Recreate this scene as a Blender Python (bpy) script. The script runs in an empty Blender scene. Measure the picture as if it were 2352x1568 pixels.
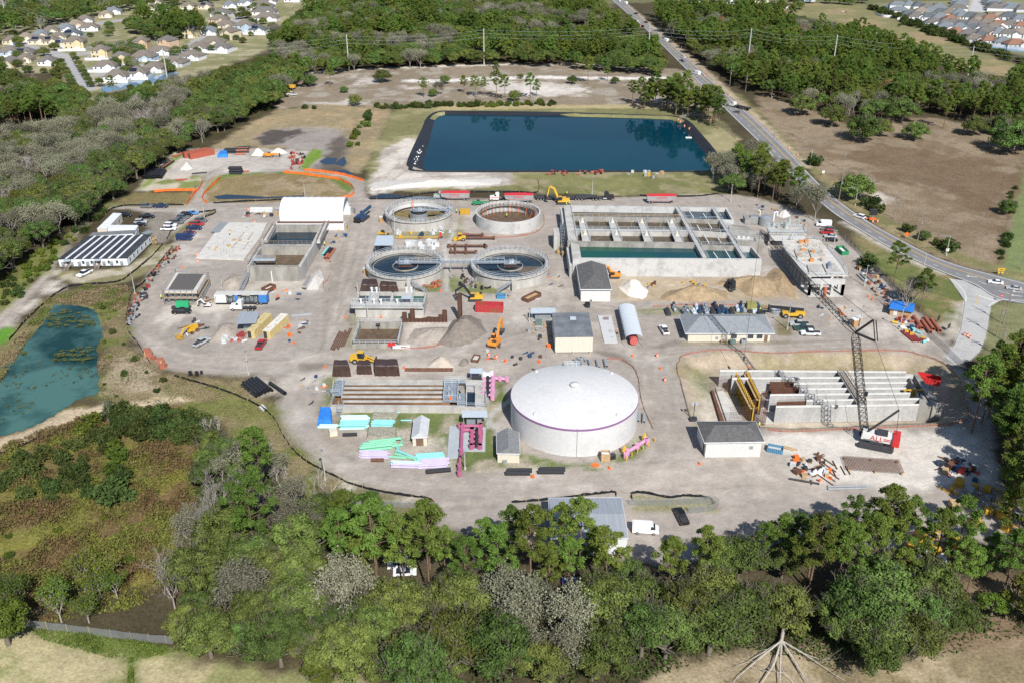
import bpy,math,random
import numpy as np
from mathutils import Vector,Matrix
S=bpy.context.scene
COL=S.collection
PI=math.pi
R=math.radians
rnd=random.Random(7)
FPX,PITCH,CH=2182.0,R(27.5),130.0
SUN_EL,SUN_AZ=R(43),R(17)
cd=bpy.data.cameras.new('camera');cam=bpy.data.objects.new('camera',cd);COL.objects.link(cam)
cam.location=(0,0,CH);cam.rotation_euler=(PI/2-PITCH,0,0)
cd.sensor_width=36;cd.lens=36*FPX/2352;cd.clip_start=1;cd.clip_end=8000
S.camera=cam
W=bpy.data.worlds.new('World');S.world=W;W.use_nodes=True
nt=W.node_tree;sk=nt.nodes.new('ShaderNodeTexSky');sk.sky_type='NISHITA';sk.sun_disc=False
sk.sun_elevation=SUN_EL;sk.sun_rotation=PI-SUN_AZ;sk.air_density=1.0;sk.dust_density=0.6;sk.ozone_density=1.5
nt.links.new(sk.outputs[0],nt.nodes['Background'].inputs[0]);nt.nodes['Background'].inputs[1].default_value=0.085
sl=bpy.data.lights.new('sun','SUN');sun=bpy.data.objects.new('sun',sl);COL.objects.link(sun)
sl.energy=5.0;sl.angle=R(0.53);sl.color=(1.0,0.955,0.89)
sdir=Vector((math.sin(SUN_AZ)*math.cos(SUN_EL),-math.cos(SUN_AZ)*math.cos(SUN_EL),math.sin(SUN_EL)))
sun.rotation_euler=sdir.to_track_quat('Z','Y').to_euler();sun.location=(60,-60,200)
S.view_settings.view_transform='Standard';S.view_settings.look='None';S.view_settings.exposure=0.34
S.view_settings.gamma=1;S.view_settings.use_curve_mapping=False
S.cycles.max_bounces=6;S.cycles.diffuse_bounces=2;S.cycles.glossy_bounces=2;S.cycles.transmission_bounces=2
S.cycles.transparent_max_bounces=16;S.cycles.use_denoising=False;S.cycles.pixel_filter_type='BLACKMAN_HARRIS'
S.render.film_transparent=False
CP,SP=math.cos(PITCH),math.sin(PITCH)
def G(u,v,z=0.0):
 dx=(u-1176)/FPX;dy=-(v-784)/FPX
 t=(z-CH)/(dy*CP-SP)
 return(dx*t,(dy*SP+CP)*t)
def G3(u,v,z=0.0):
 x,y=G(u,v,z);return(x,y,z)
def GP(pts,z=0.0):return[G(u,v,z)for u,v in pts]
def away(a,b):
 ax,ay=G(*a);bx,by=G(*b);return math.atan2(by-ay,bx-ax)
MATS={}
def pm(name,col,rough=0.8,var=0.15,scale=0.6,metal=0.0,col2=None,streak=None,fine=0.0,spec=0.3,rnd_hue=0.0,mix=0.5,trans=0.0):
 if name in MATS:return MATS[name]
 m=bpy.data.materials.new(name);m.use_nodes=True;n=m.node_tree.nodes;L=m.node_tree.links
 b=n['Principled BSDF'];b.inputs['Roughness'].default_value=rough;b.inputs['Metallic'].default_value=metal
 b.inputs['Specular IOR Level'].default_value=spec
 tc=n.new('ShaderNodeTexCoord');src=tc.outputs['Object']
 if streak:
  mp=n.new('ShaderNodeMapping');mp.inputs['Scale'].default_value=streak;L.new(src,mp.inputs[0]);src=mp.outputs[0]
 no=n.new('ShaderNodeTexNoise');no.inputs['Scale'].default_value=scale;no.inputs['Detail'].default_value=5;no.inputs['Roughness'].default_value=0.65
 L.new(src,no.inputs['Vector'])
 rp=n.new('ShaderNodeValToRGB');L.new(no.outputs['Fac'],rp.inputs[0])
 c=np.array(col[:3],float);c2=np.array(col2[:3],float)if col2 else None
 lo=c*(1-var);hi=np.minimum(c*(1+var),0.95)
 e=rp.color_ramp.elements
 if c2 is None:
  e[0].position=0.32;e[0].color=(*lo,1);e[1].position=0.68;e[1].color=(*hi,1)
 else:
  e[0].position=mix-0.07;e[0].color=(*c,1);e[1].position=mix+0.07;e[1].color=(*c2,1)
 out=rp.outputs[0]
 if fine:
  n2=n.new('ShaderNodeTexNoise');n2.inputs['Scale'].default_value=scale*9;n2.inputs['Detail'].default_value=3;L.new(tc.outputs['Object'],n2.inputs['Vector'])
  r2=n.new('ShaderNodeMapRange');r2.inputs['From Min'].default_value=0.3;r2.inputs['From Max'].default_value=0.7
  r2.inputs['To Min'].default_value=1-fine;r2.inputs['To Max'].default_value=1+fine;L.new(n2.outputs['Fac'],r2.inputs[0])
  mx=n.new('ShaderNodeVectorMath');mx.operation='SCALE';L.new(out,mx.inputs[0]);L.new(r2.outputs[0],mx.inputs['Scale']);out=mx.outputs[0]
 if rnd_hue:
  oi=n.new('ShaderNodeObjectInfo');hs=n.new('ShaderNodeHueSaturation')
  a=n.new('ShaderNodeMapRange');a.inputs['To Min'].default_value=0.5-rnd_hue*0.35;a.inputs['To Max'].default_value=0.5+rnd_hue*0.25;L.new(oi.outputs['Random'],a.inputs[0]);L.new(a.outputs[0],hs.inputs['Hue'])
  mu=n.new('ShaderNodeMath');mu.operation='MULTIPLY';mu.inputs[1].default_value=7.13;L.new(oi.outputs['Random'],mu.inputs[0])
  fr=n.new('ShaderNodeMath');fr.operation='FRACT';L.new(mu.outputs[0],fr.inputs[0])
  v=n.new('ShaderNodeMapRange');v.inputs['To Min'].default_value=0.68;v.inputs['To Max'].default_value=1.35;L.new(fr.outputs[0],v.inputs[0]);L.new(v.outputs[0],hs.inputs['Value'])
  L.new(out,hs.inputs['Color']);out=hs.outputs[0]
 L.new(out,b.inputs['Base Color'])
 if trans:
  tr=n.new('ShaderNodeBsdfTranslucent');L.new(out,tr.inputs['Color']);ms=n.new('ShaderNodeMixShader');ms.inputs[0].default_value=trans
  L.new(b.outputs[0],ms.inputs[1]);L.new(tr.outputs[0],ms.inputs[2]);L.new(ms.outputs[0],n['Material Output'].inputs['Surface'])
 MATS[name]=m
 return m
def paint(name,col,rough=0.35):return pm(name,col,rough,0.06,0.8,spec=0.5)
ROOT={}
class MB:
 def __init__(s):s.v=[];s.f=[]
 def add(s,vs,fs):
  o=len(s.v);s.v.extend([tuple(p)for p in vs]);s.f.extend([tuple(o+i for i in f)for f in fs]);return s
 def box(s,x,y,z,sx,sy,sz,rz=0.0):
  c,n=math.cos(rz),math.sin(rz);vs=[]
  for dz in(0,sz):
   for dx,dy in((-.5,-.5),(.5,-.5),(.5,.5),(-.5,.5)):
    a,b=dx*sx,dy*sy;vs.append((x+a*c-b*n,y+a*n+b*c,z+dz))
  return s.add(vs,[(3,2,1,0),(4,5,6,7),(0,1,5,4),(1,2,6,5),(2,3,7,6),(3,0,4,7)])
 def prism(s,poly,z0,z1,inset=0.0):
  n=len(poly);cx=sum(p[0]for p in poly)/n;cy=sum(p[1]for p in poly)/n
  top=[(p[0]+(cx-p[0])*inset,p[1]+(cy-p[1])*inset,z1)for p in poly]
  a=sum(poly[i][0]*poly[(i+1)%n][1]-poly[(i+1)%n][0]*poly[i][1]for i in range(n))
  idx=list(range(n))if a>0 else list(range(n-1,-1,-1))
  fs=[tuple(n+i for i in idx),tuple(reversed(idx))]
  for k in range(n):
   i,j=idx[k],idx[(k+1)%n];fs.append((i,j,n+j,n+i))
  return s.add([(p[0],p[1],z0)for p in poly]+top,fs)
 def beam(s,p,q,w,h=None,up=(0,0,1)):
  p=Vector(p);q=Vector(q);d=(q-p)
  if d.length<1e-6:return s
  d.normalize();u=Vector(up)
  if abs(d.dot(u))>0.97:u=Vector((0,1,0))
  a=d.cross(u).normalized();b=a.cross(d).normalized();h=h or w;vs=[]
  for e in(p,q):
   for i,j in((-1,-1),(1,-1),(1,1),(-1,1)):vs.append(e+a*(i*w/2)+b*(j*h/2))
  return s.add(vs,[(0,1,2,3),(7,6,5,4),(0,4,5,1),(1,5,6,2),(2,6,7,3),(3,7,4,0)])
 def cyl(s,p,q,r0,r1=None,n=8,caps=True,hollow=False):
  p=Vector(p);q=Vector(q);d=q-p
  if d.length<1e-6:return s
  d.normalize();u=Vector((0,0,1))if abs(d.z)<0.97 else Vector((0,1,0))
  a=d.cross(u).normalized();b=a.cross(d).normalized();r1=r0 if r1 is None else r1
  vs=[p+(a*math.cos(2*PI*i/n)+b*math.sin(2*PI*i/n))*r0 for i in range(n)]+[q+(a*math.cos(2*PI*i/n)+b*math.sin(2*PI*i/n))*r1 for i in range(n)]
  fs=[(i,n+i,n+(i+1)%n,(i+1)%n)for i in range(n)]
  if hollow:
   k=0.86;vs+=[p+(a*math.cos(2*PI*i/n)+b*math.sin(2*PI*i/n))*r0*k for i in range(n)]+[q+(a*math.cos(2*PI*i/n)+b*math.sin(2*PI*i/n))*r1*k for i in range(n)]
   fs+=[(2*n+i,2*n+(i+1)%n,3*n+(i+1)%n,3*n+i)for i in range(n)]
   fs+=[(i,(i+1)%n,2*n+(i+1)%n,2*n+i)for i in range(n)]+[(n+i,3*n+i,3*n+(i+1)%n,n+(i+1)%n)for i in range(n)]
  elif caps:fs+=[tuple(range(n)),tuple(range(2*n-1,n-1,-1))]
  return s.add(vs,fs)
 def tube(s,pts,r,n=5):
  for a,b in zip(pts,pts[1:]):s.cyl(a,b,r,r,n)
  return s
 def lathe(s,cx,cy,prof,n=32,a0=0.0,a1=2*PI):
  full=abs(a1-a0-2*PI)<1e-6;m=n if full else n+1;vs=[]
  for r,z in prof:
   for i in range(m):
    t=a0+(a1-a0)*i/n;vs.append((cx+r*math.cos(t),cy+r*math.sin(t),z))
  fs=[]
  for k in range(len(prof)-1):
   for i in range(n):
    j=(i+1)%m;fs.append((k*m+i,k*m+j,(k+1)*m+j,(k+1)*m+i))
  return s.add(vs,fs)
 def wall(s,pts,th,z0,z1,closed=False):
  q=list(pts)+([pts[0]]if closed else[])
  for a,b in zip(q,q[1:]):
   d=math.hypot(b[0]-a[0],b[1]-a[1])
   s.box((a[0]+b[0])/2,(a[1]+b[1])/2,z0,d+(th*0.98 if True else 0),th,z1-z0,math.atan2(b[1]-a[1],b[0]-a[0]))
  return s
 def strip(s,pts,w,z=0.0):
  n=len(pts);vs=[];fs=[]
  for i,p in enumerate(pts):
   a=pts[max(i-1,0)];b=pts[min(i+1,n-1)];d=Vector((b[0]-a[0],b[1]-a[1]));d.normalize()
   vs+=[(p[0]-d.y*w/2,p[1]+d.x*w/2,z),(p[0]+d.y*w/2,p[1]-d.x*w/2,z)]
  return s.add(vs,[(2*i+1,2*i+3,2*i+2,2*i)for i in range(n-1)])
 def fence(s,pts,h,th=0.05,z=0.0,lean=0.0,jag=0.0):
  vs=[];fs=[]
  for i,p in enumerate(pts):
   k=h*(1-jag*rnd.random());ox=lean*rnd.uniform(-1,1);oy=lean*rnd.uniform(-1,1)
   vs+=[(p[0],p[1]-th,z),(p[0]+ox,p[1]+oy-th,z+k),(p[0]+ox,p[1]+oy+th,z+k),(p[0],p[1]+th,z)]
  for i in range(len(pts)-1):
   a=4*i;b=a+4;fs+=[(a,b,b+1,a+1),(a+1,b+1,b+2,a+2),(a+2,b+2,b+3,a+3)]
  return s.add(vs,fs)
 def rail(s,pts,h=1.1,r=0.035,gap=2.0,mid=True):
  for a,b in zip(pts,pts[1:]):
   A=Vector(a);B=Vector(b);k=max(1,int((B-A).length/gap))
   for hh in((h,h*0.52)if mid else(h,)):s.beam(A+Vector((0,0,hh)),B+Vector((0,0,hh)),r*2)
   for i in range(k+1):
    p=A.lerp(B,i/k);s.beam(p,p+Vector((0,0,h)),r*2)
  return s
 def heap(s,pts,h,seed=0,n=9):
  cx=sum(p[0]for p in pts)/len(pts);cy=sum(p[1]for p in pts)/len(pts);rr=random.Random(seed);m=28;vs=[];fs=[]
  per=[]
  for i in range(m):
   t=i/m*len(pts);a=pts[int(t)%len(pts)];b=pts[(int(t)+1)%len(pts)];f=t-int(t);per.append((a[0]+(b[0]-a[0])*f,a[1]+(b[1]-a[1])*f))
  for k in range(n):
   t=k/(n-1)
   for i,p in enumerate(per):
    w=(0.5+0.5*math.cos(PI*t))**0.8;z=h*w*(0.86+0.28*rr.random())-0.06 if k<n-1 else-0.08
    j=1+0.06*rr.uniform(-1,1);tt=max(t,0.02)*j;vs.append((cx+(p[0]-cx)*tt,cy+(p[1]-cy)*tt,z if k else h))
  for k in range(n-1):
   for i in range(m):
    j=(i+1)%m;fs.append((k*m+i,(k+1)*m+i,(k+1)*m+j,k*m+j))
  return s.add(vs,fs)
 def build(s,name,mat,parent=None,at=None,smooth=False):
  if parent is not None:o0=ROOT.get(parent.name,(0,0,0))
  elif at is not None:o0=at
  elif s.v:
   xs=[p[0]for p in s.v];ys=[p[1]for p in s.v];o0=((min(xs)+max(xs))/2,(min(ys)+max(ys))/2,min(p[2]for p in s.v))
  else:o0=(0,0,0)
  me=bpy.data.meshes.new(name);me.from_pydata([(p[0]-o0[0],p[1]-o0[1],p[2]-o0[2])for p in s.v],[],s.f)
  if smooth:me.polygons.foreach_set('use_smooth',[True]*len(me.polygons))
  if mat:me.materials.append(mat)
  o=bpy.data.objects.new(name,me);COL.objects.link(o);ROOT[o.name]=o0
  if parent is not None:o.parent=parent
  else:o.location=o0
  return o
def tag(o,label,cat=None,group=None,kind=None):
 if label:o['label']=label
 if cat:o['category']=cat
 if group:o['group']=group
 if kind:o['kind']=kind
 return o
def thing(name,label,cat,loc=(0,0,0),rz=0.0,group=None,local=False):
 o=bpy.data.objects.new(name,None);COL.objects.link(o);o.empty_display_size=0.5
 if len(loc)==2:loc=(loc[0],loc[1],0.0)
 o.location=loc;o.rotation_euler=(0,0,rz);ROOT[o.name]=(0,0,0)if local else tuple(loc)
 return tag(o,label,cat,group)
def dup(root,loc,rz=0.0,label=None,group=None,sc=None,mats=None):
 kids={}
 for ch in root.children_recursive:kids.setdefault(ch.parent.name,[]).append(ch)
 def cp(o,par):
  c=o.copy();COL.objects.link(c)
  if par is not None:c.parent=par
  if mats and c.data is not None and o.name.split('.')[0]in mats:
   c.material_slots[0].link='OBJECT';c.material_slots[0].material=mats[o.name.split('.')[0]]
  for k in kids.get(o.name,[]):cp(k,c)
  return c
 r=cp(root,None);r.location=loc if len(loc)==3 else(loc[0],loc[1],0.0);r.rotation_euler=(0,0,rz)
 if sc:r.scale=(sc,sc,sc)if not isinstance(sc,tuple)else sc
 if label:r['label']=label
 if group:r['group']=group
 return r
def drop(root):
 for ch in list(root.children_recursive):bpy.data.objects.remove(ch)
 bpy.data.objects.remove(root)
def seg_axis(parts):
 out=[]
 for a,b,st0,st1 in parts:
  x=a
  while x<b-1e-6:
   out.append(x);f=(x-a)/(b-a);x+=st0+(st1-st0)*f
 out.append(parts[-1][1]);return np.array(out)
gx=seg_axis([(-3000,-540,90,90),(-540,-270,3.2,3.2),(-270,270,.9,.9),(270,540,3.2,3.2),(540,3000,90,90)])
gy=seg_axis([(40,100,6,6),(100,430,.75,.95),(430,1000,1.0,3.4),(1000,4500,20,200)])
NX,NY=len(gx),len(gy)
VX=np.repeat(gx[None,:],NY,0).ravel();VY=np.repeat(gy[:,None],NX,1).ravel()
VZ=np.zeros_like(VX)
def hsh(i,j,s):
 n=(i*374761393+j*668265263+s*1274126177)&0xffffffff;n=((n^(n>>13))*1274126177)&0xffffffff
 return((n^(n>>16))&0xffff)/65535.0
def vnoise(x,y,sc,s=0):
 x=x/sc+1000.5;y=y/sc+1000.5;i=np.floor(x).astype(np.int64);j=np.floor(y).astype(np.int64);fx=x-i;fy=y-j
 fx=fx*fx*(3-2*fx);fy=fy*fy*(3-2*fy)
 a=hsh(i,j,s);b=hsh(i+1,j,s);c=hsh(i,j+1,s);d=hsh(i+1,j+1,s)
 return(a+(b-a)*fx)*(1-fy)+(c+(d-c)*fx)*fy
def fbm(x,y,sc,s=0,o=4):
 t=0;w=0;a=1.0
 for k in range(o):t=t+a*vnoise(x,y,sc/2**k,s+k*17);w+=a;a*=0.55
 return t/w
N_A=fbm(VX,VY,28,1);N_B=fbm(VX,VY,9,5);N_C=fbm(VX,VY,3.2,9,3);N_D=fbm(VX,VY,60,13,4)
VC=np.zeros((len(VX),3));VC[:]=(0.07,0.058,0.034)
VC*=(0.7+0.6*N_B)[:,None]
GRASS=np.full(len(VX),0.8)
def sdist(poly,x,y):
 n=len(poly);d=np.full(len(x),1e9);ins=np.zeros(len(x),bool)
 for i in range(n):
  ax,ay=poly[i];bx,by=poly[(i+1)%n];ex,ey=bx-ax,by-ay;L2=ex*ex+ey*ey+1e-9
  t=np.clip(((x-ax)*ex+(y-ay)*ey)/L2,0,1);d=np.minimum(d,np.hypot(x-ax-ex*t,y-ay-ey*t))
  c=((ay>y)!=(by>y))&(x<(bx-ax)*(y-ay)/((by-ay)if by!=ay else 1e-9)+ax);ins^=c
 return np.where(ins,d,-d)
def near(poly,m):
 xs=[p[0]for p in poly];ys=[p[1]for p in poly]
 return np.where((VX>min(xs)-m)&(VX<max(xs)+m)&(VY>min(ys)-m)&(VY<max(ys)+m))[0]
def lay(uv,col,soft=1.5,ragged=2.0,a=1.0,var=0.3,grass=None,col2=None,thr=0.5,patch=N_B,z=0.0):
 poly=GP(uv,z);ix=near(poly,soft+ragged+2)
 if not len(ix):return
 d=sdist(poly,VX[ix],VY[ix])+ragged*(N_B[ix]-0.5)*2+ragged*0.7*(N_C[ix]-0.5)*2
 w=np.clip(d/soft*0.5+0.5,0,1)*a;c=np.array(col)[None,:]*(1-var+2*var*(0.6*N_A[ix]+0.4*N_C[ix]))[:,None]
 if col2 is not None:
  k=np.clip((patch[ix]-thr)*9+0.5,0,1)[:,None];c=c*(1-k)+np.array(col2)[None,:]*(0.8+0.4*N_C[ix])[:,None]*k
 VC[ix]=VC[ix]*(1-w[:,None])+c*w[:,None]
 if grass is not None:GRASS[ix]=GRASS[ix]*(1-w)+grass*w
def lay_line(uv,w,col,soft=0.8,ragged=0.6,a=1.0,grass=None,var=0.2,world=False):
 pts=uv if world else GP(uv);ix=near(pts,w+soft+2)
 if not len(ix):return
 d=np.full(len(ix),1e9);x,y=VX[ix],VY[ix]
 for(ax,ay),(bx,by)in zip(pts,pts[1:]):
  ex,ey=bx-ax,by-ay;L2=ex*ex+ey*ey+1e-9;t=np.clip(((x-ax)*ex+(y-ay)*ey)/L2,0,1);d=np.minimum(d,np.hypot(x-ax-ex*t,y-ay-ey*t))
 k=np.clip((w/2-d+ragged*(N_C[ix]-0.5)*2)/soft*0.5+0.5,0,1)*a;c=np.array(col)[None,:]*(1-var+2*var*N_C[ix])[:,None]
 VC[ix]=VC[ix]*(1-k[:,None])+c*k[:,None]
 if grass is not None:GRASS[ix]=GRASS[ix]*(1-k)+grass*k
def smooth(pts,n=5):
 out=[]
 for i in range(len(pts)-1):
  p0=pts[max(i-1,0)];p1=pts[i];p2=pts[i+1];p3=pts[min(i+2,len(pts)-1)]
  for k in range(n):
   t=k/n;out.append(tuple(0.5*((2*b)+(-a+c)*t+(2*a-5*b+4*c-d)*t*t+(-a+3*b-3*c+d)*t**3)for a,b,c,d in zip(p0,p1,p2,p3)))
 out.append(tuple(pts[-1]));return out
RUTS=[]
def ruts(uv,w,n,seed=0,a=0.45):
 rr=random.Random(seed);pts=smooth(GP(uv),8)
 for k in range(n):
  off=rr.uniform(-w/2,w/2);q=[]
  for i,p in enumerate(pts):
   b=pts[min(i+1,len(pts)-1)];c=pts[max(i-1,0)];L=math.hypot(b[0]-c[0],b[1]-c[1])+1e-6
   o2=off+0.5*math.sin(i*0.35+k);q.append((p[0]-(b[1]-c[1])/L*o2,p[1]+(b[0]-c[0])/L*o2))
  s=rr.randrange(0,max(1,len(q)//2));e=min(len(q),s+rr.randrange(max(4,len(q)//3),len(q)+1))
  RUTS.append((q[s:e],rr.uniform(.3,.6),rr.random()<.5));lay_line(q[s:e],rr.uniform(.35,.8),(.42,.38,.33)if rr.random()<.55 else(.22,.19,.155),.5,.25,a*rr.uniform(.5,1.1),world=True)
DIRT=(.325,.292,.262);SAND=(.50,.46,.41);DARK=(.20,.17,.14);TAN=(.30,.235,.15);OLV=(.155,.15,.062);GRN=(.085,.15,.03);LAWN=(.17,.19,.085);RUST=(.145,.10,.05)
lay([(-200,-5),(2600,-5),(2600,20),(1900,12),(1500,5),(600,60),(-200,60)],(.14,.14,.07),6,8)
lay([(0,20),(420,-5),(720,-5),(700,60),(640,105),(520,150),(430,190),(230,215),(205,280),(150,170),(0,165)],(.20,.20,.10),4,5,grass=.7,col2=(.30,.27,.17),thr=.55)
lay([(1800,6),(1990,12),(2070,50),(2200,100),(2360,158),(2360,185),(2200,160),(2120,130),(2000,90),(1940,60),(1800,30)],(.205,.195,.095),3,3,grass=.6,col2=(.27,.215,.125),thr=.52,patch=N_A)
lay([(2000,8),(2360,-4),(2360,132),(2180,86),(2060,48)],(.2,.2,.11),3,3,grass=.5)
lay([(640,205),(690,172),(800,163),(1000,150),(1180,146),(1400,150),(1560,158),(1660,200),(1660,258),(1300,250),(900,245),(640,250)],(.225,.185,.135),2,3,grass=.95,col2=(.30,.265,.22),thr=.58)
for q in([(700,168),(860,158),(1000,153),(1170,148),(1240,149),(1330,147),(1400,151),(1470,163)],):lay_line(q,5,(.60,.55,.48),2,2,.9,.1)
lay_line([(945,186),(1010,187),(1100,181),(1250,178),(1400,180),(1520,181)],8,(.62,.59,.55),2,3,.95,.1)
for q in([(1120,188),(1260,190),(1330,200),(1340,212),(1180,215),(1110,208)],[(1170,193),(1350,205),(1320,222),(1200,218)],[(735,238),(800,232),(820,242),(760,246)],[(820,178),(880,174),(860,190),(820,192)],[(920,200),(960,200),(950,206),(920,206)]):lay(q,(.60,.56,.52),3,6,.6,grass=.3)
lay([(480,345),(560,290),(640,252),(740,240),(860,245),(905,250),(880,320),(830,400),(800,400),(700,345),(560,340)],(.25,.205,.125),2,3,grass=.95,col2=(.31,.24,.145),thr=.55)
lay([(596,312),(640,293),(720,293),(790,300),(800,330),(780,370),(735,400),(700,350),(640,335),(600,335)],(.27,.245,.23),3,5,.9,grass=.2)
lay([(592,320),(625,297),(690,298),(700,306),(660,316),(625,333),(600,336)],(.07,.06,.055),2,5,.95,grass=.2)
lay([(760,320),(790,310),(800,335),(790,372),(800,400),(830,408),(770,405),(735,398),(750,350)],(.10,.085,.07),2,4,.9,grass=.1)
lay([(860,335),(905,250),(1000,240),(1300,247),(1620,245),(1700,320),(1660,380),(1640,450),(1400,448),(1180,440),(1000,440),(840,440),(840,390)],(.185,.18,.085),1.5,2,grass=.45,col2=(.28,.25,.14),thr=.55,patch=N_A)
lay([(1000,245),(1300,241),(1560,240),(1560,250),(1300,249),(1000,254)],(.40,.33,.18),1.5,2,.8,grass=.7)
lay([(845,430),(860,395),(880,345),(930,318),(970,320),(945,375),(960,393),(1090,393),(1175,400),(1170,425),(1080,436),(960,432),(845,452)],(.52,.48,.43),1.5,3,.95,grass=.05,col2=(.36,.32,.29),thr=.58)
for k,q in enumerate(([(955,330),(925,370),(890,405),(850,440)],[(965,335),(940,380),(905,410),(860,445)],[(1080,400),(960,405),(900,418),(850,440)],[(1160,402),(1000,412),(900,428)])):ruts(q,5,6,k,.5)
lay([(1400,393),(1650,393),(1680,445),(1400,450),(1180,442),(1190,400)],(.15,.155,.06),1.5,2,.8,grass=.4,col2=(.25,.22,.13),thr=.55)
lay([(1740,212),(1800,228),(1870,255),(1960,292),(2040,272),(2150,272),(2250,290),(2360,345),(2360,655),(2200,610),(2060,548),(1960,480),(1870,400),(1800,330),(1745,262)],(.235,.186,.13),2,3,grass=.95,col2=(.19,.145,.095),thr=.54)
lay([(1930,350),(2010,335),(2130,345),(2250,360),(2330,400),(2310,520),(2240,480),(2130,430),(2020,405)],(.135,.09,.055),4,12,.7,grass=1)
lay([(1995,445),(2020,442),(2050,460),(2025,478),(2000,468)],SAND,2,4,.8)
lay([(2352,380),(2335,420),(2318,520),(2300,600),(2296,650),(2400,690),(2400,380)],(.155,.19,.08),1.5,2,grass=.5)
lay([(2336,375),(2322,440),(2300,520),(2287,610),(2298,612),(2318,520),(2340,440),(2352,390)],(.14,.10,.06),1,2,.9,grass=1)
lay([(1640,205),(1700,230),(1770,300),(1850,385),(1905,440),(1960,482),(2020,518),(2120,572),(2230,612),(2360,648),(2360,630),(2230,590),(2130,545),(2040,500),(1980,462),(1930,425),(1870,380),(1800,310),(1700,215)],(.165,.16,.07),1.5,2,.9,grass=.6,col2=(.24,.2,.11),thr=.55)
lay_line([(1430,5),(1536,92),(1606,152),(1680,220),(1765,298),(1850,383)],5,(.40,.33,.24),1.5,1.5,.8)
lay([(1960,535),(2039,572),(2114,610),(2180,632),(2215,660),(2217,700),(2205,745),(2190,775),(2130,720),(2070,660),(2020,620),(1975,575)],(.115,.135,.045),1.5,2,grass=.6,col2=(.2,.17,.085),thr=.56)
lay([(2274,704),(2295,693),(2420,693),(2420,900),(2330,870),(2262,832),(2258,780)],(.185,.19,.095),1.5,2,grass=.5,col2=(.28,.25,.15),thr=.55,patch=N_A)
lay([(2170,745),(2205,700),(2212,720),(2205,770),(2180,790)],(.48,.44,.39),2,3,.8,grass=.2)
lay_line([(1940,512),(1984,538),(2050,577),(2114,608),(2170,628)],3,(.45,.41,.35),1.5,1.2,.9)
PLANT=[(245,478),(190,520),(125,610),(100,660),(40,720),(0,760),(-40,800),(-40,740),(30,690),(90,640),(200,500),(250,470),(420,468),(470,415),(455,400),(400,400),(340,440),(310,440),(350,400),(400,350),(430,342),(560,340),(700,345),(740,362),(710,395),(800,402),(835,412),(845,455),(1000,460),(1400,456),(1640,447),(1700,448),(1790,470),(1890,510),(1950,560),(2010,620),(2080,690),(2150,760),(2190,790),(2180,830),(2250,880),(2290,980),(2270,1100),(2352,1150),(2352,1240),(1900,1270),(1500,1300),(1200,1250),(1000,1210),(985,1165),(870,1125),(760,1090),(690,1050),(650,985),(630,940),(655,890),(600,862),(470,860),(390,850),(330,815),(300,770),(296,700),(320,670),(350,600),(400,555),(400,490)]
lay(PLANT,DIRT,1.2,1.5,.97,grass=.05,var=.26)
lay([(480,412),(520,400),(600,398),(700,395),(780,410),(810,430),(800,452),(700,464),(560,468),(475,466),(468,445)],(.21,.165,.085),1.2,2,grass=.9,col2=(.28,.22,.14),thr=.55)
lay([(475,440),(515,408),(620,398),(700,404),(760,412),(800,440),(812,435),(790,410),(700,396),(600,396),(505,403),(470,432)],(.10,.17,.035),1,1.5,.85,grass=.6)
lay([(312,438),(340,405),(378,372),(400,350),(420,352),(380,395),(460,402),(468,418),(435,436),(380,440)],(.46,.42,.33),1.2,2,grass=.3,col2=(.2,.22,.08),thr=.56)
lay([(312,438),(360,395),(420,345),(428,350),(385,392),(335,432)],(.17,.23,.05),1,1.5,.9,grass=.5)
lay([(265,470),(310,442),(440,442),(450,450),(425,474),(330,476)],(.19,.16,.075),1.2,2,grass=.9)
lay([(455,402),(400,412),(375,408),(400,372),(440,352),(540,345),(640,345),(700,348),(700,385),(640,392),(560,395),(500,400)],(.46,.43,.39),1.5,3,.8,grass=.05,col2=(.34,.31,.285),thr=.55)
lay([(700,365),(720,343),(742,347),(735,362),(715,378),(705,392),(690,390)],(.14,.23,.03),.8,1.5,.95,grass=.6)
lay([(330,490),(420,470),(470,478),(400,540),(380,560),(345,560)],(.36,.33,.30),1.5,2,.5)
lay([(395,540),(440,505),(490,484),(494,490),(450,512),(415,540),(390,552)],(.155,.145,.065),.8,1.2,.95,grass=.6)
lay([(345,562),(400,562),(385,590),(330,632),(290,652),(230,655),(200,655),(130,640),(128,622),(250,622),(320,600)],(.20,.185,.095),1,1.5,.95,grass=.6,col2=(.4,.36,.28),thr=.58)
lay([(398,565),(410,568),(350,640),(300,690),(296,690),(320,660),(370,600)],(.13,.13,.05),1,1.2,.95,grass=.7)
lay([(20,755),(100,680),(140,665),(135,645),(115,645),(60,700),(0,745)],SAND,2,3,.85)
lay([(345,735),(400,700),(560,690),(620,700),(560,712),(430,718),(380,752)],(.55,.51,.45),1.5,3,.85)
lay([(470,690),(640,640),(700,650),(640,700),(540,700)],(.48,.44,.38),2,3,.6)
lay([(580,660),(660,650),(720,640),(740,600),(760,560),(790,545),(760,620),(720,665),(690,680),(600,690)],(.44,.40,.35),2,3,.75)
lay([(765,560),(790,540),(800,590),(760,640),(740,640)],(.33,.29,.25),2,3,.7)
lay([(845,850),(1010,815),(1100,812),(1180,830),(1170,850),(900,868),(700,880),(680,860)],(.44,.40,.35),2,4,.7)
lay([(935,730),(1050,735),(1060,770),(1010,795),(930,792)],(.47,.43,.38),1.5,2,.8)
lay([(1060,690),(1320,640),(1320,700),(1260,720),(1150,740),(1100,700)],(.46,.42,.37),2,5,.5)
lay([(1400,640),(1460,636),(1800,640),(1830,660),(1840,690),(1500,692),(1410,690)],(.35,.28,.19),1.5,3,.9,grass=.1,col2=(.42,.36,.27),thr=.56)
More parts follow.
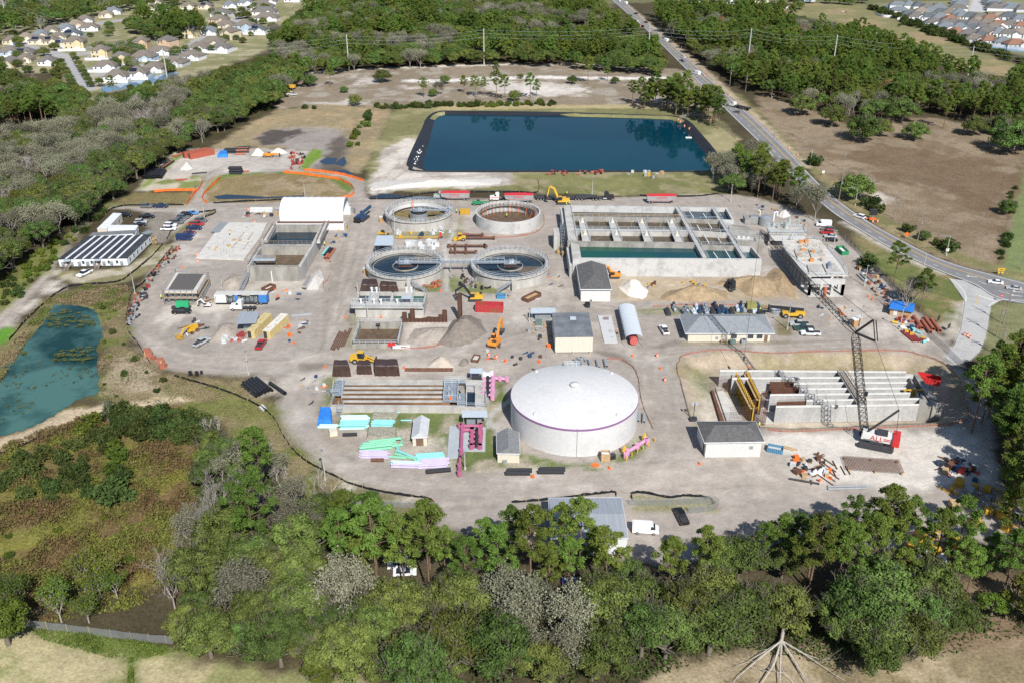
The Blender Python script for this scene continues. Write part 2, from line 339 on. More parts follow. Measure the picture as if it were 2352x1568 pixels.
lay([(1880,690),(1960,700),(2080,770),(2000,790),(1930,740)],(.50,.46,.41),2,6,.55)
lay([(1990,690),(2090,740),(2140,790),(2100,795),(2020,760)],(.47,.43,.38),2,6,.6)
lay([(1760,992),(1980,990),(2190,985),(2270,1010),(2260,1100),(2120,1130),(1900,1110),(1800,1080),(1750,1030)],(.55,.52,.47),2,3,.9)
lay([(1560,1060),(1800,1060),(1900,1110),(1850,1140),(1500,1140),(1400,1120)],(.42,.375,.33),3,6,.6)
lay([(1720,1010),(1800,1050),(1830,1090),(1780,1100),(1740,1060)],(.38,.34,.29),3,5,.6)
for q in([(735,945),(900,938),(1125,936),(1135,870),(1165,868),(1172,930),(1140,970),(1140,1010),(1165,1070),(1060,1085),(1000,1060),(945,1030),(830,985),(735,985)],[(1175,1010),(1200,1045),(1320,1062),(1400,1058),(1470,1000),(1488,985),(1500,1010),(1470,1050),(1380,1080),(1180,1080),(1160,1040)]):
 lay(q,(.115,.15,.045),.8,2,.95,grass=.6,col2=(.3,.27,.2),thr=.57)
lay([(760,985),(835,985),(830,1020),(850,1045),(760,1030),(740,1000)],(.30,.26,.22),1.5,2,.9)
lay([(830,990),(960,985),(1050,1030),(1045,1090),(830,1050)],(.40,.36,.31),1.2,2,.8)
lay([(740,870),(770,860),(775,935),(735,950),(745,910)],(.12,.14,.05),1,1.5,.8,grass=.6)
lay([(805,730),(825,700),(815,800),(930,800),(930,806),(800,806)],(.17,.17,.08),1,2,.8,grass=.6)
lay([(960,660),(1012,640),(1012,672),(960,672)],(.12,.16,.05),.8,1,.9,grass=.6)
lay([(1022,630),(1080,640),(1150,668),(1150,676),(1030,672)],(.15,.17,.06),.8,1.5,.9,grass=.6)
lay([(890,535),(1040,530),(1060,500),(1065,530),(1040,548),(890,545)],(.20,.19,.10),1,1.5,.8,grass=.5)
lay([(1465,712),(1760,700),(1760,722),(1470,722)],(.15,.17,.06),1,2,.8,grass=.6)
lay([(1780,728),(1810,728),(1822,770),(1785,770)],(.16,.14,.07),.8,1,.9,grass=.6)
lay([(1560,785),(1780,783),(1810,780),(1810,790),(1560,793)],(.2,.18,.1),1,1.5,.7,grass=.5)
ruts([(250,480),(400,478),(600,472),(850,462),(1100,462),(1400,462),(1650,452),(1800,480),(1930,560)],9,14,1)
ruts([(830,410),(830,480),(815,560),(790,650),(770,740),(760,800),(720,850),(660,880)],13,18,2)
ruts([(440,480),(430,560),(360,640),(325,700),(320,770),(380,820),(520,840),(660,845),(800,815),(960,800),(1120,805)],11,18,3)
ruts([(660,860),(690,950),(720,1030),(830,1085),(1000,1125),(1200,1120),(1400,1105),(1600,1090),(1780,1080),(1900,1110)],15,26,4,.35)
ruts([(1480,1110),(1530,1040),(1525,950),(1495,880),(1500,820),(1540,800)],10,18,5,.35)
ruts([(1320,800),(1440,810),(1560,800),(1700,795),(1900,790),(2060,790),(2150,820),(2220,880)],8,16,6)
ruts([(1040,600),(1290,590),(1290,680),(1400,710),(1500,715),(1700,700),(1850,705)],9,12,7)
ruts([(1930,560),(1990,650),(2040,740),(2100,790)],9,14,8)
ruts([(430,470),(470,420),(520,385),(600,370),(700,395),(800,408),(840,440)],6,12,9)
ruts([(245,480),(180,530),(110,640),(20,720),(-20,760)],5,10,10)
ruts([(1320,520),(1310,590),(1300,700),(1260,760),(1130,800)],9,12,11)
for k in range(260):
 u,v=rnd.uniform(330,2100),rnd.uniform(480,1120);s=rnd.uniform(4,26)
 if sdist(GP(PLANT),np.array([G(u,v)[0]]),np.array([G(u,v)[1]]))[0]>3:
  lay([(u+s*math.cos(t)*rnd.uniform(.6,1.4),v+s*.3*math.sin(t)*rnd.uniform(.6,1.4))for t in np.arange(0,6.2,.7)],rnd.choice([(.235,.205,.18),(.50,.47,.43),(.44,.41,.37),(.47,.44,.40)]),3,5,.5)
for q in([(1365,802),(1400,808),(1440,822),(1432,826),(1395,818),(1362,806)],[(1440,835),(1430,826),(1445,830)],[(690,838),(760,832),(800,826),(770,838),(700,852)],[(785,1040),(815,1048),(825,1062),(800,1058)],[(1495,795),(1550,780),(1560,784),(1520,800)]):lay(q,(.17,.145,.125),1,2,.75)
lay([(-60,1010),(110,965),(240,925),(420,925),(480,965),(455,1100),(450,1230),(400,1340),(200,1335),(-60,1300)],RUST,3,5,grass=1,col2=(.20,.19,.04),thr=.58)
lay([(0,1080),(200,1000),(300,1010),(330,1100),(200,1180),(0,1240)],(.13,.12,.045),6,8,.7,grass=1)
lay([(225,700),(296,690),(300,790),(335,820),(392,856),(470,862),(560,868),(630,925),(660,1000),(740,1080),(800,1120),(770,1180),(600,1060),(480,960),(420,925),(240,925),(225,880),(235,780)],(.20,.165,.09),2,3,grass=1,col2=(.13,.14,.045),thr=.55)
lay([(240,830),(300,810),(380,850),(370,900),(260,905)],(.38,.31,.23),2,5,.7,grass=1)
lay([(480,890),(540,900),(600,940),(630,990),(600,1010),(520,930)],(.17,.17,.06),2,3,.6,grass=.8)
lay([(-60,1030),(60,985),(160,940),(260,928),(340,916),(420,910),(430,920),(330,936),(240,950),(140,975),(50,1018),(-60,1060)],(.44,.36,.25),1,1.5,.95,grass=.9)
lay([(100,690),(200,660),(290,660),(290,700),(230,770),(225,720),(150,700)],(.20,.16,.09),2,3,.9,grass=1,col2=(.15,.16,.05),thr=.55)
lay([(-30,800),(40,750),(110,690),(150,700),(60,790),(0,850)],(.19,.175,.08),2,2,.9,grass=1)
lay([(-30,770),(15,750),(33,757),(20,780),(-30,810)],(.10,.24,.03),.8,1,.95,grass=.7)
lay([(-40,690),(60,590),(180,525),(240,480),(265,470),(245,470),(210,500),(120,600),(50,680),(-40,760)],(.155,.165,.05),2,3,.9,grass=1)
lay([(590,860),(650,870),(655,900),(600,915),(570,900)],(.42,.38,.32),1.5,2,.8)
lay([(-100,1480),(60,1440),(200,1470),(420,1510),(560,1540),(800,1550),(900,1600),(-100,1620)],(.36,.315,.185),1.5,2.5,grass=.6,col2=(.23,.235,.105),thr=.53)
lay([(60,1440),(200,1452),(400,1488),(390,1500),(300,1520),(210,1500),(100,1470)],(.125,.16,.04),1.2,2,.9,grass=1)
lay_line([(304,1500),(302,1530),(300,1590)],2.2,(.12,.15,.045),1,1,.9,1)
lay([(1440,1600),(1500,1530),(1700,1490),(1850,1480),(1980,1520),(2140,1500),(2352,1450),(2450,1600)],(.34,.28,.185),1.5,2.5,grass=.7,col2=(.22,.18,.105),thr=.53)
lay([(1990,1330),(2360,1330),(2360,1500),(2000,1480)],(.24,.17,.11),2,3,.7,grass=.6)
lay([(790,1110),(960,1140),(1000,1170),(980,1190),(800,1180)],(.2,.19,.1),1.5,2.5,.8,grass=.7,col2=(.5,.46,.4),thr=.58)
lay([(1455,1138),(1640,1145),(1640,1172),(1460,1172)],(.21,.2,.1),1,2,.85,grass=.7)
ROADS=[]
def street(uv,w,col=(.33,.33,.34),verge=True):
 if verge:lay_line(uv,w+5,(.42,.40,.36),1.5,1,.6)
 lay_line(uv,w,col,.8,.1,1,0,.06)
street([(200,205),(190,185),(165,150),(140,130),(105,118),(60,108),(30,98)],9)
street([(140,130),(190,124),(225,120)],8)
street([(225,172),(290,160),(330,152),(400,130),(440,105),(480,80),(520,70)],7)
street([(30,105),(100,92),(170,70),(240,52),(300,44)],7)
street([(520,70),(545,45),(560,20),(600,5)],8)
street([(180,20),(260,0)],7)
street([(2245,25),(2252,5),(2256,-4)],14,(.42,.42,.43))
street([(2110,32),(2160,28),(2210,38),(2300,66),(2360,92)],9,(.42,.42,.42))
for q in([(1172,917),(1150,935),(1128,950),(1122,980)],[(1128,971),(1140,982),(1152,996)],[(1020,560),(1027,620),(1026,668)],[(1048,512),(1040,540),(1030,560)]):lay_line(q,1.4,(.42,.41,.38),.5,.1,.95,0)
lay([(2215,690),(2272,704),(2266,755),(2256,790),(2250,806),(2226,828),(2190,838),(2168,820),(2190,792),(2206,756)],(.50,.49,.47),.5,.4,1,.08)
LAG_OUT=[(1023,256),(1250,259),(1476,265),(1546,268),(1576,280),(1601,307),(1631,342),(1648,370),(1643,391),(1500,393),(1250,393),(978,393),(947,382),(944,370),(963,327),(978,295),(985,275),(1000,261)]
PIT=[(1573,816),(1648,805),(1764,811),(1881,808),(2056,806),(2109,815),(2164,834),(2201,869),(2214,909),(2222,955),(2164,974),(1986,982),(1826,990),(1764,985),(1600,985),(1576,924),(1556,849)]
PITZ=-2.7
ix=near(GP(LAG_OUT),2);d=sdist(GP(LAG_OUT),VX[ix],VY[ix]);VZ[ix]=np.clip(-0.6*d,-4.5,0)
ix=near(GP(PIT),4);d=sdist(GP(PIT),VX[ix],VY[ix])+0.8*(N_C[ix]-.5);k=np.clip(d/6.0,0,1);k=k*k*(3-2*k);VZ[ix]=PITZ*k
lay(PIT,(.36,.30,.225),1,1.5,.95,grass=.3,col2=(.27,.23,.14),thr=.54)
uq_=GP([(811,789),(913,789),(924,740),(826,740)],1.3);ix=near(uq_,2);d=sdist(uq_,VX[ix],VY[ix]);VZ[ix]=np.minimum(VZ[ix],np.clip(-3*(d+.1),-2.6,0))
lay([(1600,850),(1640,850),(1640,960),(1600,960)],(.5,.47,.41),2,3,.7)
lay([(1600,830),(1640,840),(1630,900),(1600,900)],(.16,.17,.06),2,4,.6,grass=.8)
lay([(1640,858),(2170,850),(2200,960),(1640,968)],(.42,.37,.30),1,1,.9)
dz=(0.25*(N_A-.5)+.1*(N_C-.5))*np.clip(GRASS*1.4-.6,0,1);VZ+=dz
me=bpy.data.meshes.new('ground');nv=NX*NY;me.vertices.add(nv)
me.vertices.foreach_set('co',np.stack([VX,VY,VZ-0.02],1).astype(np.float32).ravel())
ii=(np.arange(NY-1)[:,None]*NX+np.arange(NX-1)[None,:]).ravel();q=np.stack([ii,ii+1,ii+NX+1,ii+NX],1).astype(np.int32)
me.loops.add(q.size);me.loops.foreach_set('vertex_index',q.ravel());me.polygons.add(len(q));me.polygons.foreach_set('loop_start',np.arange(0,q.size,4,dtype=np.int32));me.polygons.foreach_set('use_smooth',np.ones(len(q),bool))
me.update();ca=me.attributes.new('Soil','FLOAT_COLOR','POINT');ca.data.foreach_set('color',np.concatenate([VC,GRASS[:,None]],1).astype(np.float32).ravel())
ground=bpy.data.objects.new('ground',me);COL.objects.link(ground);tag(ground,'ground of packed dirt, sand, dry grass and forest floor','ground',kind='structure')
m=bpy.data.materials.new('soil');m.use_nodes=True;n=m.node_tree.nodes;L=m.node_tree.links;b=n['Principled BSDF'];b.inputs['Roughness'].default_value=.95;b.inputs['Specular IOR Level'].default_value=.1
at=n.new('ShaderNodeAttribute');at.attribute_name='Soil';tc=n.new('ShaderNodeTexCoord')
def nz(sc,det=4):
 k=n.new('ShaderNodeTexNoise');k.inputs['Scale'].default_value=sc;k.inputs['Detail'].default_value=det;k.inputs['Roughness'].default_value=.7;L.new(tc.outputs['Object'],k.inputs['Vector']);return k.outputs['Fac']
def mr(s,a,b2,f0=.3,f1=.7):
 k=n.new('ShaderNodeMapRange');k.inputs['From Min'].default_value=f0;k.inputs['From Max'].default_value=f1;k.inputs['To Min'].default_value=a;k.inputs['To Max'].default_value=b2;L.new(s,k.inputs[0]);return k.outputs[0]
def mth(op,a,b2):
 k=n.new('ShaderNodeMath');k.operation=op
 for i,s in enumerate((a,b2)):
  if isinstance(s,(int,float)):k.inputs[i].default_value=s
  else:L.new(s,k.inputs[i])
 return k.outputs[0]
tuft=mth('SUBTRACT',mr(nz(1.5),0,1),.5);grit=mth('SUBTRACT',mr(nz(.45,6),0,1),.5)
f=mth('ADD',mth('MULTIPLY',tuft,mth('ADD',mth('MULTIPLY',at.outputs['Alpha'],.85),.08)),mth('ADD',1.0,mth('ADD',mth('MULTIPLY',grit,.30),mth('MULTIPLY',mth('SUBTRACT',mr(nz(.16,5),0,1),.5),.22))))
sc_=n.new('ShaderNodeVectorMath');sc_.operation='SCALE';L.new(at.outputs['Color'],sc_.inputs[0]);L.new(f,sc_.inputs['Scale'])
L.new(sc_.outputs[0],b.inputs['Base Color'])
bp=n.new('ShaderNodeBump');bp.inputs['Strength'].default_value=.5;bp.inputs['Distance'].default_value=.35;L.new(nz(1.1,5),bp.inputs['Height']);L.new(bp.outputs[0],b.inputs['Normal'])
me.materials.append(m)
for dark in():
 k=MB();nz_=0
 for q,w,dk in RUTS:
  if dk==dark and len(q)>2:
   nz_+=1;off=.9 if w>.4 else 0
   for o in((-off,off)if off else(0,)):k.strip([(x+o*.3,y+o)for x,y in q],w,.012+.0012*nz_)
 tm=pm('rut dark'if dark else 'rut pale',(.235,.20,.17)if dark else(.44,.405,.365),.95,.2,.5,spec=.1);nn=tm.node_tree.nodes;t5=nn.new('ShaderNodeTexCoord');n5=nn.new('ShaderNodeTexNoise');n5.inputs['Scale'].default_value=.16;n5.inputs['Detail'].default_value=5;tm.node_tree.links.new(t5.outputs['Object'],n5.inputs['Vector']);r5=nn.new('ShaderNodeMapRange');r5.inputs['From Min'].default_value=.42;r5.inputs['From Max'].default_value=.7;r5.inputs['To Max'].default_value=.12;tm.node_tree.links.new(n5.outputs['Fac'],r5.inputs[0]);tm.node_tree.links.new(r5.outputs[0],nn['Principled BSDF'].inputs['Alpha'])
 tag(k.build('wheel_tracks',tm),'wheel tracks worn into the packed dirt','tracks',kind='structure')
def water(name,col,rough=.04,col2=None,scale=.03,mix=.5,bump=.02,spec=.5):
 mm=pm(name,col,rough,.1,scale,col2=col2,spec=spec,mix=mix);nn=mm.node_tree.nodes;LL=mm.node_tree.links
 t=nn.new('ShaderNodeTexCoord');k=nn.new('ShaderNodeTexNoise');k.inputs['Scale'].default_value=.9;k.inputs['Detail'].default_value=4;LL.new(t.outputs['Object'],k.inputs['Vector'])
 bb=nn.new('ShaderNodeBump');bb.inputs['Strength'].default_value=.12;bb.inputs['Distance'].default_value=bump;LL.new(k.outputs['Fac'],bb.inputs['Height']);LL.new(bb.outputs[0],nn['Principled BSDF'].inputs['Normal'])
 return mm
def sheet(name,uv,mat,z,label=None,cat='water',kind='structure'):
 mb=MB();p=GP(uv,z);a=sum(p[i][0]*p[(i+1)%len(p)][1]-p[(i+1)%len(p)][0]*p[i][1]for i in range(len(p)))
 if a<0:p=p[::-1]
 mb.add([(x,y,z)for x,y in p],[tuple(range(len(p)))]);o=mb.build(name,mat);return tag(o,label,cat,kind=kind)
LAG_IN=[(1013,264),(1250,267),(1501,271),(1546,275),(1566,287),(1601,332),(1638,375),(1638,391.5),(1400,391.5),(1100,391.5),(983,391.5),(973,382),(972,370),(982,337),(993,295),(1000,272)]
sheet('lagoon_water',[(1023,262),(1250,263),(1501,267),(1550,271),(1575,285),(1610,330),(1645,375),(1643,392.6),(1400,392.8),(1100,392.8),(980,392.8),(968,383),(966,370),(976,337),(987,295),(996,268)],water('lagoon water',(.001,.030,.052),.05,(.0015,.038,.062),.012,bump=.03,spec=.08),-1.25,'deep blue water of the lined lagoon')
o1=smooth(LAG_OUT+[LAG_OUT[0]],4);i1=smooth(LAG_IN+[LAG_IN[0]],4)
pin=[G(u,v,-1.25)for u,v in i1];mb=MB();vs=[];fs=[]
po=[G(u,v)for u,v in o1];cxx=sum(p[0]for p in po)/len(po);cyy=sum(p[1]for p in po)/len(po);K=len(po)
for p in po:
 q2=min(pin,key=lambda w:(w[0]-p[0])**2+(w[1]-p[1])**2);dx,dy=p[0]-cxx,p[1]-cyy;Ln=math.hypot(dx,dy)
 vs+=[(p[0]+dx/Ln*2.2,p[1]+dy/Ln*2.2,-.03),(p[0]+dx/Ln*.7,p[1]+dy/Ln*.7,.09),(p[0],p[1],.06),(q2[0],q2[1],-1.2),(q2[0]-dx/Ln*4,q2[1]-dy/Ln*4,-2.6)]
for i in range(K-1):
 for k in range(4):fs.append((5*i+k,5*i+k+1,5*i+5+k+1,5*i+5+k))
mb.add(vs,fs);tag(mb.build('lagoon_liner',pm('black liner',(.018,.02,.026),.55,.35,.5,streak=(.15,1.5,1),spec=.4)),'black plastic liner sloping down into the blue lagoon','pond liner')
PW=water('marsh water',(.006,.034,.032),.1,(.06,.14,.125),.03,mix=.50,spec=.3)
sheet('marsh_pond_water',[(u+2.5*math.sin(i*1.9),v+2.2*math.sin(i*2.7))for i,(u,v)in enumerate(smooth([(-60,1020),(0,1002),(75,979),(130,949),(185,914),(222,904),(226,880),(222,800),(236,770),(228,735),(215,712),(170,702),(124,703),(108,730),(70,775),(30,806),(5,850),(-60,890),(-60,1020)],6)[:-1])],PW,.03,'teal marsh pond with drifting algae beside the plant road')
DW=water('ditch water',(.008,.02,.04),.06)
for q,lb in(([(733,371),(752,362),(775,364),(770,374),(790,360),(796,372),(790,383),(770,378),(745,378)],'dark puddle in the mud below the pipe yard'),([(490,452),(520,447),(560,449),(610,453),(700,449),(698,452),(600,457),(500,458)],'thin strip of water in the grassy basin behind the orange fence'),([(845,455),(880,446),(960,452),(1060,456),(1055,458.5),(920,458),(850,459)],'ditch water beside the top road'),([(755,395),(790,390),(815,400),(780,402)],'black puddle beside the upper orange fence')):
 sheet('puddle_water',q,DW,.03,lb)
BW=water('estate pond water',(.10,.20,.30),.05)
sheet('pond_water',[(231,206),(236,199),(300,188),(350,175),(405,165),(412,170),(370,187),(300,202),(240,213)],BW,.05,'pale pond behind the white fenced estate houses')
sheet('pond_water',[(2020,20),(2040,10),(2066,13),(2052,26),(2035,24)],DW,.05,'dark pond at the head of the long meadow')
sheet('pond_water',[(2300,35),(2360,52),(2360,60),(2320,50),(2290,44)],BW,.05,'narrow pond among the far estate roofs')
sheet('pond_water',[(2308,5),(2360,12),(2360,20),(2320,17)],BW,.05,'blue pond at the far corner of the far estate')
sheet('pond_water',[(2270,106),(2300,109),(2360,118),(2360,121),(2290,114)],BW,.05,'thin pond below the long white estate fence')
rr=random.Random(3);mb=MB();AP=np.array(GP([(0,990),(75,965),(130,935),(185,905),(215,895),(215,800),(225,735),(160,712),(120,715),(70,790),(20,840),(0,880)]))
for k in range(1500):
 u,v=rr.uniform(0,230),rr.uniform(710,990);x,y=G(u,v)
 if sdist([tuple(p)for p in AP],np.array([x]),np.array([y]))[0]<0.5:continue
 if(v>830 and rr.random()>.32)or vnoise(np.array([x]),np.array([y]),7,3)[0]<.5:continue
 s=rr.uniform(.12,.8)*(1.2 if v<830 else.6);pts=[(x+s*1.5*math.cos(t)*rr.uniform(.4,1.2),y+s*math.sin(t)*rr.uniform(.4,1.2),.06+.0003*k)for t in np.arange(0,6.28,.6)]
 mb.add(pts,[tuple(range(len(pts)))])
tag(mb.build('algae',pm('algae',(.10,.11,.04),.9,.4,1.2,col2=(.045,.06,.025),spec=.1)),'mats of green algae floating on the marsh pond','algae',kind='stuff')
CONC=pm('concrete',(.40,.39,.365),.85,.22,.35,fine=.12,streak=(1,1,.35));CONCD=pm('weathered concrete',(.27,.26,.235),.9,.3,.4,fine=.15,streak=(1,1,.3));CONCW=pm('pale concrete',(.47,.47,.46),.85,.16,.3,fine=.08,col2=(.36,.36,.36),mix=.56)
CONCN=pm('new slab',(.50,.49,.46),.85,.12,.5,fine=.1);TANKW=pm('white tank paint',(.56,.565,.57),.65,.10,.12,fine=.05,col2=(.51,.515,.515),mix=.6);BARK=pm('bark',(.15,.13,.105),.9,.3,2.5,streak=(1,1,.3));PURP=paint('purple band',(.20,.09,.22),.6)
STEEL=pm('galvanised steel',(.42,.46,.50),.45,.15,1.5,metal=.6);ALU=pm('aluminium rail',(.55,.62,.68),.4,.1,2,metal=.3);RUSTM=pm('rusty steel',(.13,.065,.045),.85,.4,1.5,fine=.2);DRKS=pm('dark steel',(.045,.047,.055),.6,.25,1.5)
SHIN=pm('grey shingles',(.105,.104,.105),.9,.25,1.2,fine=.3);SHINL=pm('light grey shingles',(.215,.235,.255),.9,.15,1.1,fine=.22);FLATR=pm('flat tar roof',(.15,.165,.185),.85,.3,.25,fine=.12);ROOFM=pm('ribbed metal roof',(.33,.36,.40),.5,.12,.5,streak=(7,.2,1),metal=.2,fine=.06)
BLOCK=pm('white block wall',(.56,.56,.55),.85,.14,3.0,fine=.1);CREAM=pm('cream wall',(.58,.54,.45),.8,.06,.5);WHITE=pm('white siding',(.62,.645,.67),.6,.1,.6,fine=.05);GLASS=pm('window glass',(.04,.05,.06),.12,.2,1,spec=.6);DOORB=pm('brown door',(.16,.10,.07),.7,.2,1);TANW=pm('tan wall',(.58,.55,.47),.7,.08,.6,streak=(6,6,.2))
WOOD=pm('raw lumber',(.42,.30,.17),.85,.25,2);YFORM=pm('yellow formwork',(.50,.30,.04),.7,.25,1.5);ORNG=pm('orange mesh',(.80,.16,.03),.7,.2,2,spec=.2);REDM=pm('faded red mesh',(.42,.19,.14),.8,.25,2);REDM.node_tree.nodes['Principled BSDF'].inputs['Alpha'].default_value=.5;SILT=pm('black silt fence',(.012,.014,.018),.75,.3,1.5)
SLUDGE=pm('brown sludge',(.12,.085,.055),.55,.35,.45,fine=.2);FOAM=pm('frothy brown water',(.085,.065,.042),.4,.4,.4,col2=(.20,.16,.11),mix=.62,fine=.2);DKW=water('dark tank water',(.008,.018,.03),.06,(.015,.03,.045),.2);GRW=water('green basin water',(.004,.07,.045),.06,(.004,.05,.06),.05);BLW=water('basin water',(.012,.03,.045),.06)
def cr(c,r,x,y):return(588.0*c+x*.25,392.2*r+y*.25)
def crs(c,r,*ps):return[cr(c,r,x,y)for x,y in ps]
def slab(mb,uv,z1,z0=0.0,lift=0.0):return mb.prism(GP(uv,z1),z0,z1+lift)
def flat(uv,z):
 p=GP(uv,z);a=sum(p[i][0]*p[(i+1)%len(p)][1]-p[(i+1)%len(p)][0]*p[i][1]for i in range(len(p)))
 if a<0:p=p[::-1]
 return MB().add([(x,y,z)for x,y in p],[tuple(range(len(p)))])
def shrink(p,k):
 cx=sum(q[0]for q in p)/len(p);cy=sum(q[1]for q in p)/len(p);return[(cx+(q[0]-cx)*k,cy+(q[1]-cy)*k)for q in p]
def lerp(a,b,t):return tuple(x+(y-x)*t for x,y in zip(a,b))
def inset(p,d):
 n=len(p);cx=sum(q[0]for q in p)/n;cy=sum(q[1]for q in p)/n;o=[]
 for q in p:
  L=math.hypot(q[0]-cx,q[1]-cy);o.append((q[0]+(cx-q[0])*d*1.3/L,q[1]+(cy-q[1])*d*1.3/L))
 return o
def openings(root,a,b,z0,specs):
 d=Vector((b[0]-a[0],b[1]-a[1]));rz=math.atan2(d.y,d.x);nrm=Vector((d.y,-d.x)).normalized()
 for kind,t,w,zz,h in specs:
  x,y=a[0]+d.x*t+nrm.x*.02,a[1]+d.y*t+nrm.y*.02
  if kind=='window':
   f=MB().box(x,y,z0+zz,w+.18,.10,h+.18,rz).build('window',WHITE,root);MB().box(x+nrm.x*.05,y+nrm.y*.05,z0+zz+.09,w,.06,h,rz).build('pane',GLASS,f)
  elif kind=='door':MB().box(x,y,z0+zz,w,.10,h,rz).build('door',DOORB,root)
  elif kind=='vent':MB().box(x,y,z0+zz,w,.12,h,rz).build('vent',STEEL,root)
def house(name,label,cat,eave,ze,ridge,zr,roofm,wallm,over=.5,kind='hip',fronts=(),sides=(),group=None,thick=.18):
 """eave: four survey spots front-left, front-right, back-right, back-left at height ze; ridge: two (t along depth or width)"""
 P=GP(eave,ze);cx=sum(p[0]for p in P)/4;cy=sum(p[1]for p in P)/4;root=thing(name,label,cat,(cx,cy,0),group=group)
 wp=inset(P,over);MB().prism(wp,-.3,ze+.02).build('wall',wallm,root)
 fl,fr,brr,bl=P;rb=MB();A,B=ridge
 if kind=='hipx':ra=lerp(lerp(fl,bl,.5),lerp(fr,brr,.5),A);rb_=lerp(lerp(fl,bl,.5),lerp(fr,brr,.5),B)
 else:ra=lerp(lerp(fl,fr,.5),lerp(bl,brr,.5),A);rb_=lerp(lerp(fl,fr,.5),lerp(bl,brr,.5),B)
 vs=[(*p,ze)for p in(fl,fr,brr,bl)]+[(*ra,zr),(*rb_,zr)]+[(*p,ze-thick)for p in(fl,fr,brr,bl)]
 fs=[(0,1,5,4),(1,2,5),(2,3,4,5),(3,0,4)]if kind=='hipx'else[(0,1,4),(1,2,5,4),(2,3,5),(3,0,4,5)]
 fs+=[(0,6,7,1),(1,7,8,2),(2,8,9,3),(3,9,6,0),(9,8,7,6)]
 roof=rb.add(vs,fs).build('roof',roofm,root)
 fa=MB()
 for a,b in((fl,fr),(fr,brr),(brr,bl),(bl,fl)):fa.beam((*a,ze-.12),(*b,ze-.12),.12,.26)
 fa.build('fascia',WHITE,roof)
 openings(root,wp[0],wp[1],0,fronts);openings(root,wp[3],wp[0],0,sides)
 return root
def ring(cx,cy,r,z,n=64,a0=0,a1=2*PI):return[(cx+r*math.cos(a0+(a1-a0)*i/n),cy+r*math.sin(a0+(a1-a0)*i/n),z)for i in range(n+1)]
def stair(mb,p,q,w):
 p=Vector(p);q=Vector(q);k=max(4,int(abs(q.z-p.z)/.28));d=q-p;s=Vector((d.y,-d.x,0)).normalized()*w/2
 for e in(-1,1):mb.beam(p+s*e,q+s*e,.12,.25);mb.rail([p+s*e,q+s*e],1.0,.03,1.6)
 for i in range(k):c=p.lerp(q,(i+.5)/k);mb.beam(c-s,c+s,.28,.05)
 return mb
DR=2.7;TX,TY,TR,TZ=G(1326,1048)[0],205.87,16.0,7.75
t=thing('storage_tank','huge white domed water tank with a purple band round its rim','tank',(TX,TY,0))
MB().lathe(TX,TY,[(TR,-.3),(TR,TZ)],96).build('wall',TANKW,t,smooth=True)
dm=MB();prof=[(TR-.02,TZ-.01)]+[(TR*math.cos(a*PI/2/10)**.9 if a<10 else.05,TZ+3.1*math.sin(a*PI/2/10))for a in range(1,11)]
prof=[(TR,TZ)]+[(TR*(1-f),TZ+DR*(1-(1-f)**1.75))for f in(.02,.06,.12,.2,.3,.42,.55,.7,.85,.97,1)]
rf=dm.lathe(TX,TY,prof,96).build('roof',TANKW,t,smooth=True)
MB().lathe(TX,TY,[(TR+.04,TZ-.55),(TR+.06,TZ-.02),(TR,TZ+.02)],96).build('band',PURP,t,smooth=True)
MB().lathe(TX,TY,[(1.0,TZ+DR-.15),(1.0,TZ+DR+.25),(1.25,TZ+DR+.3),(1.2,TZ+DR+.5),(.4,TZ+DR+.75),(.02,TZ+DR+.78)],24).build('vent',TANKW,rf,smooth=True)
for u,v in((1222,846),(1413,851),(1220,954),(1428,957)):
 x,y=G(u,v,TZ+.7);d=Vector((x-TX,y-TY));k=min(1,(TR-1.6)/d.length);x,y=TX+d.x*k,TY+d.y*k
 MB().cyl((x,y,TZ+.1),(x,y,TZ+.95),.42,.3,10).build('hatch',TANKW,rf,smooth=True)
MB().beam((TX-.2,TY-TR-.06,0),(TX-.2,TY-TR-.06,TZ+.3),.1).build('downpipe',STEEL,t)
x,y=G(1312,832,TZ+.2);MB().rail([(x-2.2,TY+TR-1.8,TZ+.35),(x+2.4,TY+TR-1.9,TZ+.35),(x+2.4,TY+TR-.6,TZ+.1),(x-2.2,TY+TR-.5,TZ+.1),(x-2.2,TY+TR-1.8,TZ+.35)],1.1,.05,1).build('railing',ALU,t)
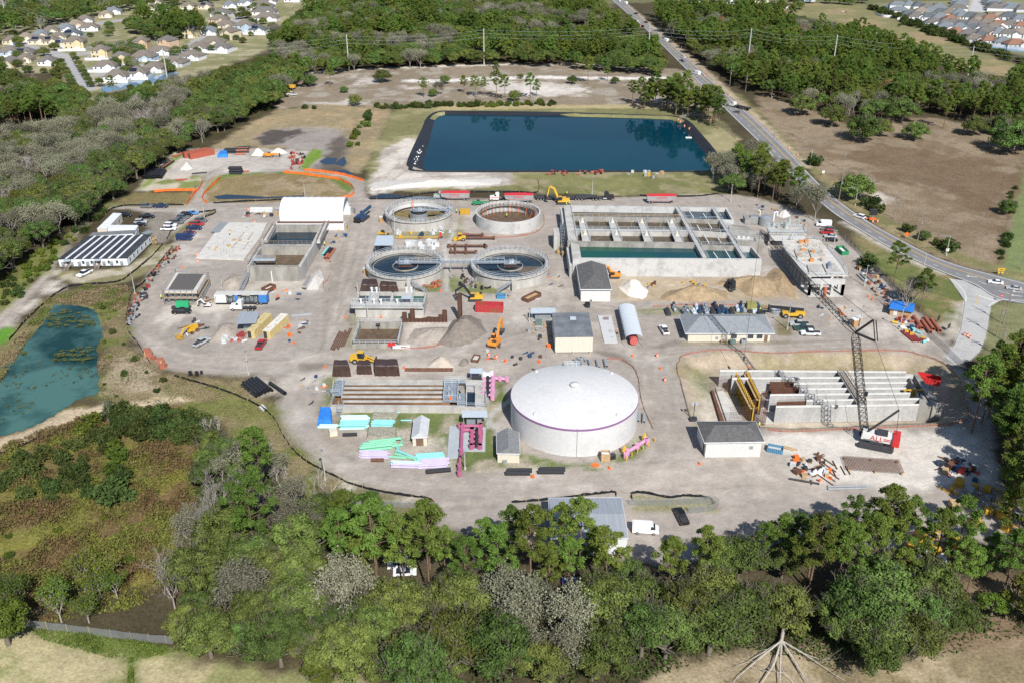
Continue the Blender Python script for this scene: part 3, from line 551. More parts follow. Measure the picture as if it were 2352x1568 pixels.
def clarifier(cx,cy,r,zt,label,mode):
 t=thing('clarifier_tank',label,'clarifier',(cx,cy,0),group='round clarifier tanks')
 if mode=='new':
  MB().lathe(cx,cy,[(r,-.3),(r,zt),(r-.6,zt+.005),(r-.6,.2)],72).build('wall',CONCW,t,smooth=False)
  MB().lathe(cx,cy,[(r-.6,.35),(.05,.3)],48).build('floor',SLUDGE,t)
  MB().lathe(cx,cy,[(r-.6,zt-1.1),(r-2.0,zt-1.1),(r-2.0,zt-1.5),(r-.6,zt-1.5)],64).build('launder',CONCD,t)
  p=MB()
  for k in range(40):
   a=2*PI*k/40;q=(cx+(r-2.1)*math.cos(a),cy+(r-2.1)*math.sin(a));p.beam((*q,.3),(*q,zt+.5+.5*rnd.random()),.13)
   p.beam((cx+(r-.7)*math.cos(a),cy+(r-.7)*math.sin(a),zt-1),(*q,zt-.9),.1)
  p.tube(ring(cx,cy,r-2.1,zt-.2,40),.05,4);p.build('scaffold',RUSTM,t)
  o=MB()
  for k in range(18):a=2*PI*k/18+.1;q=(cx+(r-3.0)*math.cos(a),cy+(r-3.0)*math.sin(a));o.beam((*q,.3),(cx+(r-2.2)*math.cos(a),cy+(r-2.2)*math.sin(a),zt-1.4),.12)
  o.build('shoring',ORNG,t);return t
 rim=MB().lathe(cx,cy,[(r-.55,zt-.5),(r,zt-.42),(r,zt),(r-1.5,zt+.004),(r-1.5,zt-1.2)],80).build('rim',CONC,t)
 MB().lathe(cx,cy,[(r-.55,-.3),(r-.55,zt-.5)],80).build('wall',CONC,t,smooth=True)
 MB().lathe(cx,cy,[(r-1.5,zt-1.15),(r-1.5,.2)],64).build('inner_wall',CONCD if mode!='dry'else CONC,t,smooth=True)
 if mode=='dry':
  MB().lathe(cx,cy,[(r-1.5,.5),(.05,.2)],48).build('floor',pm('algae floor',(.17,.13,.055),.8,.35,.5,fine=.2),t)
  MB().lathe(cx,cy,[(r-1.5,zt-1.6),(r-2.6,zt-1.6),(r-2.6,zt-.7),(r-2.8,zt-.7),(r-2.8,zt-2.0)],72).build('launder',TANKW,t)
  MB().lathe(cx,cy,[(3.6,.3),(3.6,zt-.6),(3.3,zt-.6),(3.3,.3)],28).build('center_drum',STEEL,t)
  l=MB();a,b=Vector((cx-3.4,cy+r-3,zt+.3)),Vector((cx-2.6,cy+2.5,.4))
  for e in(-.35,.35):l.beam(a+Vector((e,0,0)),b+Vector((e,0,0)),.1)
  for k in range(14):c=a.lerp(b,k/13);l.beam(c-Vector((.35,0,0)),c+Vector((.35,0,0)),.09)
  l.build('ladder',ORNG,t)
 else:
  MB().lathe(cx,cy,[(r-1.5,zt-1.35),(.05,zt-1.35)],64).build('water',DKW,t)
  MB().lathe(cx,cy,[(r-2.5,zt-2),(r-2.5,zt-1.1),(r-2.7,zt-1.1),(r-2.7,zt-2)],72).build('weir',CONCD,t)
  a0=.75 if mode=='wet'else-.55;MB().lathe(cx,cy,[(r-2.8,zt-1.32),(3.0,zt-1.32)],20,a0-.55,a0+.55).build('scum',pm('scum',(.12,.10,.08),.7,.3,.5),t)
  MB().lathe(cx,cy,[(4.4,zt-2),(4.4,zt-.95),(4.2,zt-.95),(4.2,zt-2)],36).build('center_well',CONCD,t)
  b=MB()
  for e in range(5):b.beam((cx-2,cy-1.6+e*.8,zt-.8),(cx+2.4,cy-1.6+e*.8,zt-.8),.14)
  b.beam((cx-2,cy-1.8,zt-.9),(cx-2,cy+1.6,zt-.9),.2).beam((cx+2.4,cy-1.8,zt-.9),(cx+2.4,cy+1.6,zt-.9),.2);b.build('rake_frame',RUSTM,t)
 s=1 if mode!='mirror'else-1
 br=MB().box(cx+s*(r/2-1.6),cy+.2,zt+.02,r+3.6,1.7,.22);br.box(cx,cy+.2,zt+.03,4.2,3.4,.24);b=br.build('bridge',STEEL,t)
 MB().rail([(cx-2,cy-1.4,zt+.25),(cx+s*(r-.4),cy-.6,zt+.25)]).rail([(cx-2,cy+1.8,zt+.25),(cx+s*(r-.4),cy+1.0,zt+.25)]).rail([(cx-s*2,cy-1.4,zt+.25),(cx-s*2,cy+1.8,zt+.25)]).build('bridge_railing',ALU,t)
 MB().cyl((cx,cy+.2,zt+.2),(cx,cy+.2,zt+1.2),.6,.45,10).box(cx+.9,cy+.5,zt+.25,.8,.8,.9).build('drive_unit',STEEL,t)
 MB().rail(ring(cx,cy,r-.15,zt,44),1.1,.035,4).build('outer_railing',ALU,t);MB().rail(ring(cx,cy,r-1.4,zt,44),1.1,.035,4).build('inner_railing',ALU,t)
 return t
clarifier(-36.45,352.7,13.4,3.9,'drained round clarifier with orange ladder and white launder beside the tent','dry')
clarifier(-1.5,349.6,12.6,4.7,'round concrete clarifier under construction with rusty scaffold inside','new')
CC3=clarifier(-36.55,300.4,13.5,3.8,'round dark water clarifier whose bridge starts at its centre, below the ribbed canopy','wet')
CC4=clarifier(-.6,300.1,13.6,3.9,'round dark water clarifier beside the big basin stairs, stair towards the excavator','mirror')
for root,ux,sx in((CC3,942,1),(CC4,1180,-1)):
 a=G(ux,650,3.8);b0=G(ux+sx*26,670,0);m_=MB();x0,y0=G(ux,668);stair(m_,(x0+sx*5.6,y0-1.2,0),(x0+sx*.6,y0-1.0,3.7),1.1);m_.build('stair',STEEL,root);MB().box(x0-sx*.2,y0+.5,-.1,1.6,2.6,3.8).build('stair_pier',CONC,root)
b=MB().box(-18.6,300.4,3.95,10.2,1.3,.2);fb=thing('footbridge','grey footbridge linking the two dark water clarifiers','footbridge',(-18.6,300.4,0));b.build('deck',STEEL,fb)
MB().rail([(-23.6,299.8,4.1),(-13.6,299.8,4.1)]).rail([(-23.6,301,4.1),(-13.6,301,4.1)]).build('railing',ALU,fb);MB().beam((-21,300.4,0),(-21,300.4,3.95),.25).build('post',STEEL,fb);MB().beam((-16.5,300.4,0),(-16.5,300.4,3.95),.25).build('post',STEEL,fb)
BZ=6.25;B=lambda*ps:crs(2,1,*ps)
bx,by=G(*cr(2,1,1300,600),BZ);t=thing('aeration_basin','big rectangular concrete treatment basin with green front cell and walkways','basin',(bx,by,0))
MB().prism(GP(B((560,815),(2300,820),(2282,808),(568,800)),BZ),-.3,BZ).build('front_wall',CONCW,t)
k=MB();slab(k,B((2300,821),(2282,808),(2190,700),(2206,696)),BZ,-.3,.006);slab(k,B((2206,698),(2190,706),(2060,700),(2058,690)),BZ,-.3,.009);k.build('end_wall',CONCW,t)
k=MB();slab(k,B((475,318),(1970,340),(1973,350),(478,327)),BZ,-.3);slab(k,B((1958,341),(1973,339),(2041,455),(2022,455)),BZ,-.3,.004);slab(k,B((1880,446),(2041,453),(2041,461),(1882,456)),BZ,-.3,.008);k.build('back_wall',CONCW,t)
k=MB();slab(k,B((474,318),(541,326),(602,642),(518,640)),BZ,-.3,.012);slab(k,B((538,664),(615,680),(637,805),(558,816)),BZ,-.3,.012);k.build('end_deck',CONC,t)
k=MB();slab(k,B((545,418),(1560,432),(1562,444),(548,430)),BZ,0,.016);slab(k,B((1570,438),(1885,450),(1890,460),(1575,448)),BZ,0,.017);slab(k,B((506,645),(1702,660),(1706,682),(512,662)),BZ,0,.018);slab(k,B((1738,678),(2056,690),(2060,702),(1744,692)),BZ,0,.019)
k.build('divider_wall',CONCD,t)
k=MB();slab(k,B((575,536),(1640,548),(1645,572),(580,560)),BZ,4.6,.02);slab(k,B((1646,550),(2005,572),(2012,592),(1652,572)),BZ,4.6,.02);k.build('walkway',CONC,t)
for q,n_ in((B((1498,335),(1537,340),(1806,814),(1758,812)),1),(B((1835,345),(1864,348),(2158,814),(2118,812)),2)):k=MB();slab(k,q,BZ,0,.024+.004*n_);k.build('walkway',CONC,t)
for i,q in enumerate((((612,450),(668,452),(722,642),(645,640)),((884,455),(946,455),(1012,645),(935,642)),((1152,457),(1216,458),(1292,650),(1215,648)),((1420,458),(1490,460),(1578,656),(1500,652)))):
 k=MB();slab(k,B(*q),BZ,5.7,.034);w=k.build('walkway',CONC,t);P4=[(*G(*u,BZ),BZ)for u in B(*q)]
 MB().rail([P4[0],P4[3]],1.1,.035,3).rail([P4[1],P4[2]],1.1,.035,3).build('railing',ALU,w)
 for f in(.12,.72):c=lerp(lerp(P4[0],P4[1],.5),lerp(P4[3],P4[2],.5),f);MB().cyl(c,(c[0],c[1],c[2]+.5),.75,.6,10).cyl((c[0],c[1],c[2]+.5),(c[0],c[1],c[2]+1.5),.4,.3,8).build('mixer_motor',CREAM,w)
flat(B((541,330),(1500,342),(1562,434),(546,420)),BZ-2.3).build('water',BLW,t);flat(B((1530,345),(1840,350),(1900,452),(1570,442)),BZ-1.4).build('water',BLW,t);flat(B((1860,350),(1960,350),(2025,455),(1905,450)),BZ-1.4).build('water',DKW,t)
flat(B((545,428),(1562,440),(1705,672),(598,650)),BZ-1.6).build('aerated_water',FOAM,t);flat(B((1575,450),(1890,462),(2058,690),(1742,680)),BZ-1.4).build('aerated_water',FOAM,t)
flat(B((605,672),(1705,676),(1790,806),(632,802)),BZ-1.5).build('green_water',GRW,t);flat(B((1745,690),(2060,700),(2130,808),(1805,808)),BZ-1.6).build('green_water',GRW,t);flat(B((2085,700),(2192,702),(2280,808),(2155,808)),BZ-1.9).build('green_water',GRW,t)
k=MB()
for a,c in(((1625,368),(1670,432)),((1755,392),(1785,435)),((1700,500),(1725,545)),((1800,478),(1835,530)),((1765,590),(1810,668)),((1892,620),(1920,660)),((1850,748),(1890,806)),((1953,722),(2008,808))):MB().beam((*G(*cr(2,1,*a),BZ-.3),BZ-.4),(*G(*cr(2,1,*c),BZ-.3),BZ-.4),.28).build('baffle',WHITE,t)
k=MB()
for ln in(((580,536),(1640,548)),((580,560),(1640,572)),((1498,335),(1758,812)),((1537,340),(1806,814)),((1835,345),(2118,812)),((1864,348),(2150,800)),((1646,550),(2005,572)),((545,330),(600,640)),((500,480),(520,640)),((1740,680),(2056,690)),((1575,440),(1885,450))):k.rail([(*G(*cr(2,1,*q),BZ),BZ)for q in ln],1.1,.035,3)
k.build('railing',ALU,t)
k=MB()
k.rail([(*G(*cr(2,1,*q),BZ),BZ)for q in((548,422),(1558,434))],1.2,.06,2.5);k.build('timber_guard',WOOD,t)
for q in((565,650),(802,500),(970,480),(1095,520),(1245,490),(1360,530),(1530,460),(1785,440),(1905,545),(1925,650),(698,485)):
 x,y=G(*cr(2,1,*q),BZ);MB().beam((x,y,BZ),(x,y,BZ+3.2),.1).box(x,y,BZ+3.2,.5,.3,.15).build('lamp_post',STEEL,t)
k=MB();a=G(*cr(2,1,478,800));c=G(*cr(2,1,500,600),BZ);stair(k,(a[0],a[1],0),(a[0]-.1,a[1]+16,BZ),1.3);k.build('stair',STEEL,t);MB().box(a[0]-2.3,a[1]+12,-.1,2.2,9,5.2).build('stair_pier',CONC,t)
k=MB();slab(k,B((500,700),(530,700),(560,860),(530,880)),4.2,-.2);slab(k,B((443,340),(470,338),(492,470),(462,470)),4.5,-.2,.003);k.build('side_trough',CONCW,t)
gx_,gy_=G(*cr(2,1,2150,650),5);g_=thing('valve_gallery','weathered concrete channel block with railings at the end of the big basin','gallery',(gx_,gy_,0))
k=MB();slab(k,B((2012,572),(2310,592),(2318,612),(2020,594)),5.4,-.2);slab(k,B((2065,640),(2250,645),(2246,665),(2072,658)),4.8,-.2);slab(k,B((2228,606),(2312,610),(2318,635),(2236,632)),5.2,-.2,.01);slab(k,B((1985,500),(2185,512),(2190,540),(2000,530)),4.2,-.2);k.build('wall',CONCD,g_)
k=MB();slab(k,B((2030,600),(2240,608),(2250,645),(2065,640)),4.5,-.2);k.build('deck',CONC,g_)
k=MB()
for ln in(((2012,572),(2310,592)),((2065,640),(2250,645)),((2030,600),(2240,606)),((1985,500),(2185,512))):k.rail([(*G(*cr(2,1,*q),4.9),4.9)for q in ln],1.1,.04,2)
k.build('railing',ALU,g_)
for i in range(4):x,y=G(*cr(2,1,2080+i*45,622),4.5);MB().cyl((x,y,4.5),(x,y,5.2),.5,.5,10).build('valve',WHITE,g_)
Q=[(567,614),(690,614),(744,517),(626,517)];LZ=5.1;lx,ly=G(655,565,LZ);t=thing('holding_basin','two cell concrete basin with timber guarded walkways beside the white slab','basin',(lx,ly,0))
k=MB();slab(k,[(567,614),(690,614),(688,609.5),(569,609.5)],LZ,-.3);k.build('front_wall',CONCD,t)
k=MB();slab(k,[(690,614.5),(685,611),(715,563),(724,557)],LZ,-.3,.004);slab(k,[(724,557),(714,563),(738,516),(748,513)],LZ,-.3,.006);k.build('side_wall',CONC,t)
k=MB();slab(k,[(566,614),(572,611),(634,516),(622,516)],LZ,-.3,.008);k.build('side_wall',CONC,t)
k=MB();slab(k,[(590,568),(714,568),(718,561),(594,561)],LZ,-.3,.010);slab(k,[(626,519),(745,519),(746,516),(628,516)],LZ,-.3,.012);k.build('divider_wall',CONCD,t)
k=MB();slab(k,[(727,556),(735,556),(756,512),(747,512)],LZ,4.5,.014);slab(k,[(605,553),(614,555),(634,520),(627,518)],LZ,4.5,.014);k.build('walkway',CONCW,t)
flat([(634,519),(740,519),(716,563),(600,563)],LZ-2.6).build('water',BLW,t);flat([(592,566),(714,566),(686,612),(572,612)],LZ-3.0).build('sludge',SLUDGE,t)
k=MB()
for ln in(((727,556),(747,512)),((736,556),(756,512)),((605,553),(627,518)),((614,555),(634,520)),((596,560),(716,561)),((570,610),(600,563))):k.rail([(*G(*q,LZ),LZ)for q in ln],1.15,.055,1.6)
k.build('timber_guard',pm('grey timber',(.20,.16,.13),.9,.3,2),t)
x,y=G(625,595,LZ);MB().box(x-3.5,y,LZ-.4,9,1.6,.2).rail([(x-8,y-.8,LZ-.2),(x+1,y-.8,LZ-.2)]).rail([(x-8,y+.8,LZ-.2),(x+1,y+.8,LZ-.2)]).build('platform',ALU,t)
k=MB();a=G(553,671);stair(k,(a[0],a[1],0),(a[0]+1.0,a[1]+13,LZ),1.3);k.build('stair',STEEL,t);x,y=G(626,646);MB().beam((x,y-.15,0),(x,y-.15,3.6),.3).build('downpipe',WHITE,t)
t=thing('foundation_slab','fresh white concrete slab with rebar stubs and lumber beside the two cell basin','slab',G(535,555));k=MB();slab(k,[(450,592),(560,596),(598,545),(614,512),(512,511)],.45,-.2);k.build('slab',CONCN,t)
for q in([(532,571),(559,573),(570,558),(545,556)],[(547,551),(570,552),(580,537),(560,536)]):P4=GP(q,.5);MB().wall(P4,.35,.45,.75,True).build('curb',CONC,t)
k=MB()
for i in range(60):x,y=G(rnd.uniform(500,585),rnd.uniform(545,592),.45);k.beam((x,y,.45),(x,y,1.0),.06)
k.build('rebar',RUSTM,t)
fx0,fy0=G(643,527);fx1,_=G(788,527);bk=G(805,493)[1];t=thing('tunnel_tent','white fabric tunnel tent standing on white container walls','tent',((fx0+fx1)/2,(fy0+bk)/2,0))
cy_=(fy0+bk)/2+1;hw=(bk-fy0)/2-.5;hz_=2.6;H_=6.6;k=MB();n_=18;vs=[];N8=16
for i in range(n_+1):
 x=fx0+(fx1-fx0)*i/n_;sag=.14*(i%2)
 for j in range(N8+1):a=PI*j/N8;vs.append((x,cy_-hw*math.cos(a)*(1),hz_+(H_-sag)*math.sin(a)**.8))
k.add(vs,[(i*(N8+1)+j,(i+1)*(N8+1)+j,(i+1)*(N8+1)+j+1,i*(N8+1)+j+1)for i in range(n_)for j in range(N8)]);k.build('canopy',pm('white fabric',(.66,.67,.70),.7,.05,.4,fine=.04),t,smooth=True)
k=MB()
for j in(0,1,2,3):k.tube([(fx1+.05 if j==0 else fx0+(fx1-fx0)*j/4,cy_-hw*math.cos(PI*i/12)*.99,hz_+(H_-.2)*math.sin(PI*i/12)**.8)for i in range(13)],.1,5)
k.build('rib',ALU,t)
MB().box((fx0+fx1)/2-.3,fy0+.3,0,fx1-fx0+1.8,2.4,2.6).build('front_container',pm('white container',(.66,.68,.72),.6,.1,1,streak=(8,8,.1)),t);MB().box((fx0+fx1)/2-.3,fy0+.4,2.6,fx1-fx0+1.2,2.2,.06).build('container_top',RUSTM,t)
MB().box((fx0+fx1)/2,bk+.8,0,fx1-fx0+1,2.4,2.6).build('back_container',WHITE,t);MB().box(fx1+2,bk+.5,0,.12,2.4,2.5,.5).box(fx1+1.8,fy0,0,.12,2.3,2.4,.3).build('container_door',STEEL,t)
t=thing('pump_house','new flat roofed pump house wrapped in scaffolding','building',G(425,680));PZ=4.3
top=[cr(0,1,1510,1112),cr(0,1,1810,1115),cr(0,1,1900,962),cr(0,1,1620,935)];k=MB();slab(k,top,PZ,PZ-.45);k.build('roof_slab',CONCN,t)
k=MB();slab(k,[cr(0,1,1545,1092),cr(0,1,1770,1096),cr(0,1,1866,950),cr(0,1,1640,945)],PZ+.25,PZ);k.build('roof',pm('dark gravel roof',(.10,.095,.092),.95,.25,3,fine=.25),t);MB().prism(inset(GP(top,PZ),1.0),0,PZ-.45).build('wall',CONCD,t)
k=MB();P4=GP(top,PZ);P5=[lerp(p,(sum(q[0]for q in P4)/4,sum(q[1]for q in P4)/4),-.09)for p in P4]
for a,b in zip(P5,P5[1:]+P5[:1]):
 m_=int(math.hypot(b[0]-a[0],b[1]-a[1])/1.8)
 for off in(0,.06):
  for i in range(m_+1):p=lerp(a,b,i/m_);p=lerp(p,(sum(q[0]for q in P4)/4,sum(q[1]for q in P4)/4),off);k.beam((*p,0),(*p,PZ+1),.07)
 for z in(.4,2.2,4.0,PZ+1):k.beam((*a,z),(*b,z),.07)
 for i in range(m_):p,q=lerp(a,b,i/m_),lerp(a,b,(i+1)/m_);k.beam((*p,.3),(*q,2.2),.06);k.beam((*p,4.0),(*q,2.2),.06)
k.build('scaffold',STEEL,t);k=MB()
for a,b in zip(P5,P5[1:]+P5[:1]):c=(sum(q[0]for q in P4)/4,sum(q[1]for q in P4)/4);a2,b2=lerp(a,c,.05),lerp(b,c,.05);k.beam((*a2,2.25),(*b2,2.25),.75,.08);k.beam((*a2,PZ-.4),(*b2,PZ-.4),.7,.08)
k.build('scaffold_board',WOOD,t)
t=thing('office_trailer','long white office trailer complex with dark roof and seven pale ridges','trailer',G(240,595));OZ=3.3
ro=[cr(0,1,530,815),cr(0,1,1165,805),cr(0,1,1387,590),cr(0,1,810,603)];P4=GP(ro,OZ);MB().prism(P4,OZ-.12,OZ+.05).build('roof',pm('dark membrane',(.04,.045,.055),.8,.4,.3,fine=.15),t);MB().prism(inset(P4,.12),.5,OZ-.12).build('wall',WHITE,t)
MB().prism(inset(P4,.5),-.1,.5).build('skirt',DRKS,t)
k=MB()
for i in range(7):f=(i+.95)/8.05;a,b=lerp(P4[0],P4[1],f),lerp(P4[3],P4[2],f);k.beam((*a,OZ+.1),(*b,OZ+.1),.75,.12)
k.build('ridge',pm('pale roof seam',(.62,.64,.68),.6,.1,1),t)
W4=inset(P4,.12);fr_=[('window',f,.8,1.3,1.1)for f in(.355,.48,.73,.85)]+[('door',.13,.95,.5,2),('door',.58,.95,.5,2)];openings(t,W4[0],W4[1],0,fr_);openings(t,W4[1],W4[2],0,[('window',f,.8,1.2,1.3)for f in(.1,.25,.4,.57,.74,.92)])
for f in(.06,.19,.3,.42,.52,.66,.77,.92):p=lerp(W4[0],W4[1],f);MB().box(p[0],p[1]-.35,1.2,.9,.6,1.1).build('air_conditioner',STEEL,t)
for f in(.14,.58):
 p=lerp(W4[0],W4[1],f);k=MB();stair(k,(p[0],p[1]-3.4,0),(p[0],p[1]-1.2,1.0),1.2);k.box(p[0],p[1]-.6,.9,1.6,1.2,.12);k.build('steps',pm('weathered wood',(.28,.24,.2),.9,.2,2),t);MB().box(p[0],p[1]-.8,3.0,2.2,1.7,.1).build('awning',ALU,t)
t=thing('trailer','grey roofed double trailer joined behind the office complex','trailer',G(270,540));P4=GP([cr(0,1,815,600),cr(0,1,1225,578),cr(0,1,1240,545),cr(0,1,850,570)],OZ);MB().prism(P4,OZ-.1,OZ+.05).build('roof',pm('grey membrane',(.16,.17,.18),.8,.2,.4),t);MB().prism(inset(P4,.12),0,OZ-.1).build('wall',WHITE,t)
t=thing('trailer','white curved roof trailer between the office complex and the parking lot','trailer',G(283,527));P4=GP([cr(0,1,985,535),cr(0,1,1240,545),cr(0,1,1270,500),cr(0,1,1000,498)],OZ+.2);MB().prism(P4,OZ-.1,OZ+.2,.06).build('roof',WHITE,t);MB().prism(inset(P4,.1),0,OZ-.1).build('wall',WHITE,t);W4=inset(P4,.1);openings(t,W4[1],W4[2],0,[('window',.5,.8,1.2,1)])
t=thing('trailer','narrow cream sided trailer with white roof at the edge of the parking lot','trailer',G(252,510));P4=GP([cr(0,1,890,535),cr(0,1,982,535),cr(0,1,1118,395),cr(0,1,1040,390)],OZ);MB().prism(P4,OZ-.1,OZ+.08).build('roof',WHITE,t);MB().prism(inset(P4,.12),0,OZ-.1).build('wall',CREAM,t);W4=inset(P4,.12);openings(t,W4[1],W4[2],0,[('window',.2,.9,1.2,1.1),('window',.75,.9,1.2,1.1),('door',.48,.95,.3,2)])
p=lerp(W4[1],W4[2],.48);MB().box(p[0]+.9,p[1]-.3,0,1.5,1.5,.6).build('steps',WOOD,t)
x,y=G(934/4+100,547);t=thing('entry_deck','timber ramp with roof at the end of the office complex','deck',G(346,555));x,y=G(346,556);MB().box(x,y,.8,4,2.2,.15,.9).build('floor',WOOD,t);MB().rail([(x-1,y-1.5,.9),(x+1.6,y+1.5,.9)],1,.06,1).build('railing',WOOD,t);MB().box(x-1.4,y+2,2.9,3.2,2.6,.12,.9).build('roof',STEEL,t);k=MB();stair(k,(x+2.5,y-2.6,0),(x+.8,y-.8,.9),1.2);k.build('steps',WOOD,t);MB().beam((x-2.2,y+1,0),(x-2.2,y+1,2.9),.14).beam((x-.4,y+3,0),(x-.4,y+3,2.9),.14).build('posts',WOOD,t)
IRON=pm('iron stained wall',(.13,.075,.045),.8,.4,.35,col2=(.26,.15,.08),mix=.55,streak=(.3,1,1),fine=.15);FZ=1.6;F=lambda*ps:crs(1,2,*ps);t=thing('filter_basin','low concrete filter basin of long parallel channels with a pump deck','basin',G(930,920));
k=MB();slab(k,F((668,598),(1928,608),(1926,582),(672,574)),FZ,-.2);k.build('front_wall',CONC,t);k=MB();slab(k,F((745,345),(1930,348),(1930,358),(745,357)),FZ,-.2,.004);k.build('back_wall',CONC,t);k=MB();slab(k,F((668,598),(690,596),(762,348),(745,345)),FZ,-.2,.008);k.build('end_wall',CONCD,t)
for i,(y0,xa,xb)in enumerate(((386,812,1722),(422,806,1722),(462,798,1720),(503,790,1716),(545,795,1780))):k=MB();slab(k,F((xa,y0+7),(xb,y0+7),(xb,y0-9),(xa+3,y0-9)),FZ,0,-.12);w=k.build('channel_wall',IRON,t);k=MB();slab(k,F((xa-1,y0+8),(xb,y0+8),(xb,y0-10),(xa+2,y0-10)),FZ,FZ-.115,.012);k.build('coping',CONC,w)
flat(F((690,592),(1850,596),(1850,352),(755,352)),.35).build('channel_water',pm('iron stained floor',(.10,.06,.035),.5,.5,.15,col2=(.28,.15,.07),mix=.52),t)
k=MB();slab(k,F((715,490),(795,490),(820,350),(735,350)),FZ+.25,FZ);slab(k,F((1720,545),(1850,548),(1858,375),(1735,372)),FZ+.3,FZ);slab(k,F((1735,372),(1930,375),(1930,350),(1735,350)),FZ+.34,FZ);slab(k,F((1850,580),(1920,582),(1924,470),(1855,470)),FZ+.32,0);k.build('deck',STEEL,t)
k=MB();slab(k,F((1928,610),(2118,612),(2110,350),(1930,347)),FZ-.2,-.2);k.build('pump_pad',CONC,t);flat(F((1938,590),(2012,590),(2016,462),(1940,460)),FZ-.15).build('pump_pit',DKW,t)
k=MB()
for ln in(((1720,545),(1735,372)),((1720,520),(1850,522)),((1858,375),(1850,548)),((1735,352),(1930,352)),((1735,385),(1928,388)),((1850,580),(1928,582)),((1934,410),(2018,412)),((2018,412),(2014,592)),((1930,592),(2118,596)),((2118,596),(2114,470)),((800,372),(788,545)),((715,375),(700,490)),((690,470),(770,470)),((735,372),(795,372))):k.rail([(*G(*cr(1,2,*q),FZ+.3),FZ+.3)for q in ln],1.1,.04,1.8)
k.build('railing',ALU,t);k=MB();a=G(*cr(1,2,752,695));stair(k,(a[0],a[1],0),(a[0]+.4,a[1]+4,FZ+.3),1.3);a=G(*cr(1,2,655,480));stair(k,(a[0],a[1],0),(a[0]+3.5,a[1]+2.2,FZ+.2),1.2);k.build('stair',STEEL,t)
k=MB()
for q in((1770,420),(1800,470),(1890,440),(1870,500),(1770,480)):x,y=G(*cr(1,2,*q),FZ+.4);k.cyl((x,y,FZ+.3),(x,y,FZ+1.3),.3,.2,8)
k.build('gate_operator',STEEL,t);x,y=G(*cr(1,2,1787,515),FZ+1);MB().cyl((x,y-.06,FZ+1),(x,y+.06,FZ+1),.45,.45,14).build('life_ring',ORNG,t)
t=thing('contact_tank','twin concrete contact tanks with railed deck and small canopy','tank',G(896,700));MZ=3.9;M_=lambda*ps:crs(1,1,*ps)
k=MB();P_o=GP(M_((915,1240),(1235,1242),(1250,1115),(948,1113)),MZ);k.wall(P_o,.45,-.2,MZ,True);P_o2=GP(M_((1238,1242),(1535,1242),(1562,1118),(1262,1116)),MZ);k.wall(P_o2,.45,-.2,MZ+.004,True);k.build('wall',CONC,t)
flat(M_((925,1238),(1230,1240),(1245,1118),(955,1116)),MZ-1.3).build('water',BLW,t);flat(M_((1245,1240),(1530,1240),(1555,1120),(1270,1118)),MZ-1.3).build('water',GRW,t)
k=MB();slab(k,M_((1035,1200),(1120,1200),(1140,1110),(1068,1108)),MZ+.1,MZ-.5);slab(k,M_((1350,1200),(1440,1200),(1455,1110),(1380,1108)),MZ+.1,MZ-.5);slab(k,M_((870,1252),(1538,1255),(1540,1205),(880,1200)),MZ+.12,MZ-.4);k.build('deck',CONC,t)
k=MB()
for ln in(((870,1252),(1538,1255)),((885,1204),(1540,1208)),((870,1252),(885,1204)),((1538,1255),(1540,1208)),((1035,1200),(1068,1108)),((1120,1200),(1140,1110)),((1350,1200),(1380,1108)),((1440,1200),(1455,1110)),((1068,1108),(1140,1110))):k.rail([(*G(*cr(1,1,*q),MZ+.1),MZ+.1)for q in ln],1.1,.045,1.6)
k.build('railing',ALU,t);x,y=G(*cr(1,1,1385,1225),MZ);MB().box(x,y,MZ+2.2,3,2.2,.12).build('canopy',ALU,t);k=MB();[k.beam((x+dx,y+dy,MZ),(x+dx,y+dy,MZ+2.2),.1)for dx in(-1.3,1.3)for dy in(-.9,.9)];k.build('canopy_post',STEEL,t)
for q in((1085,1225),(1150,1230),(965,1225),(1065,1120),(1110,1120),(1385,1118),(1430,1118),(1300,1230)):x,y=G(*cr(1,1,*q),MZ);MB().cyl((x,y,MZ),(x,y,MZ+1.5),.28,.28,8).box(x,y,MZ+1.4,.7,.5,.4).build('actuator',WHITE,t)
x,y=G(*cr(1,1,1112,1345));MB().beam((x,y,0),(x,y,3.2),.35).build('downpipe',WHITE,t)
t=thing('sludge_tank','open concrete pit tank with brown sludge floor and pipe railing','tank',G(868,775));UZ=1.3;uq=[(811,789),(913,789),(924,740),(826,740)];P4=GP(uq,UZ);MB().wall(P4,.5,-2.5,UZ,True).build('wall',CONCD,t);flat([(813,788),(912,788),(923,741),(827,741)],-.9).build('sludge',SLUDGE,t);ix2=near(GP(uq,0),1)
MB().rail([(*p,UZ)for p in P4]+[(*P4[0],UZ)],1.1,.045,1.8).build('railing',ALU,t);x,y=G(869,752,0);MB().cyl((x,y,-.8),(x,y,1),.12,.12,6).cyl((x-.6,y,1),(x+.6,y,1),.35,.35,8).build('mixer',DRKS,t)
t=thing('process_building','tan metal building with stained flat roof between the excavator and grey slab','building',G(1318,770));P4=GP([(1275,774),(1363,773),(1352.5,718),(1268,719)],5.3);MB().prism(P4,5.2,5.35).build('roof',FLATR,t);MB().prism(inset(P4,.12),.3,5.2).build('wall',TANW,t);MB().prism(inset(P4,.4),-.2,.3).build('base',CONC,t);x,y=G(1316,732,5.4);MB().box(x,y,5.35,1.8,1.5,.4).build('skylight',ALU,t)
x,y=G(1277,811);k=MB();[k.beam((x+f*9.8,y-.25,-.1),(x+f*9.8,y-.25,.9),.2)for f in(0,.5,1)];k.build('bollard',CREAM,t)
house('brick_building','grey shingled block building against the big basin wall','building',[(1333,665),(1405,665),(1391.5,609),(1323.5,609)],4.5,(.42,1.0),6.1,SHIN,BLOCK,.5,'hipy')
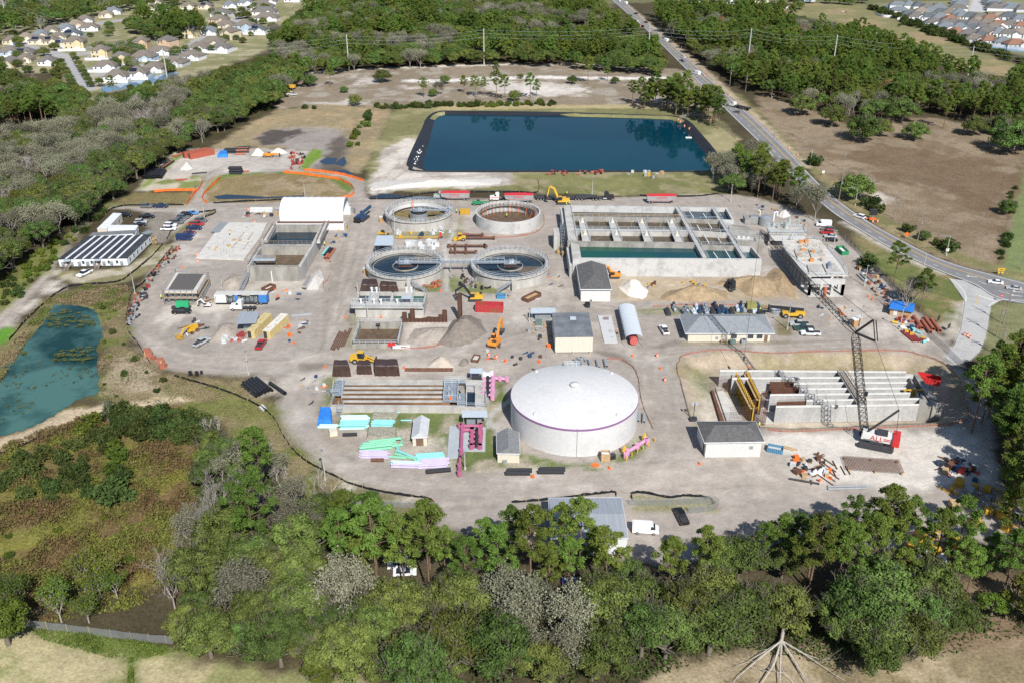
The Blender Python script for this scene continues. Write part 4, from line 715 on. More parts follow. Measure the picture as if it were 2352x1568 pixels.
house('brick_building','grey shingled white block building beside the crawler crane','building',[(1618,1015.5),(1756.5,1013.5),(1736,966.5),(1598.5,966.5)],4.5,(.24,.76),6.4,SHIN,BLOCK,.5,'hipx',fronts=[('vent',.82,.9,2.2,.9)],sides=[('door',.8,1.2,0,2.6)])
house('administration_building','cream administration building with broad light grey hip roof','building',[(1574,765.5),(1779.5,765.5),(1757,722.5),(1560,722.5)],3.0,(.2,.8),5.6,SHINL,CREAM,.9,'hipx',fronts=[('window',.56,1.6,1.0,1.2),('window',.76,1.7,1.0,1.2),('window',.87,1.7,1.0,1.2),('door',.95,1,0,2.1),('vent',.35,.8,.8,.8)],sides=[('door',.5,1,0,2.1),('window',.2,1.2,1,1.2)])
house('workshop','ribbed grey metal workshop rising among the front pines','workshop',[(1265,1236),(1443,1235),(1427.5,1141.5),(1259.5,1142)],4.4,(0.02,.98),5.3,ROOFM,pm('ribbed white wall',(.62,.64,.66),.6,.08,.8,streak=(8,8,.1)),.15,'hipx',fronts=[('door',.3,3,0,3)])
def gable(name,label,eave,ze,zr,roofm,wallm,group=None,door=True,cat='shed'):return house(name,label,cat,eave,ze,(-.001,1.001),zr,roofm,wallm,.25,'hipy',fronts=[('door',.5,1.8,0,2.1)]if door else[])
gable('store_shed','white roofed tan store shed half hidden by pines beside the workshop',[(1193,1202),(1241,1202),(1239,1172),(1195,1172)],2.8,3.5,WHITE,TANW)
gable('garden_shed','cream gabled shed with pale metal roof on the pipe yard lawn',[(945.5,1004),(981,1003),(986.5,961),(951,962)],2.6,3.9,pm('pale metal roof',(.50,.52,.54),.6,.12,.8),CREAM)
gable('chlorine_house','small cream house with grey gable roof beside the great white tank',[(1141,1040),(1194.5,1041),(1192,992),(1140,994)],2.8,4.3,pm('grey shingle',(.19,.2,.21),.9,.2,1.5,fine=.2),CREAM,door=False,cat='building')
x,y=G(1160,1062);t=MB().box(x,y,0,1,.8,.9).cyl((x,y,.9),(x,y,.95),.35,.35,10).build('air_conditioner',STEEL);tag(t,'grey air conditioner outside the small cream tank house','air conditioner')
def canopy(label,uv,z,roofm,contents,name='canopy',cat='canopy',pitch=.3,group=None):
 P4=GP(uv,z);cx,cy=sum(p[0]for p in P4)/4,sum(p[1]for p in P4)/4;t=thing(name,label,cat,(cx,cy,0),group=group);k=MB();vs=[(*p,z+(pitch if i>1 else 0))for i,p in enumerate(P4)];k.add(vs+[(a,b,c-.1)for a,b,c in vs],[(0,1,2,3),(7,6,5,4),(0,4,5,1),(1,5,6,2),(2,6,7,3),(3,7,4,0)]);k.build('roof',roofm,t)
 k=MB();[k.beam((*q,0),(*q,z),.12)for q in inset(P4,.3)];k.build('post',STEEL,t);q=inset(P4,.8)
 for nm,f,w,dpt,h,mm in contents:p=lerp(lerp(q[0],q[1],f),lerp(q[3],q[2],f),.5);MB().box(p[0],p[1],0,w,dpt,h).build(nm,mm,t)
 return t
canopy('ribbed canopy over electrical cabinets beside the tan metal building',[(1219,720),(1277,719),(1275,709),(1220,710)],2.9,ALU,[('cabinet',f,1.1,.6,1.9,STEEL)for f in(.15,.35,.5,.65,.82)])
canopy('ribbed canopy at the back edge of the upper dark water clarifier',[(859,564),(903,564),(904,543),(866,543)],4.0,ALU,[('tank',.3,1.6,1.6,1.8,DRKS),('pump',.7,1.4,1,1.2,STEEL)])
canopy('grey metal canopy over control panels beside the purple manifold',[(1061,957),(1120,957),(1119,944.5),(1062,944.5)],3.4,ALU,[('cabinet',f,1.1,.6,1.8,STEEL)for f in(.15,.4,.75)])
canopy('small blue grey canopy beside the purple pipe bank',[(1079,856),(1109,856),(1109,847),(1080,847)],3.2,ALU,[('panel',.5,2.4,.5,1.8,DRKS)])
canopy('grey tin lean-to roof joined to the yellow container',[(541,744),(588,742),(596,717),(552,718)],3.4,ROOFM,[('scrap_heap',.5,3,1.6,.9,STEEL)],cat='lean-to')
t=thing('arch_canopy','long pale arched metal canopy sheltering a red tank','canopy',G(1447,770));A0=G(1438,795);A1=G(1472,795);dpt=21;ws=2.6;cx=(A0[0]+A1[0])/2+.1;k=MB();vs=[]
for i in range(13):
 y=A0[1]+dpt*i/12;xx=cx-(.0*i)
 for j in range(11):a=PI*j/10;vs.append((xx-1.0*i/12*.0-ws*math.cos(a),y,2.6+1.3*math.sin(a)))
k.add(vs,[(i*11+j,(i+1)*11+j,(i+1)*11+j+1,i*11+j+1)for i in range(12)for j in range(10)]);k.build('roof',pm('pale ribbed sheet',(.52,.57,.62),.5,.1,.6,streak=(.2,5,1)),t);k=MB();[k.beam((cx+sx*ws,A0[1]+dpt*i/6,0),(cx+sx*ws,A0[1]+dpt*i/6,2.7),.12)for i in range(7)for sx in(-1,1)];k.build('post',STEEL,t)
k=MB().cyl((cx,A0[1]+.3,1.4),(cx,A0[1]+6,1.4),1.15,1.15,16);o=k.build('horizontal_tank',paint('faded red',(.48,.10,.09),.6));tag(o,'red horizontal tank lying under the pale arched canopy','tank')
t=thing('concrete_pad','bare stained pale slab beside the arched canopy','slab',G(1397,757));k=MB();slab(k,crs(2,1,(788,1330),(912,1332),(970,1575),(848,1575)),.25,-.1);k.build('slab',pm('stained slab',(.48,.49,.50),.8,.1,.35,col2=(.2,.2,.21),mix=.63),t);x,y=G(*cr(2,1,865,1378));k=MB();[k.beam((x+.25*i-.8,y+j*.6,.25),(x+.25*i-.8,y+j*.6,1.2),.07)for i in range(7)for j in range(2)];k.build('rebar',RUSTM,t)
t=thing('headworks','tall concrete headworks frame on columns with railed top deck','headworks',G(1860,640));HZ=6.3;D=lambda*ps:crs(3,1,*ps)
dk=D((355,968),(735,962),(690,880),(545,700),(500,650),(420,628),(130,640),(140,700));P_=GP(dk,HZ);MB().prism(P_,HZ-.35,HZ).build('deck',CONCN,t)
P2_=GP(D((400,985),(705,985),(520,690),(150,665)),HZ);k=MB();k.wall([P2_[3],P2_[0],P2_[1],P2_[2]],.5,HZ-2.3,HZ-.36);k.build('wall',CONCW,t)
k=MB()
for a,b,n_ in((P2_[0],P2_[1],4),(P2_[3],P2_[0],9),(P2_[1],P2_[2],7)):
 for i in range(n_):p=lerp(a,b,i/(n_-1));k.box(p[0],p[1],-.1,.8,.8,HZ-2.2)
k.build('column',CONCW,t);MB().prism(inset(P2_,-.8),-.15,.12).build('base_slab',CONCN,t);k=MB();k.wall([lerp(P2_[3],P2_[0],.05),lerp(P2_[3],P2_[0],.72)],.3,.1,HZ-2.3);k.build('infill_wall',CONCD,t)
for q in(((360,860),(480,855),(510,940),(380,940)),((500,855),(610,850),(680,935),(545,945)),((240,720),(350,715),(380,790),(270,800)),((370,715),(480,712),(530,785),(400,795))):k=MB();slab(k,D(*q),HZ+.5,HZ);k.build('hatch_slab',CONC,t)
k=MB()
for a,b in zip(P_,P_[1:]+P_[:1]):k.rail([(*a,HZ),(*b,HZ)],1.1,.045,1.6)
k.build('railing',ALU,t);k=MB()
for q in range(46):x,y=G(*cr(3,1,150+rnd.random()*400,660+rnd.random()*180),HZ);k.beam((x,y,HZ),(x,y,HZ+rnd.uniform(.8,2.2)),.09);k.beam((x,y,HZ+1),(x+rnd.uniform(-2,2),y+rnd.uniform(-2,2),HZ+1),.08)
k.build('timber_shoring',WOOD,t);k=MB()
for q in((320,745),(410,760),(400,835),(300,665),(350,660)):x,y=G(*cr(3,1,*q),HZ);k.box(x,y,HZ,1.4,1.2,1)
k.build('lumber_box',pm('orange ply',(.5,.22,.08),.8,.2,1),t);x,y=G(*cr(3,1,515,1165));MB().cyl((x,y,0),(x,y,3.6),.55,.55,12).build('riser_pipe',paint('rust red pipe',(.42,.13,.07),.7),t)
x,y=G(*cr(3,1,565,900),HZ);MB().cyl((x-.6,y-2,HZ+1),(x+.4,y+2,HZ+1),.7,.7,12).build('vessel',STEEL,t)
t=thing('screen_building','older concrete screening platform with grey equipment and stair','building',G(1835,545));s4=D((10,575),(355,580),(330,520),(-10,515));P4=GP(s4,5);MB().prism(P4,4.4,5).build('deck',CONC,t);MB().prism(inset(P4,.4),1.9,4.4).build('upper_wall',CONCW,t);k=MB();[k.box(p[0],p[1],-.1,.7,.7,2.1)for a,b in zip(P4,P4[1:]+P4[:1])for p in(lerp(a,b,.03),lerp(a,b,.5))];k.build('column',CONC,t);MB().prism(inset(P4,1.6),-.1,1.9).build('lower_wall',DRKS,t)
k=MB()
for a,b in zip(P4,P4[1:]+P4[:1]):k.rail([(*a,5),(*b,5)],1.1,.05,1.5)
k.build('railing',ALU,t)
for q,r_,h in(((45,520),.6,2.2),((120,510),.5,1.8),((165,530),.9,2.4),((190,505),.7,2.8),((265,520),.25,3.4),((280,510),.25,3.2),((90,530),.5,1.4)):x,y=G(*cr(3,1,*q),5);MB().cyl((x,y,5),(x,y,5+h),r_,r_*.8,10).build('equipment',pm('grey green machine',(.33,.38,.37),.5,.2,1),t)
k=MB();a=G(*cr(3,1,205,625),5);stair(k,(a[0]-1,a[1]-4,3.2),(a[0]+2.6,a[1]+3.6,5),1.1);k.build('stair',ALU,t)
x,y=G(1757,518);t=thing('scrubber_tank','round grey steel scrubber tank with white bent duct behind the big basin','tank',(x,y,0));MB().cyl((x,y,0),(x,y,3.4),2.3,2.3,20).cyl((x,y,3.4),(x,y,4.1),2.3,.8,20).build('vessel',STEEL,t,smooth=False);MB().tube([(x+3,y,0),(x+3,y,5),(x+3.4,y,5.6),(x+4.2,y,5.4),(x+4.2,y,4)],.35,8).build('duct',WHITE,t)
x,y=G(1743,512);t=MB().tube([(x,y,0),(x,y,4.6),(x-.3,y,5),(x-.8,y,4.9)],.3,8).build('vent_pipe',CREAM);tag(t,'cream bent vent pipe standing behind the big basin','pipe')
x,y=G(1727,512);t=thing('equipment_skid','grey steel box skid beside the cream vent pipe','skid',(x,y,0));MB().box(x,y,.2,6.5,4,2.1).build('box',pm('grey skid',(.26,.26,.25),.6,.2,1),t);MB().box(x+.5,y,2.3,3,2,.6).build('hood',STEEL,t)
t=thing('basin_under_construction','unfinished basin of parallel concrete walls standing in the excavation','basin',(*G(1920,910,2.4),PITZ));WZ=2.4;ZF=PITZ
X_=lambda*ps:crs(3,2,*ps)
k=MB();slab(k,X_((-100,745),(1480,712),(1480,300),(-160,270)),ZF+.12,ZF-.4);k.build('floor',CONCN,t)
for(a,b,c)in(((-340,262),(-265,282),(640,280)),((-330,333),(0,335),(640,330)),((200,380),(0,380),(680,378)),((210,432),(0,430),(715,428)),((20,485),(0,485),(775,480)),((270,536),(0,536),(800,530)),((72,592),(0,592),(1390,578))):
 k=MB();xa=a[0]if a[0]!=-340 else-440;xe={262:1270,333:1310,380:1280,432:1270,485:1310,536:1390,592:1390}[a[1]];y0=a[1]
 y1={262:276,333:322,380:372,432:424,485:470,536:520,592:574}[a[1]];xa={262:-440,333:-330,380:240,432:290,485:20,536:355,592:74}[a[1]]
 slab(k,X_((xa,y0),(xe,y1),(xe,y1-7),(xa,y0-7)),WZ,ZF+.1);k.build('wall',pm('fresh wall concrete',(.39,.39,.385),.85,.2,.18,fine=.12,streak=(1,1,.2)),t);k=MB();slab(k,X_((xa,y0+1),(xe,y1+1),(xe,y1-7),(xa,y0-7)),WZ+.06,WZ-.35,.003);k.build('coping',pm('pale coping',(.60,.60,.58),.8,.1,.5),t)  # paler strip paints the sunlit top edge of each wall; faces coloured darker
k=MB();slab(k,X_((640,277),(660,277),(848,580),(826,580)),WZ+.2,WZ-.2,.01);slab(k,X_((1340,296),(1378,290),(1608,590),(1515,600)),WZ,ZF,.014);slab(k,X_((1300,330),(1312,330),(1400,520),(1388,520)),WZ,ZF,.018);slab(k,X_((1388,572),(1400,470),(1412,470),(1510,590),(1490,590)),WZ,ZF,.02);k.build('cross_wall',CONCD,t)
P4=[G(*cr(3,2,655,278),WZ),G(*cr(3,2,845,578),WZ),G(*cr(3,2,700,262),WZ)];w_=thing('x','','x')if False else None
a,b=Vector((*P4[0],WZ+.25)),Vector((*P4[1],WZ+.25));MB().rail([a,b],1.1,.06,1.3).rail([a+Vector((1.6,0,0)),b+Vector((1.6,0,0))],1.1,.06,1.3).build('walkway_guard',WOOD,t);MB().beam(a+Vector((.8,0,-.1)),b+Vector((.8,0,-.1)),1.5,.1).build('walkway',STEEL,t)
def mesh_panel(mb,p0,p1,z0,z1,nx,nzv,r=.04):
 p0=Vector(p0);p1=Vector(p1)
 for i in range(nx+1):p=p0.lerp(p1,i/nx);mb.beam((p.x,p.y,z0),(p.x,p.y,z1),r)
 for j in range(nzv+1):z=z0+(z1-z0)*j/nzv;mb.beam((p0.x,p0.y,z),(p1.x,p1.y,z),r)
for(x0,y0,x1,y1)in((20,365,275,365),(40,415,300,415),(85,548,360,540),):
 p,q=G(*cr(3,2,x0,y0),WZ-.3),G(*cr(3,2,x1,y1),WZ-.3);k=MB();mesh_panel(k,p,q,ZF,WZ+.2,26,10);k.build('rebar',RUSTM,t);MB().beam((p[0],p[1]+.25,.2),(q[0],q[1]+.25,.2),.12,3.2).build('form_panel',pm('rust brown form',(.15,.075,.05),.8,.3,.8),t)
for(x0,y0,x1,y1)in((1830,325,2060,305),(2010,600,2350,590),(2180,560,2290,480),(2280,480,2351,440),(2260,620,2350,610)):
 p,q=G(*cr(2,2,x0,y0),WZ),G(*cr(2,2,x1,y1),WZ);k=MB();mesh_panel(k,p,q,ZF,WZ,22,10);k.build('rebar',RUSTM,t)
for i,(x0,y0,x1,y1)in enumerate(((2075,300,2235,600),(2170,280,2290,520))):
 p,q=Vector((*G(*cr(2,2,x0,y0),WZ),0)),Vector((*G(*cr(2,2,x1,y1),WZ),0));k=MB().beam((p.x,p.y,(ZF+WZ)/2),(q.x,q.y,(ZF+WZ)/2),.5,WZ-ZF);k.build('form_wall',pm('dark ply form',(.06,.055,.05),.8,.4,.6),t);k=MB()
 for j in range(15):c=p.lerp(q,j/14);k.beam((c.x-.4,c.y,ZF),(c.x-.4,c.y,WZ+.7),.28)
 k.build('form_beam',YFORM,t);MB().beam((p.x-.9,p.y,WZ-.5),(q.x-.9,q.y,WZ-.5),.7,.08).build('walk_board',WOOD,t)
k=MB()
for i in range(16):x,y=G(*cr(2,2,1940+i*15+rnd.uniform(-10,10),420+i*18),ZF);k.beam((x,y,ZF),(x+2.2,y+.8,ZF+2.6),.1)
k.build('brace',YFORM,t);k=MB();slab(k,crs(2,2,(1870,420),(1920,415),(2130,730),(1975,730)),ZF+.5,ZF-.1);k.build('footing',CONCN,t);k=MB();slab(k,crs(2,2,(1830,440),(1850,440),(1950,725),(1915,725)),ZF+.9,ZF-.1);k.build('sheet_wall',RUSTM,t)
k=MB();x,y=G(*cr(3,2,1330,440),WZ);k.beam((x-2.6,y,WZ),(x+2.8,y,WZ),.3).beam((x-2.4,y,WZ),(x-.2,y,WZ-2),.25).beam((x+2.4,y,WZ),(x+.2,y,WZ-2),.25).box(x,y,WZ-1.6,1.6,.3,1.4);k.build('yellow_form',YFORM,t)
TYRE=pm('tyre rubber',(.018,.018,.02),.85,.2,3);RIM=pm('wheel rim',(.45,.46,.48),.35,.1,3,metal=.6);CGLASS=pm('car glass',(.02,.025,.032),.08,.2,1,spec=.7);LAMP=pm('headlight lens',(.75,.75,.72),.2,.05,2);TAIL=paint('red tail light',(.4,.02,.02));BEDM=pm('truck bed liner',(.04,.04,.045),.8,.2,2)
CARC={k:paint(k+' car paint',c,.25)for k,c in dict(black=(.012,.013,.016),white=(.72,.73,.75),silver=(.40,.42,.44),grey=(.13,.14,.15),red=(.40,.025,.03),blue=(.02,.05,.20),brightblue=(.08,.30,.72),navy=(.015,.03,.09),green=(.02,.07,.05),maroon=(.16,.02,.03)).items()}
YEL=paint('machine yellow',(.60,.36,.035),.5);ORA=paint('machine orange',(.65,.24,.03),.5);MGRN=paint('machine green',(.02,.22,.09),.5);MBLK=paint('machine black',(.02,.021,.024),.5);MWHT=paint('machine white',(.66,.66,.64),.5);MRED=paint('machine red',(.52,.03,.03),.5);MBLU=paint('machine blue',(.02,.06,.14),.5)
def ext(mb,pts,w,top=1.0,y0=0.0):
 n=len(pts);zs=[p[1]for p in pts];za,zb=min(zs),max(zs);vs=[]
 for s in(-1,1):
  for x,z in pts:vs.append((x,y0+s*w/2*(1+(top-1)*(z-za)/(zb-za)),z))
 a=sum(pts[i][0]*pts[(i+1)%n][1]-pts[(i+1)%n][0]*pts[i][1]for i in range(n));o=list(range(n))if a>0 else list(range(n-1,-1,-1))
 return mb.add(vs,[tuple(o),tuple(n+i for i in reversed(o))]+[(o[(k+1)%n],o[k],n+o[k],n+o[(k+1)%n])for k in range(n)])
def wheels(root,xs,w,r=.36,tw=.25,mat=TYRE):
 for x in xs:
  for s in(-1,1):
   t_=MB().cyl((x,s*(w/2-tw),r),(x,s*w/2,r),r,r,12).build('wheel',mat,root);MB().cyl((x,s*(w/2-.02),r),(x,s*(w/2+.02),r),r*.55,r*.55,8).build('rim',RIM,t_)
def carproto(kind):
 r=thing(kind,'',kind.split('_')[-1],local=True);b=MB();g=MB();rf=MB()
 if kind=='pickup_truck':
  W_=2.0;ext(b,[(-2.9,.5),(-2.9,1.15),(-.75,1.15),(-.75,1.08),(1.25,1.1),(2.75,1.0),(2.9,.8),(2.9,.45)],W_,.96);ext(g,[(-.8,1.1),(-.65,1.78),(.75,1.8),(1.45,1.1)],W_*.93,.8);ext(rf,[(-.62,1.78),(-.6,1.87),(.7,1.89),(.78,1.79)],W_*.75,.95);MB().box(-1.85,0,1.05,1.9,1.55,.13).build('bed',BEDM,r);wx=(-1.8,1.85);wr=.4;L2=2.9
 elif kind=='van':
  W_=2.05;ext(b,[(-2.8,.45),(-2.85,2.4),(1.3,2.45),(2.0,1.5),(2.75,1.25),(2.85,.45)],W_,.9);ext(g,[(1.0,1.45),(1.1,2.2),(1.42,2.25),(2.05,1.5)],W_*.98,.93);ext(rf,[(-2.7,2.4),(-2.6,2.5),(1.0,2.54),(1.2,2.44)],W_*.86,.9);wx=(-1.75,1.75);wr=.36;L2=2.83
 elif kind=='suv':
  W_=1.95;ext(b,[(-2.35,.45),(-2.4,1.1),(1.0,1.1),(2.2,.98),(2.38,.75),(2.35,.42)],W_,.95);ext(g,[(-2.3,1.08),(-1.95,1.66),(.35,1.7),(1.15,1.08)],W_*.93,.8);ext(rf,[(-1.95,1.65),(-1.85,1.75),(.25,1.78),(.4,1.69)],W_*.76,.95);wx=(-1.4,1.45);wr=.36;L2=2.36
 else:
  W_=1.82;ext(b,[(-2.35,.42),(-2.35,.95),(-1.5,1.0),(.85,.98),(2.15,.82),(2.35,.62),(2.33,.38)],W_,.94);ext(g,[(-1.75,.97),(-1.05,1.36),(.15,1.4),(1.1,.96)],W_*.92,.78);ext(rf,[(-1.08,1.35),(-.95,1.43),(.1,1.46),(.2,1.39)],W_*.73,.95);wx=(-1.4,1.42);wr=.33;L2=2.34
 b.build('body',CARC['white'],r);g.build('windows',CGLASS,r);rf.build('roof',CARC['white'],r);wheels(r,wx,W_,wr)
 for s in(-1,1):MB().box(L2-.04,s*W_*.38,.72,.12,.34,.16).build('headlight',LAMP,r);MB().box(-L2+.02,s*W_*.42,.8,.1,.16,.24).build('tail_light',TAIL,r)
 return r
CP_={k:carproto(k)for k in('pickup_truck','suv','sedan','van')}
def car(kind,col,u,v,head,label,group=None):
 """head: degrees, 0 nose to the site's east (photo right), 90 nose away"""
 x,y=G(u,v);return dup(CP_[kind],(x,y,0),R(head),label,group,mats={'body':CARC[col],'roof':CARC[col]})
LOT='vehicles parked in the office lot';HW='vehicles driving on the highway';GATE='vehicles parked under the gate trees'
for a in(('suv','grey',337,477,-2,'grey SUV against the black silt fence at the top of the office lot',LOT),('pickup_truck','navy',369,477,-2,'dark pickup with equipment in its bed against the silt fence by the office lot',LOT),('suv','black',289,498,-3,'black SUV at the end of the narrow cream trailer',LOT),('pickup_truck','black',338,501,-3,'black pickup alone in the middle of the office lot',LOT),('suv','silver',324,513,8,'silver crossover beside the white curved roof trailer',LOT),('sedan','black',322,519,5,'black sedan tight behind the silver crossover',LOT),('sedan','brightblue',442,492.5,-4,'bright blue coupe at the tip of the parked row on the lot',LOT),('suv','black',429,497,-5,'black SUV beside the bright blue coupe',LOT),('suv','grey',421,502.5,-5,'dark grey hatchback in the sloping row beside the black SUV',LOT),('sedan','grey',413,507.5,-5,'grey sedan in the sloping row beside the charcoal pickup',LOT),('pickup_truck','grey',405,514,-5,'charcoal pickup in the sloping row beside two white vehicles',LOT),('suv','white',392,521,-4,'white SUV in the sloping row',LOT),('pickup_truck','white',388,529,2,'white pickup at the lower end of the sloping row',LOT),('suv','grey',462,510,-8,'grey boxy SUV across the grass strip from the parked row',LOT),('pickup_truck','red',452,518,-4,'small red pickup beside the grass strip',LOT),('pickup_truck','navy',446,527.5,-2,'dark blue pickup next to the small red pickup',LOT),('sedan','blue',432,543,0,'blue sedan tucked behind the dark blue van',LOT),('sedan','maroon',436,538,0,'maroon sedan behind the blue sedan and dark van',LOT),('van','navy',424,552,-2,'dark blue high roof van beside the debris strip',LOT),('pickup_truck','white',195,632,245,'white pickup in front of the office trailer steps',None),('pickup_truck','black',418,720,3,'black crew pickup hitched to the green generator',None),('pickup_truck','silver',463,790,62,'silver pickup parked by the loose sand heap',None),('pickup_truck','red',600,795,85,'red pickup in front of the yellow containers',None),('pickup_truck','white',1525,762,97,'white utility pickup beside the cream administration building',None),('pickup_truck','silver',1835,748,176,'silver crew pickup at the end of the administration lawn',None),('pickup_truck','green',1846,758,176,'dark green pickup between the silver and white pickups',None),('pickup_truck','white',1861,769,176,'white regular pickup beside the dark green pickup',None),('van','white',1891,520,172,'white passenger van under the trees by the headworks',GATE),('suv','grey',1900,530,172,'grey SUV in the tree shade next to the white van',GATE),('suv','red',1899,537,174,'red SUV in the tree shade',GATE),('sedan','silver',1907,546,174,'silver sedan in the tree shade beside the red SUV',GATE),('sedan','black',1908,555,174,'black car at the end of the shaded row',GATE),('van','white',1482,1221,-6,'white work van with open doors beside the grey metal workshop',None),('pickup_truck','black',1564,1190,99,'black pickup on the fenced grass beside the workshop',None),('sedan','silver',1383,1278,0,'silver sedan along the front wall of the metal workshop',None),('sedan','black',1322,1279,0,'dark car half hidden by pines before the metal workshop',None),('sedan','silver',943,1273,2,'silver blue sedan among the front pines',None),('suv','white',916,1300,190,'white car with its hood among the front pines',None),('sedan','white',930,1318,5,'second white car beside the one in the front pines',None),('sedan','blue',1318,1340,0,'blue car under the pines below the workshop',None),('suv','white',1973,501,128,'white SUV on the highway beside the message board',HW),('sedan','white',2286,652,-22+180,'white sedan near the junction on the highway',HW),('sedan','silver',2328,666,-22+180,'silver sedan following the white one by the junction',HW),('sedan','grey',1692,260,128,'grey car behind the flatbed truck on the highway',HW),('van','white',1600,172,118,'white truck cab van coming down the highway',HW),('suv','white',1568,133,118,'white SUV beside a dark blue car on the highway',HW),('sedan','blue',1567,142,298,'dark blue car beside the white SUV on the highway',HW),('van','white',1528,96,118,'orange backed white van on the highway by the side track',HW),('sedan','black',1475,62,118,'dark car abreast of the last street pole on the highway',HW),('suv','white',1462,50,298,'white car near the orange barrels on the far highway',HW),('sedan','black',1483,53,118,'black car opposite the white one on the far highway',HW),('suv','grey',1449,39,298,'grey SUV on the far bend of the highway',HW),('sedan','black',1460,33,118,'black car beside the far highway side road',HW),('van','white',1436,10,118,'pale box van at the top of the highway',HW),('suv','white',1421,4,298,'white car at the very top of the highway',HW),('pickup_truck','white',671,219,160,'white pickup parked by the yellow trailer on the dry pasture',None),('sedan','black',703,195,0,'dark car in the shade of the wide oak',None)):car(*a)
for k,(u,v,h,c)in enumerate(((246,159,60,'white'),(252,157,60,'grey'),(349,140,0,'white'),(357,142,0,'white'),(202,60,0,'red'),(560,27,90,'red'),(588,58,0,'red'))):car('sedan',c,u,v,h,('white','grey','white','white','red','red','red')[k]+' car parked '+('on the drive of the white house by the boulevard','beside the white one near the boulevard house','on the drive of the blue house above the pond','beside the first at the blue house above the pond','in front of the cul de sac houses','between the far grey roofs of the near estate','on the street under the estate palms')[k],'cars parked in the near estate')
def track(r,w,L,h,tw,mat=None):
 for s in(-1,1):ext(MB(),[(-L/2,h*.5),(-L/2+.3,h),(L/2-.3,h),(L/2,h*.5),(L/2-.3,.0),(-L/2+.3,0)],tw,1,s*(w/2-tw/2)).build('track',mat or DRKS,r)
def excavator(label,u,v,head,col,swing=0,pose=0,s=1.0,arm=None,loc_z=0):
 x,y=G(u,v);r=thing('excavator',label,'excavator',local=True,group='tracked excavators');track(r,3.0,4.4,.9,.6);MB().box(0,0,.45,2.6,1.8,.5).build('undercarriage',DRKS,r);am=arm or col
 c,n=math.cos(swing),math.sin(swing)
 def rot(m):m.v=[(p[0]*c-p[1]*n,p[0]*n+p[1]*c,p[2])for p in m.v];return m
 b=MB();ext(b,[(-2.9,1.0),(-3.0,1.6),(-2.8,2.2),(-.6,2.3),(.2,1.9),(1.5,1.7),(1.5,1.0)],2.8,.96);rot(b).build('body',col,r);k=MB();ext(k,[(-.1,1.7),(0,3.0),(1.3,3.0),(1.6,2.2),(1.5,1.5)],1.1,.9,.85);cb=rot(k).build('cab',CGLASS,r);k=MB().box(.62,.85,3.0,1.3,1.0,.1);rot(k).build('cab_roof',col,cb);k=MB().box(-2.2,-.5,2.25,.9,1.2,.35);rot(k).build('exhaust_hood',DRKS,r)
 A,K,T,E=((1.2,-.2,1.8),(3.6,-.2,5.4),(6.4,-.2,3.4),(6.2,-.2,.9))if pose==0 else(((1.2,-.2,1.8),(2.8,-.2,5.8),(4.6,-.2,6.6),(5.4,-.2,2.8))if pose==1 else((1.0,-.2,1.8),(2.2,-.2,4.8),(4.4,-.2,5.2),(4.0,-.2,1.6)))
 k=MB().beam(A,K,.55,.75).beam(K,T,.5,.6);rot(k).build('boom',am,r);k=MB().beam(T,E,.4,.5);rot(k).build('stick',am,r);k=MB();ext(k,[(E[0]-.3,E[2]+.2),(E[0]-1.0,E[2]-.5),(E[0]-.6,E[2]-1.1),(E[0]+.3,E[2]-.9),(E[0]+.35,E[2]+.1)],1.2,1,-.2);rot(k).build('bucket',DRKS,r)
 r.location=(x,y,loc_z);r.rotation_euler=(0,0,R(head));r.scale=(s,)*3;return r
excavator('yellow excavator with raised arm beside the big basin corner',1290,468,180,YEL,0,1,1.1);excavator('yellow excavator with black boom beside the red dumpster',1090,690,180,YEL,0,0,.95,MBLK)
excavator('orange excavator with its back turned on the open dirt',1138,792,90,ORA,-.35,1,1.0);excavator('small grey and orange excavator squeezed between basin and shingled block house',1410,638,180,ORA,0,2,.8,ORA);excavator('dark excavator facing the camera among the brown heaps',1679,662,265,MBLK,0,2,.9);excavator('small white mini excavator before the scaffolded pump house',476,704,178,MWHT,0,0,.48)
def machine(name,label,cat,u,v,head,parts,group=None,wh=None,s=1.0):
 x,y=G(u,v);r=thing(name,label,cat,local=True,group=group)
 for nm,mat,fn in parts:m_=MB();fn(m_);m_.build(nm,mat,r)
 if wh:wheels(r,*wh)
 r.location=(x,y,0);r.rotation_euler=(0,0,R(head));r.scale=(s,)*3;return r
machine('wheel_loader','yellow wheel loader behind the brown tarped stacks','loader',833,832,-6,[('body',YEL,lambda m:ext(m,[(-3.4,.9),(-3.4,2.1),(-1.2,2.2),(-1.0,1.4),(1.2,1.4),(1.2,.8)],2.4)),('cab',CGLASS,lambda m:ext(m,[(-1.3,1.8),(-1.1,3.3),(.3,3.3),(.6,1.7)],1.6,.9)),('cab_roof',YEL,lambda m:m.box(-.4,0,3.3,1.7,1.6,.15)),('lift_arm',YEL,lambda m:m.beam((.8,-.7,1.9),(3.4,-.7,.9),.3,.4).beam((.8,.7,1.9),(3.4,.7,.9),.3,.4).beam((3.4,-.7,.9),(3.4,.7,.9),.3)),('forks',DRKS,lambda m:m.box(3.8,0,.2,.3,2.6,1.4).beam((3.8,-.7,.25),(5.2,-.7,.25),.2).beam((3.8,.7,.25),(5.2,.7,.25),.2))],wh=((-1.9,1.6),2.7,.8,.6))
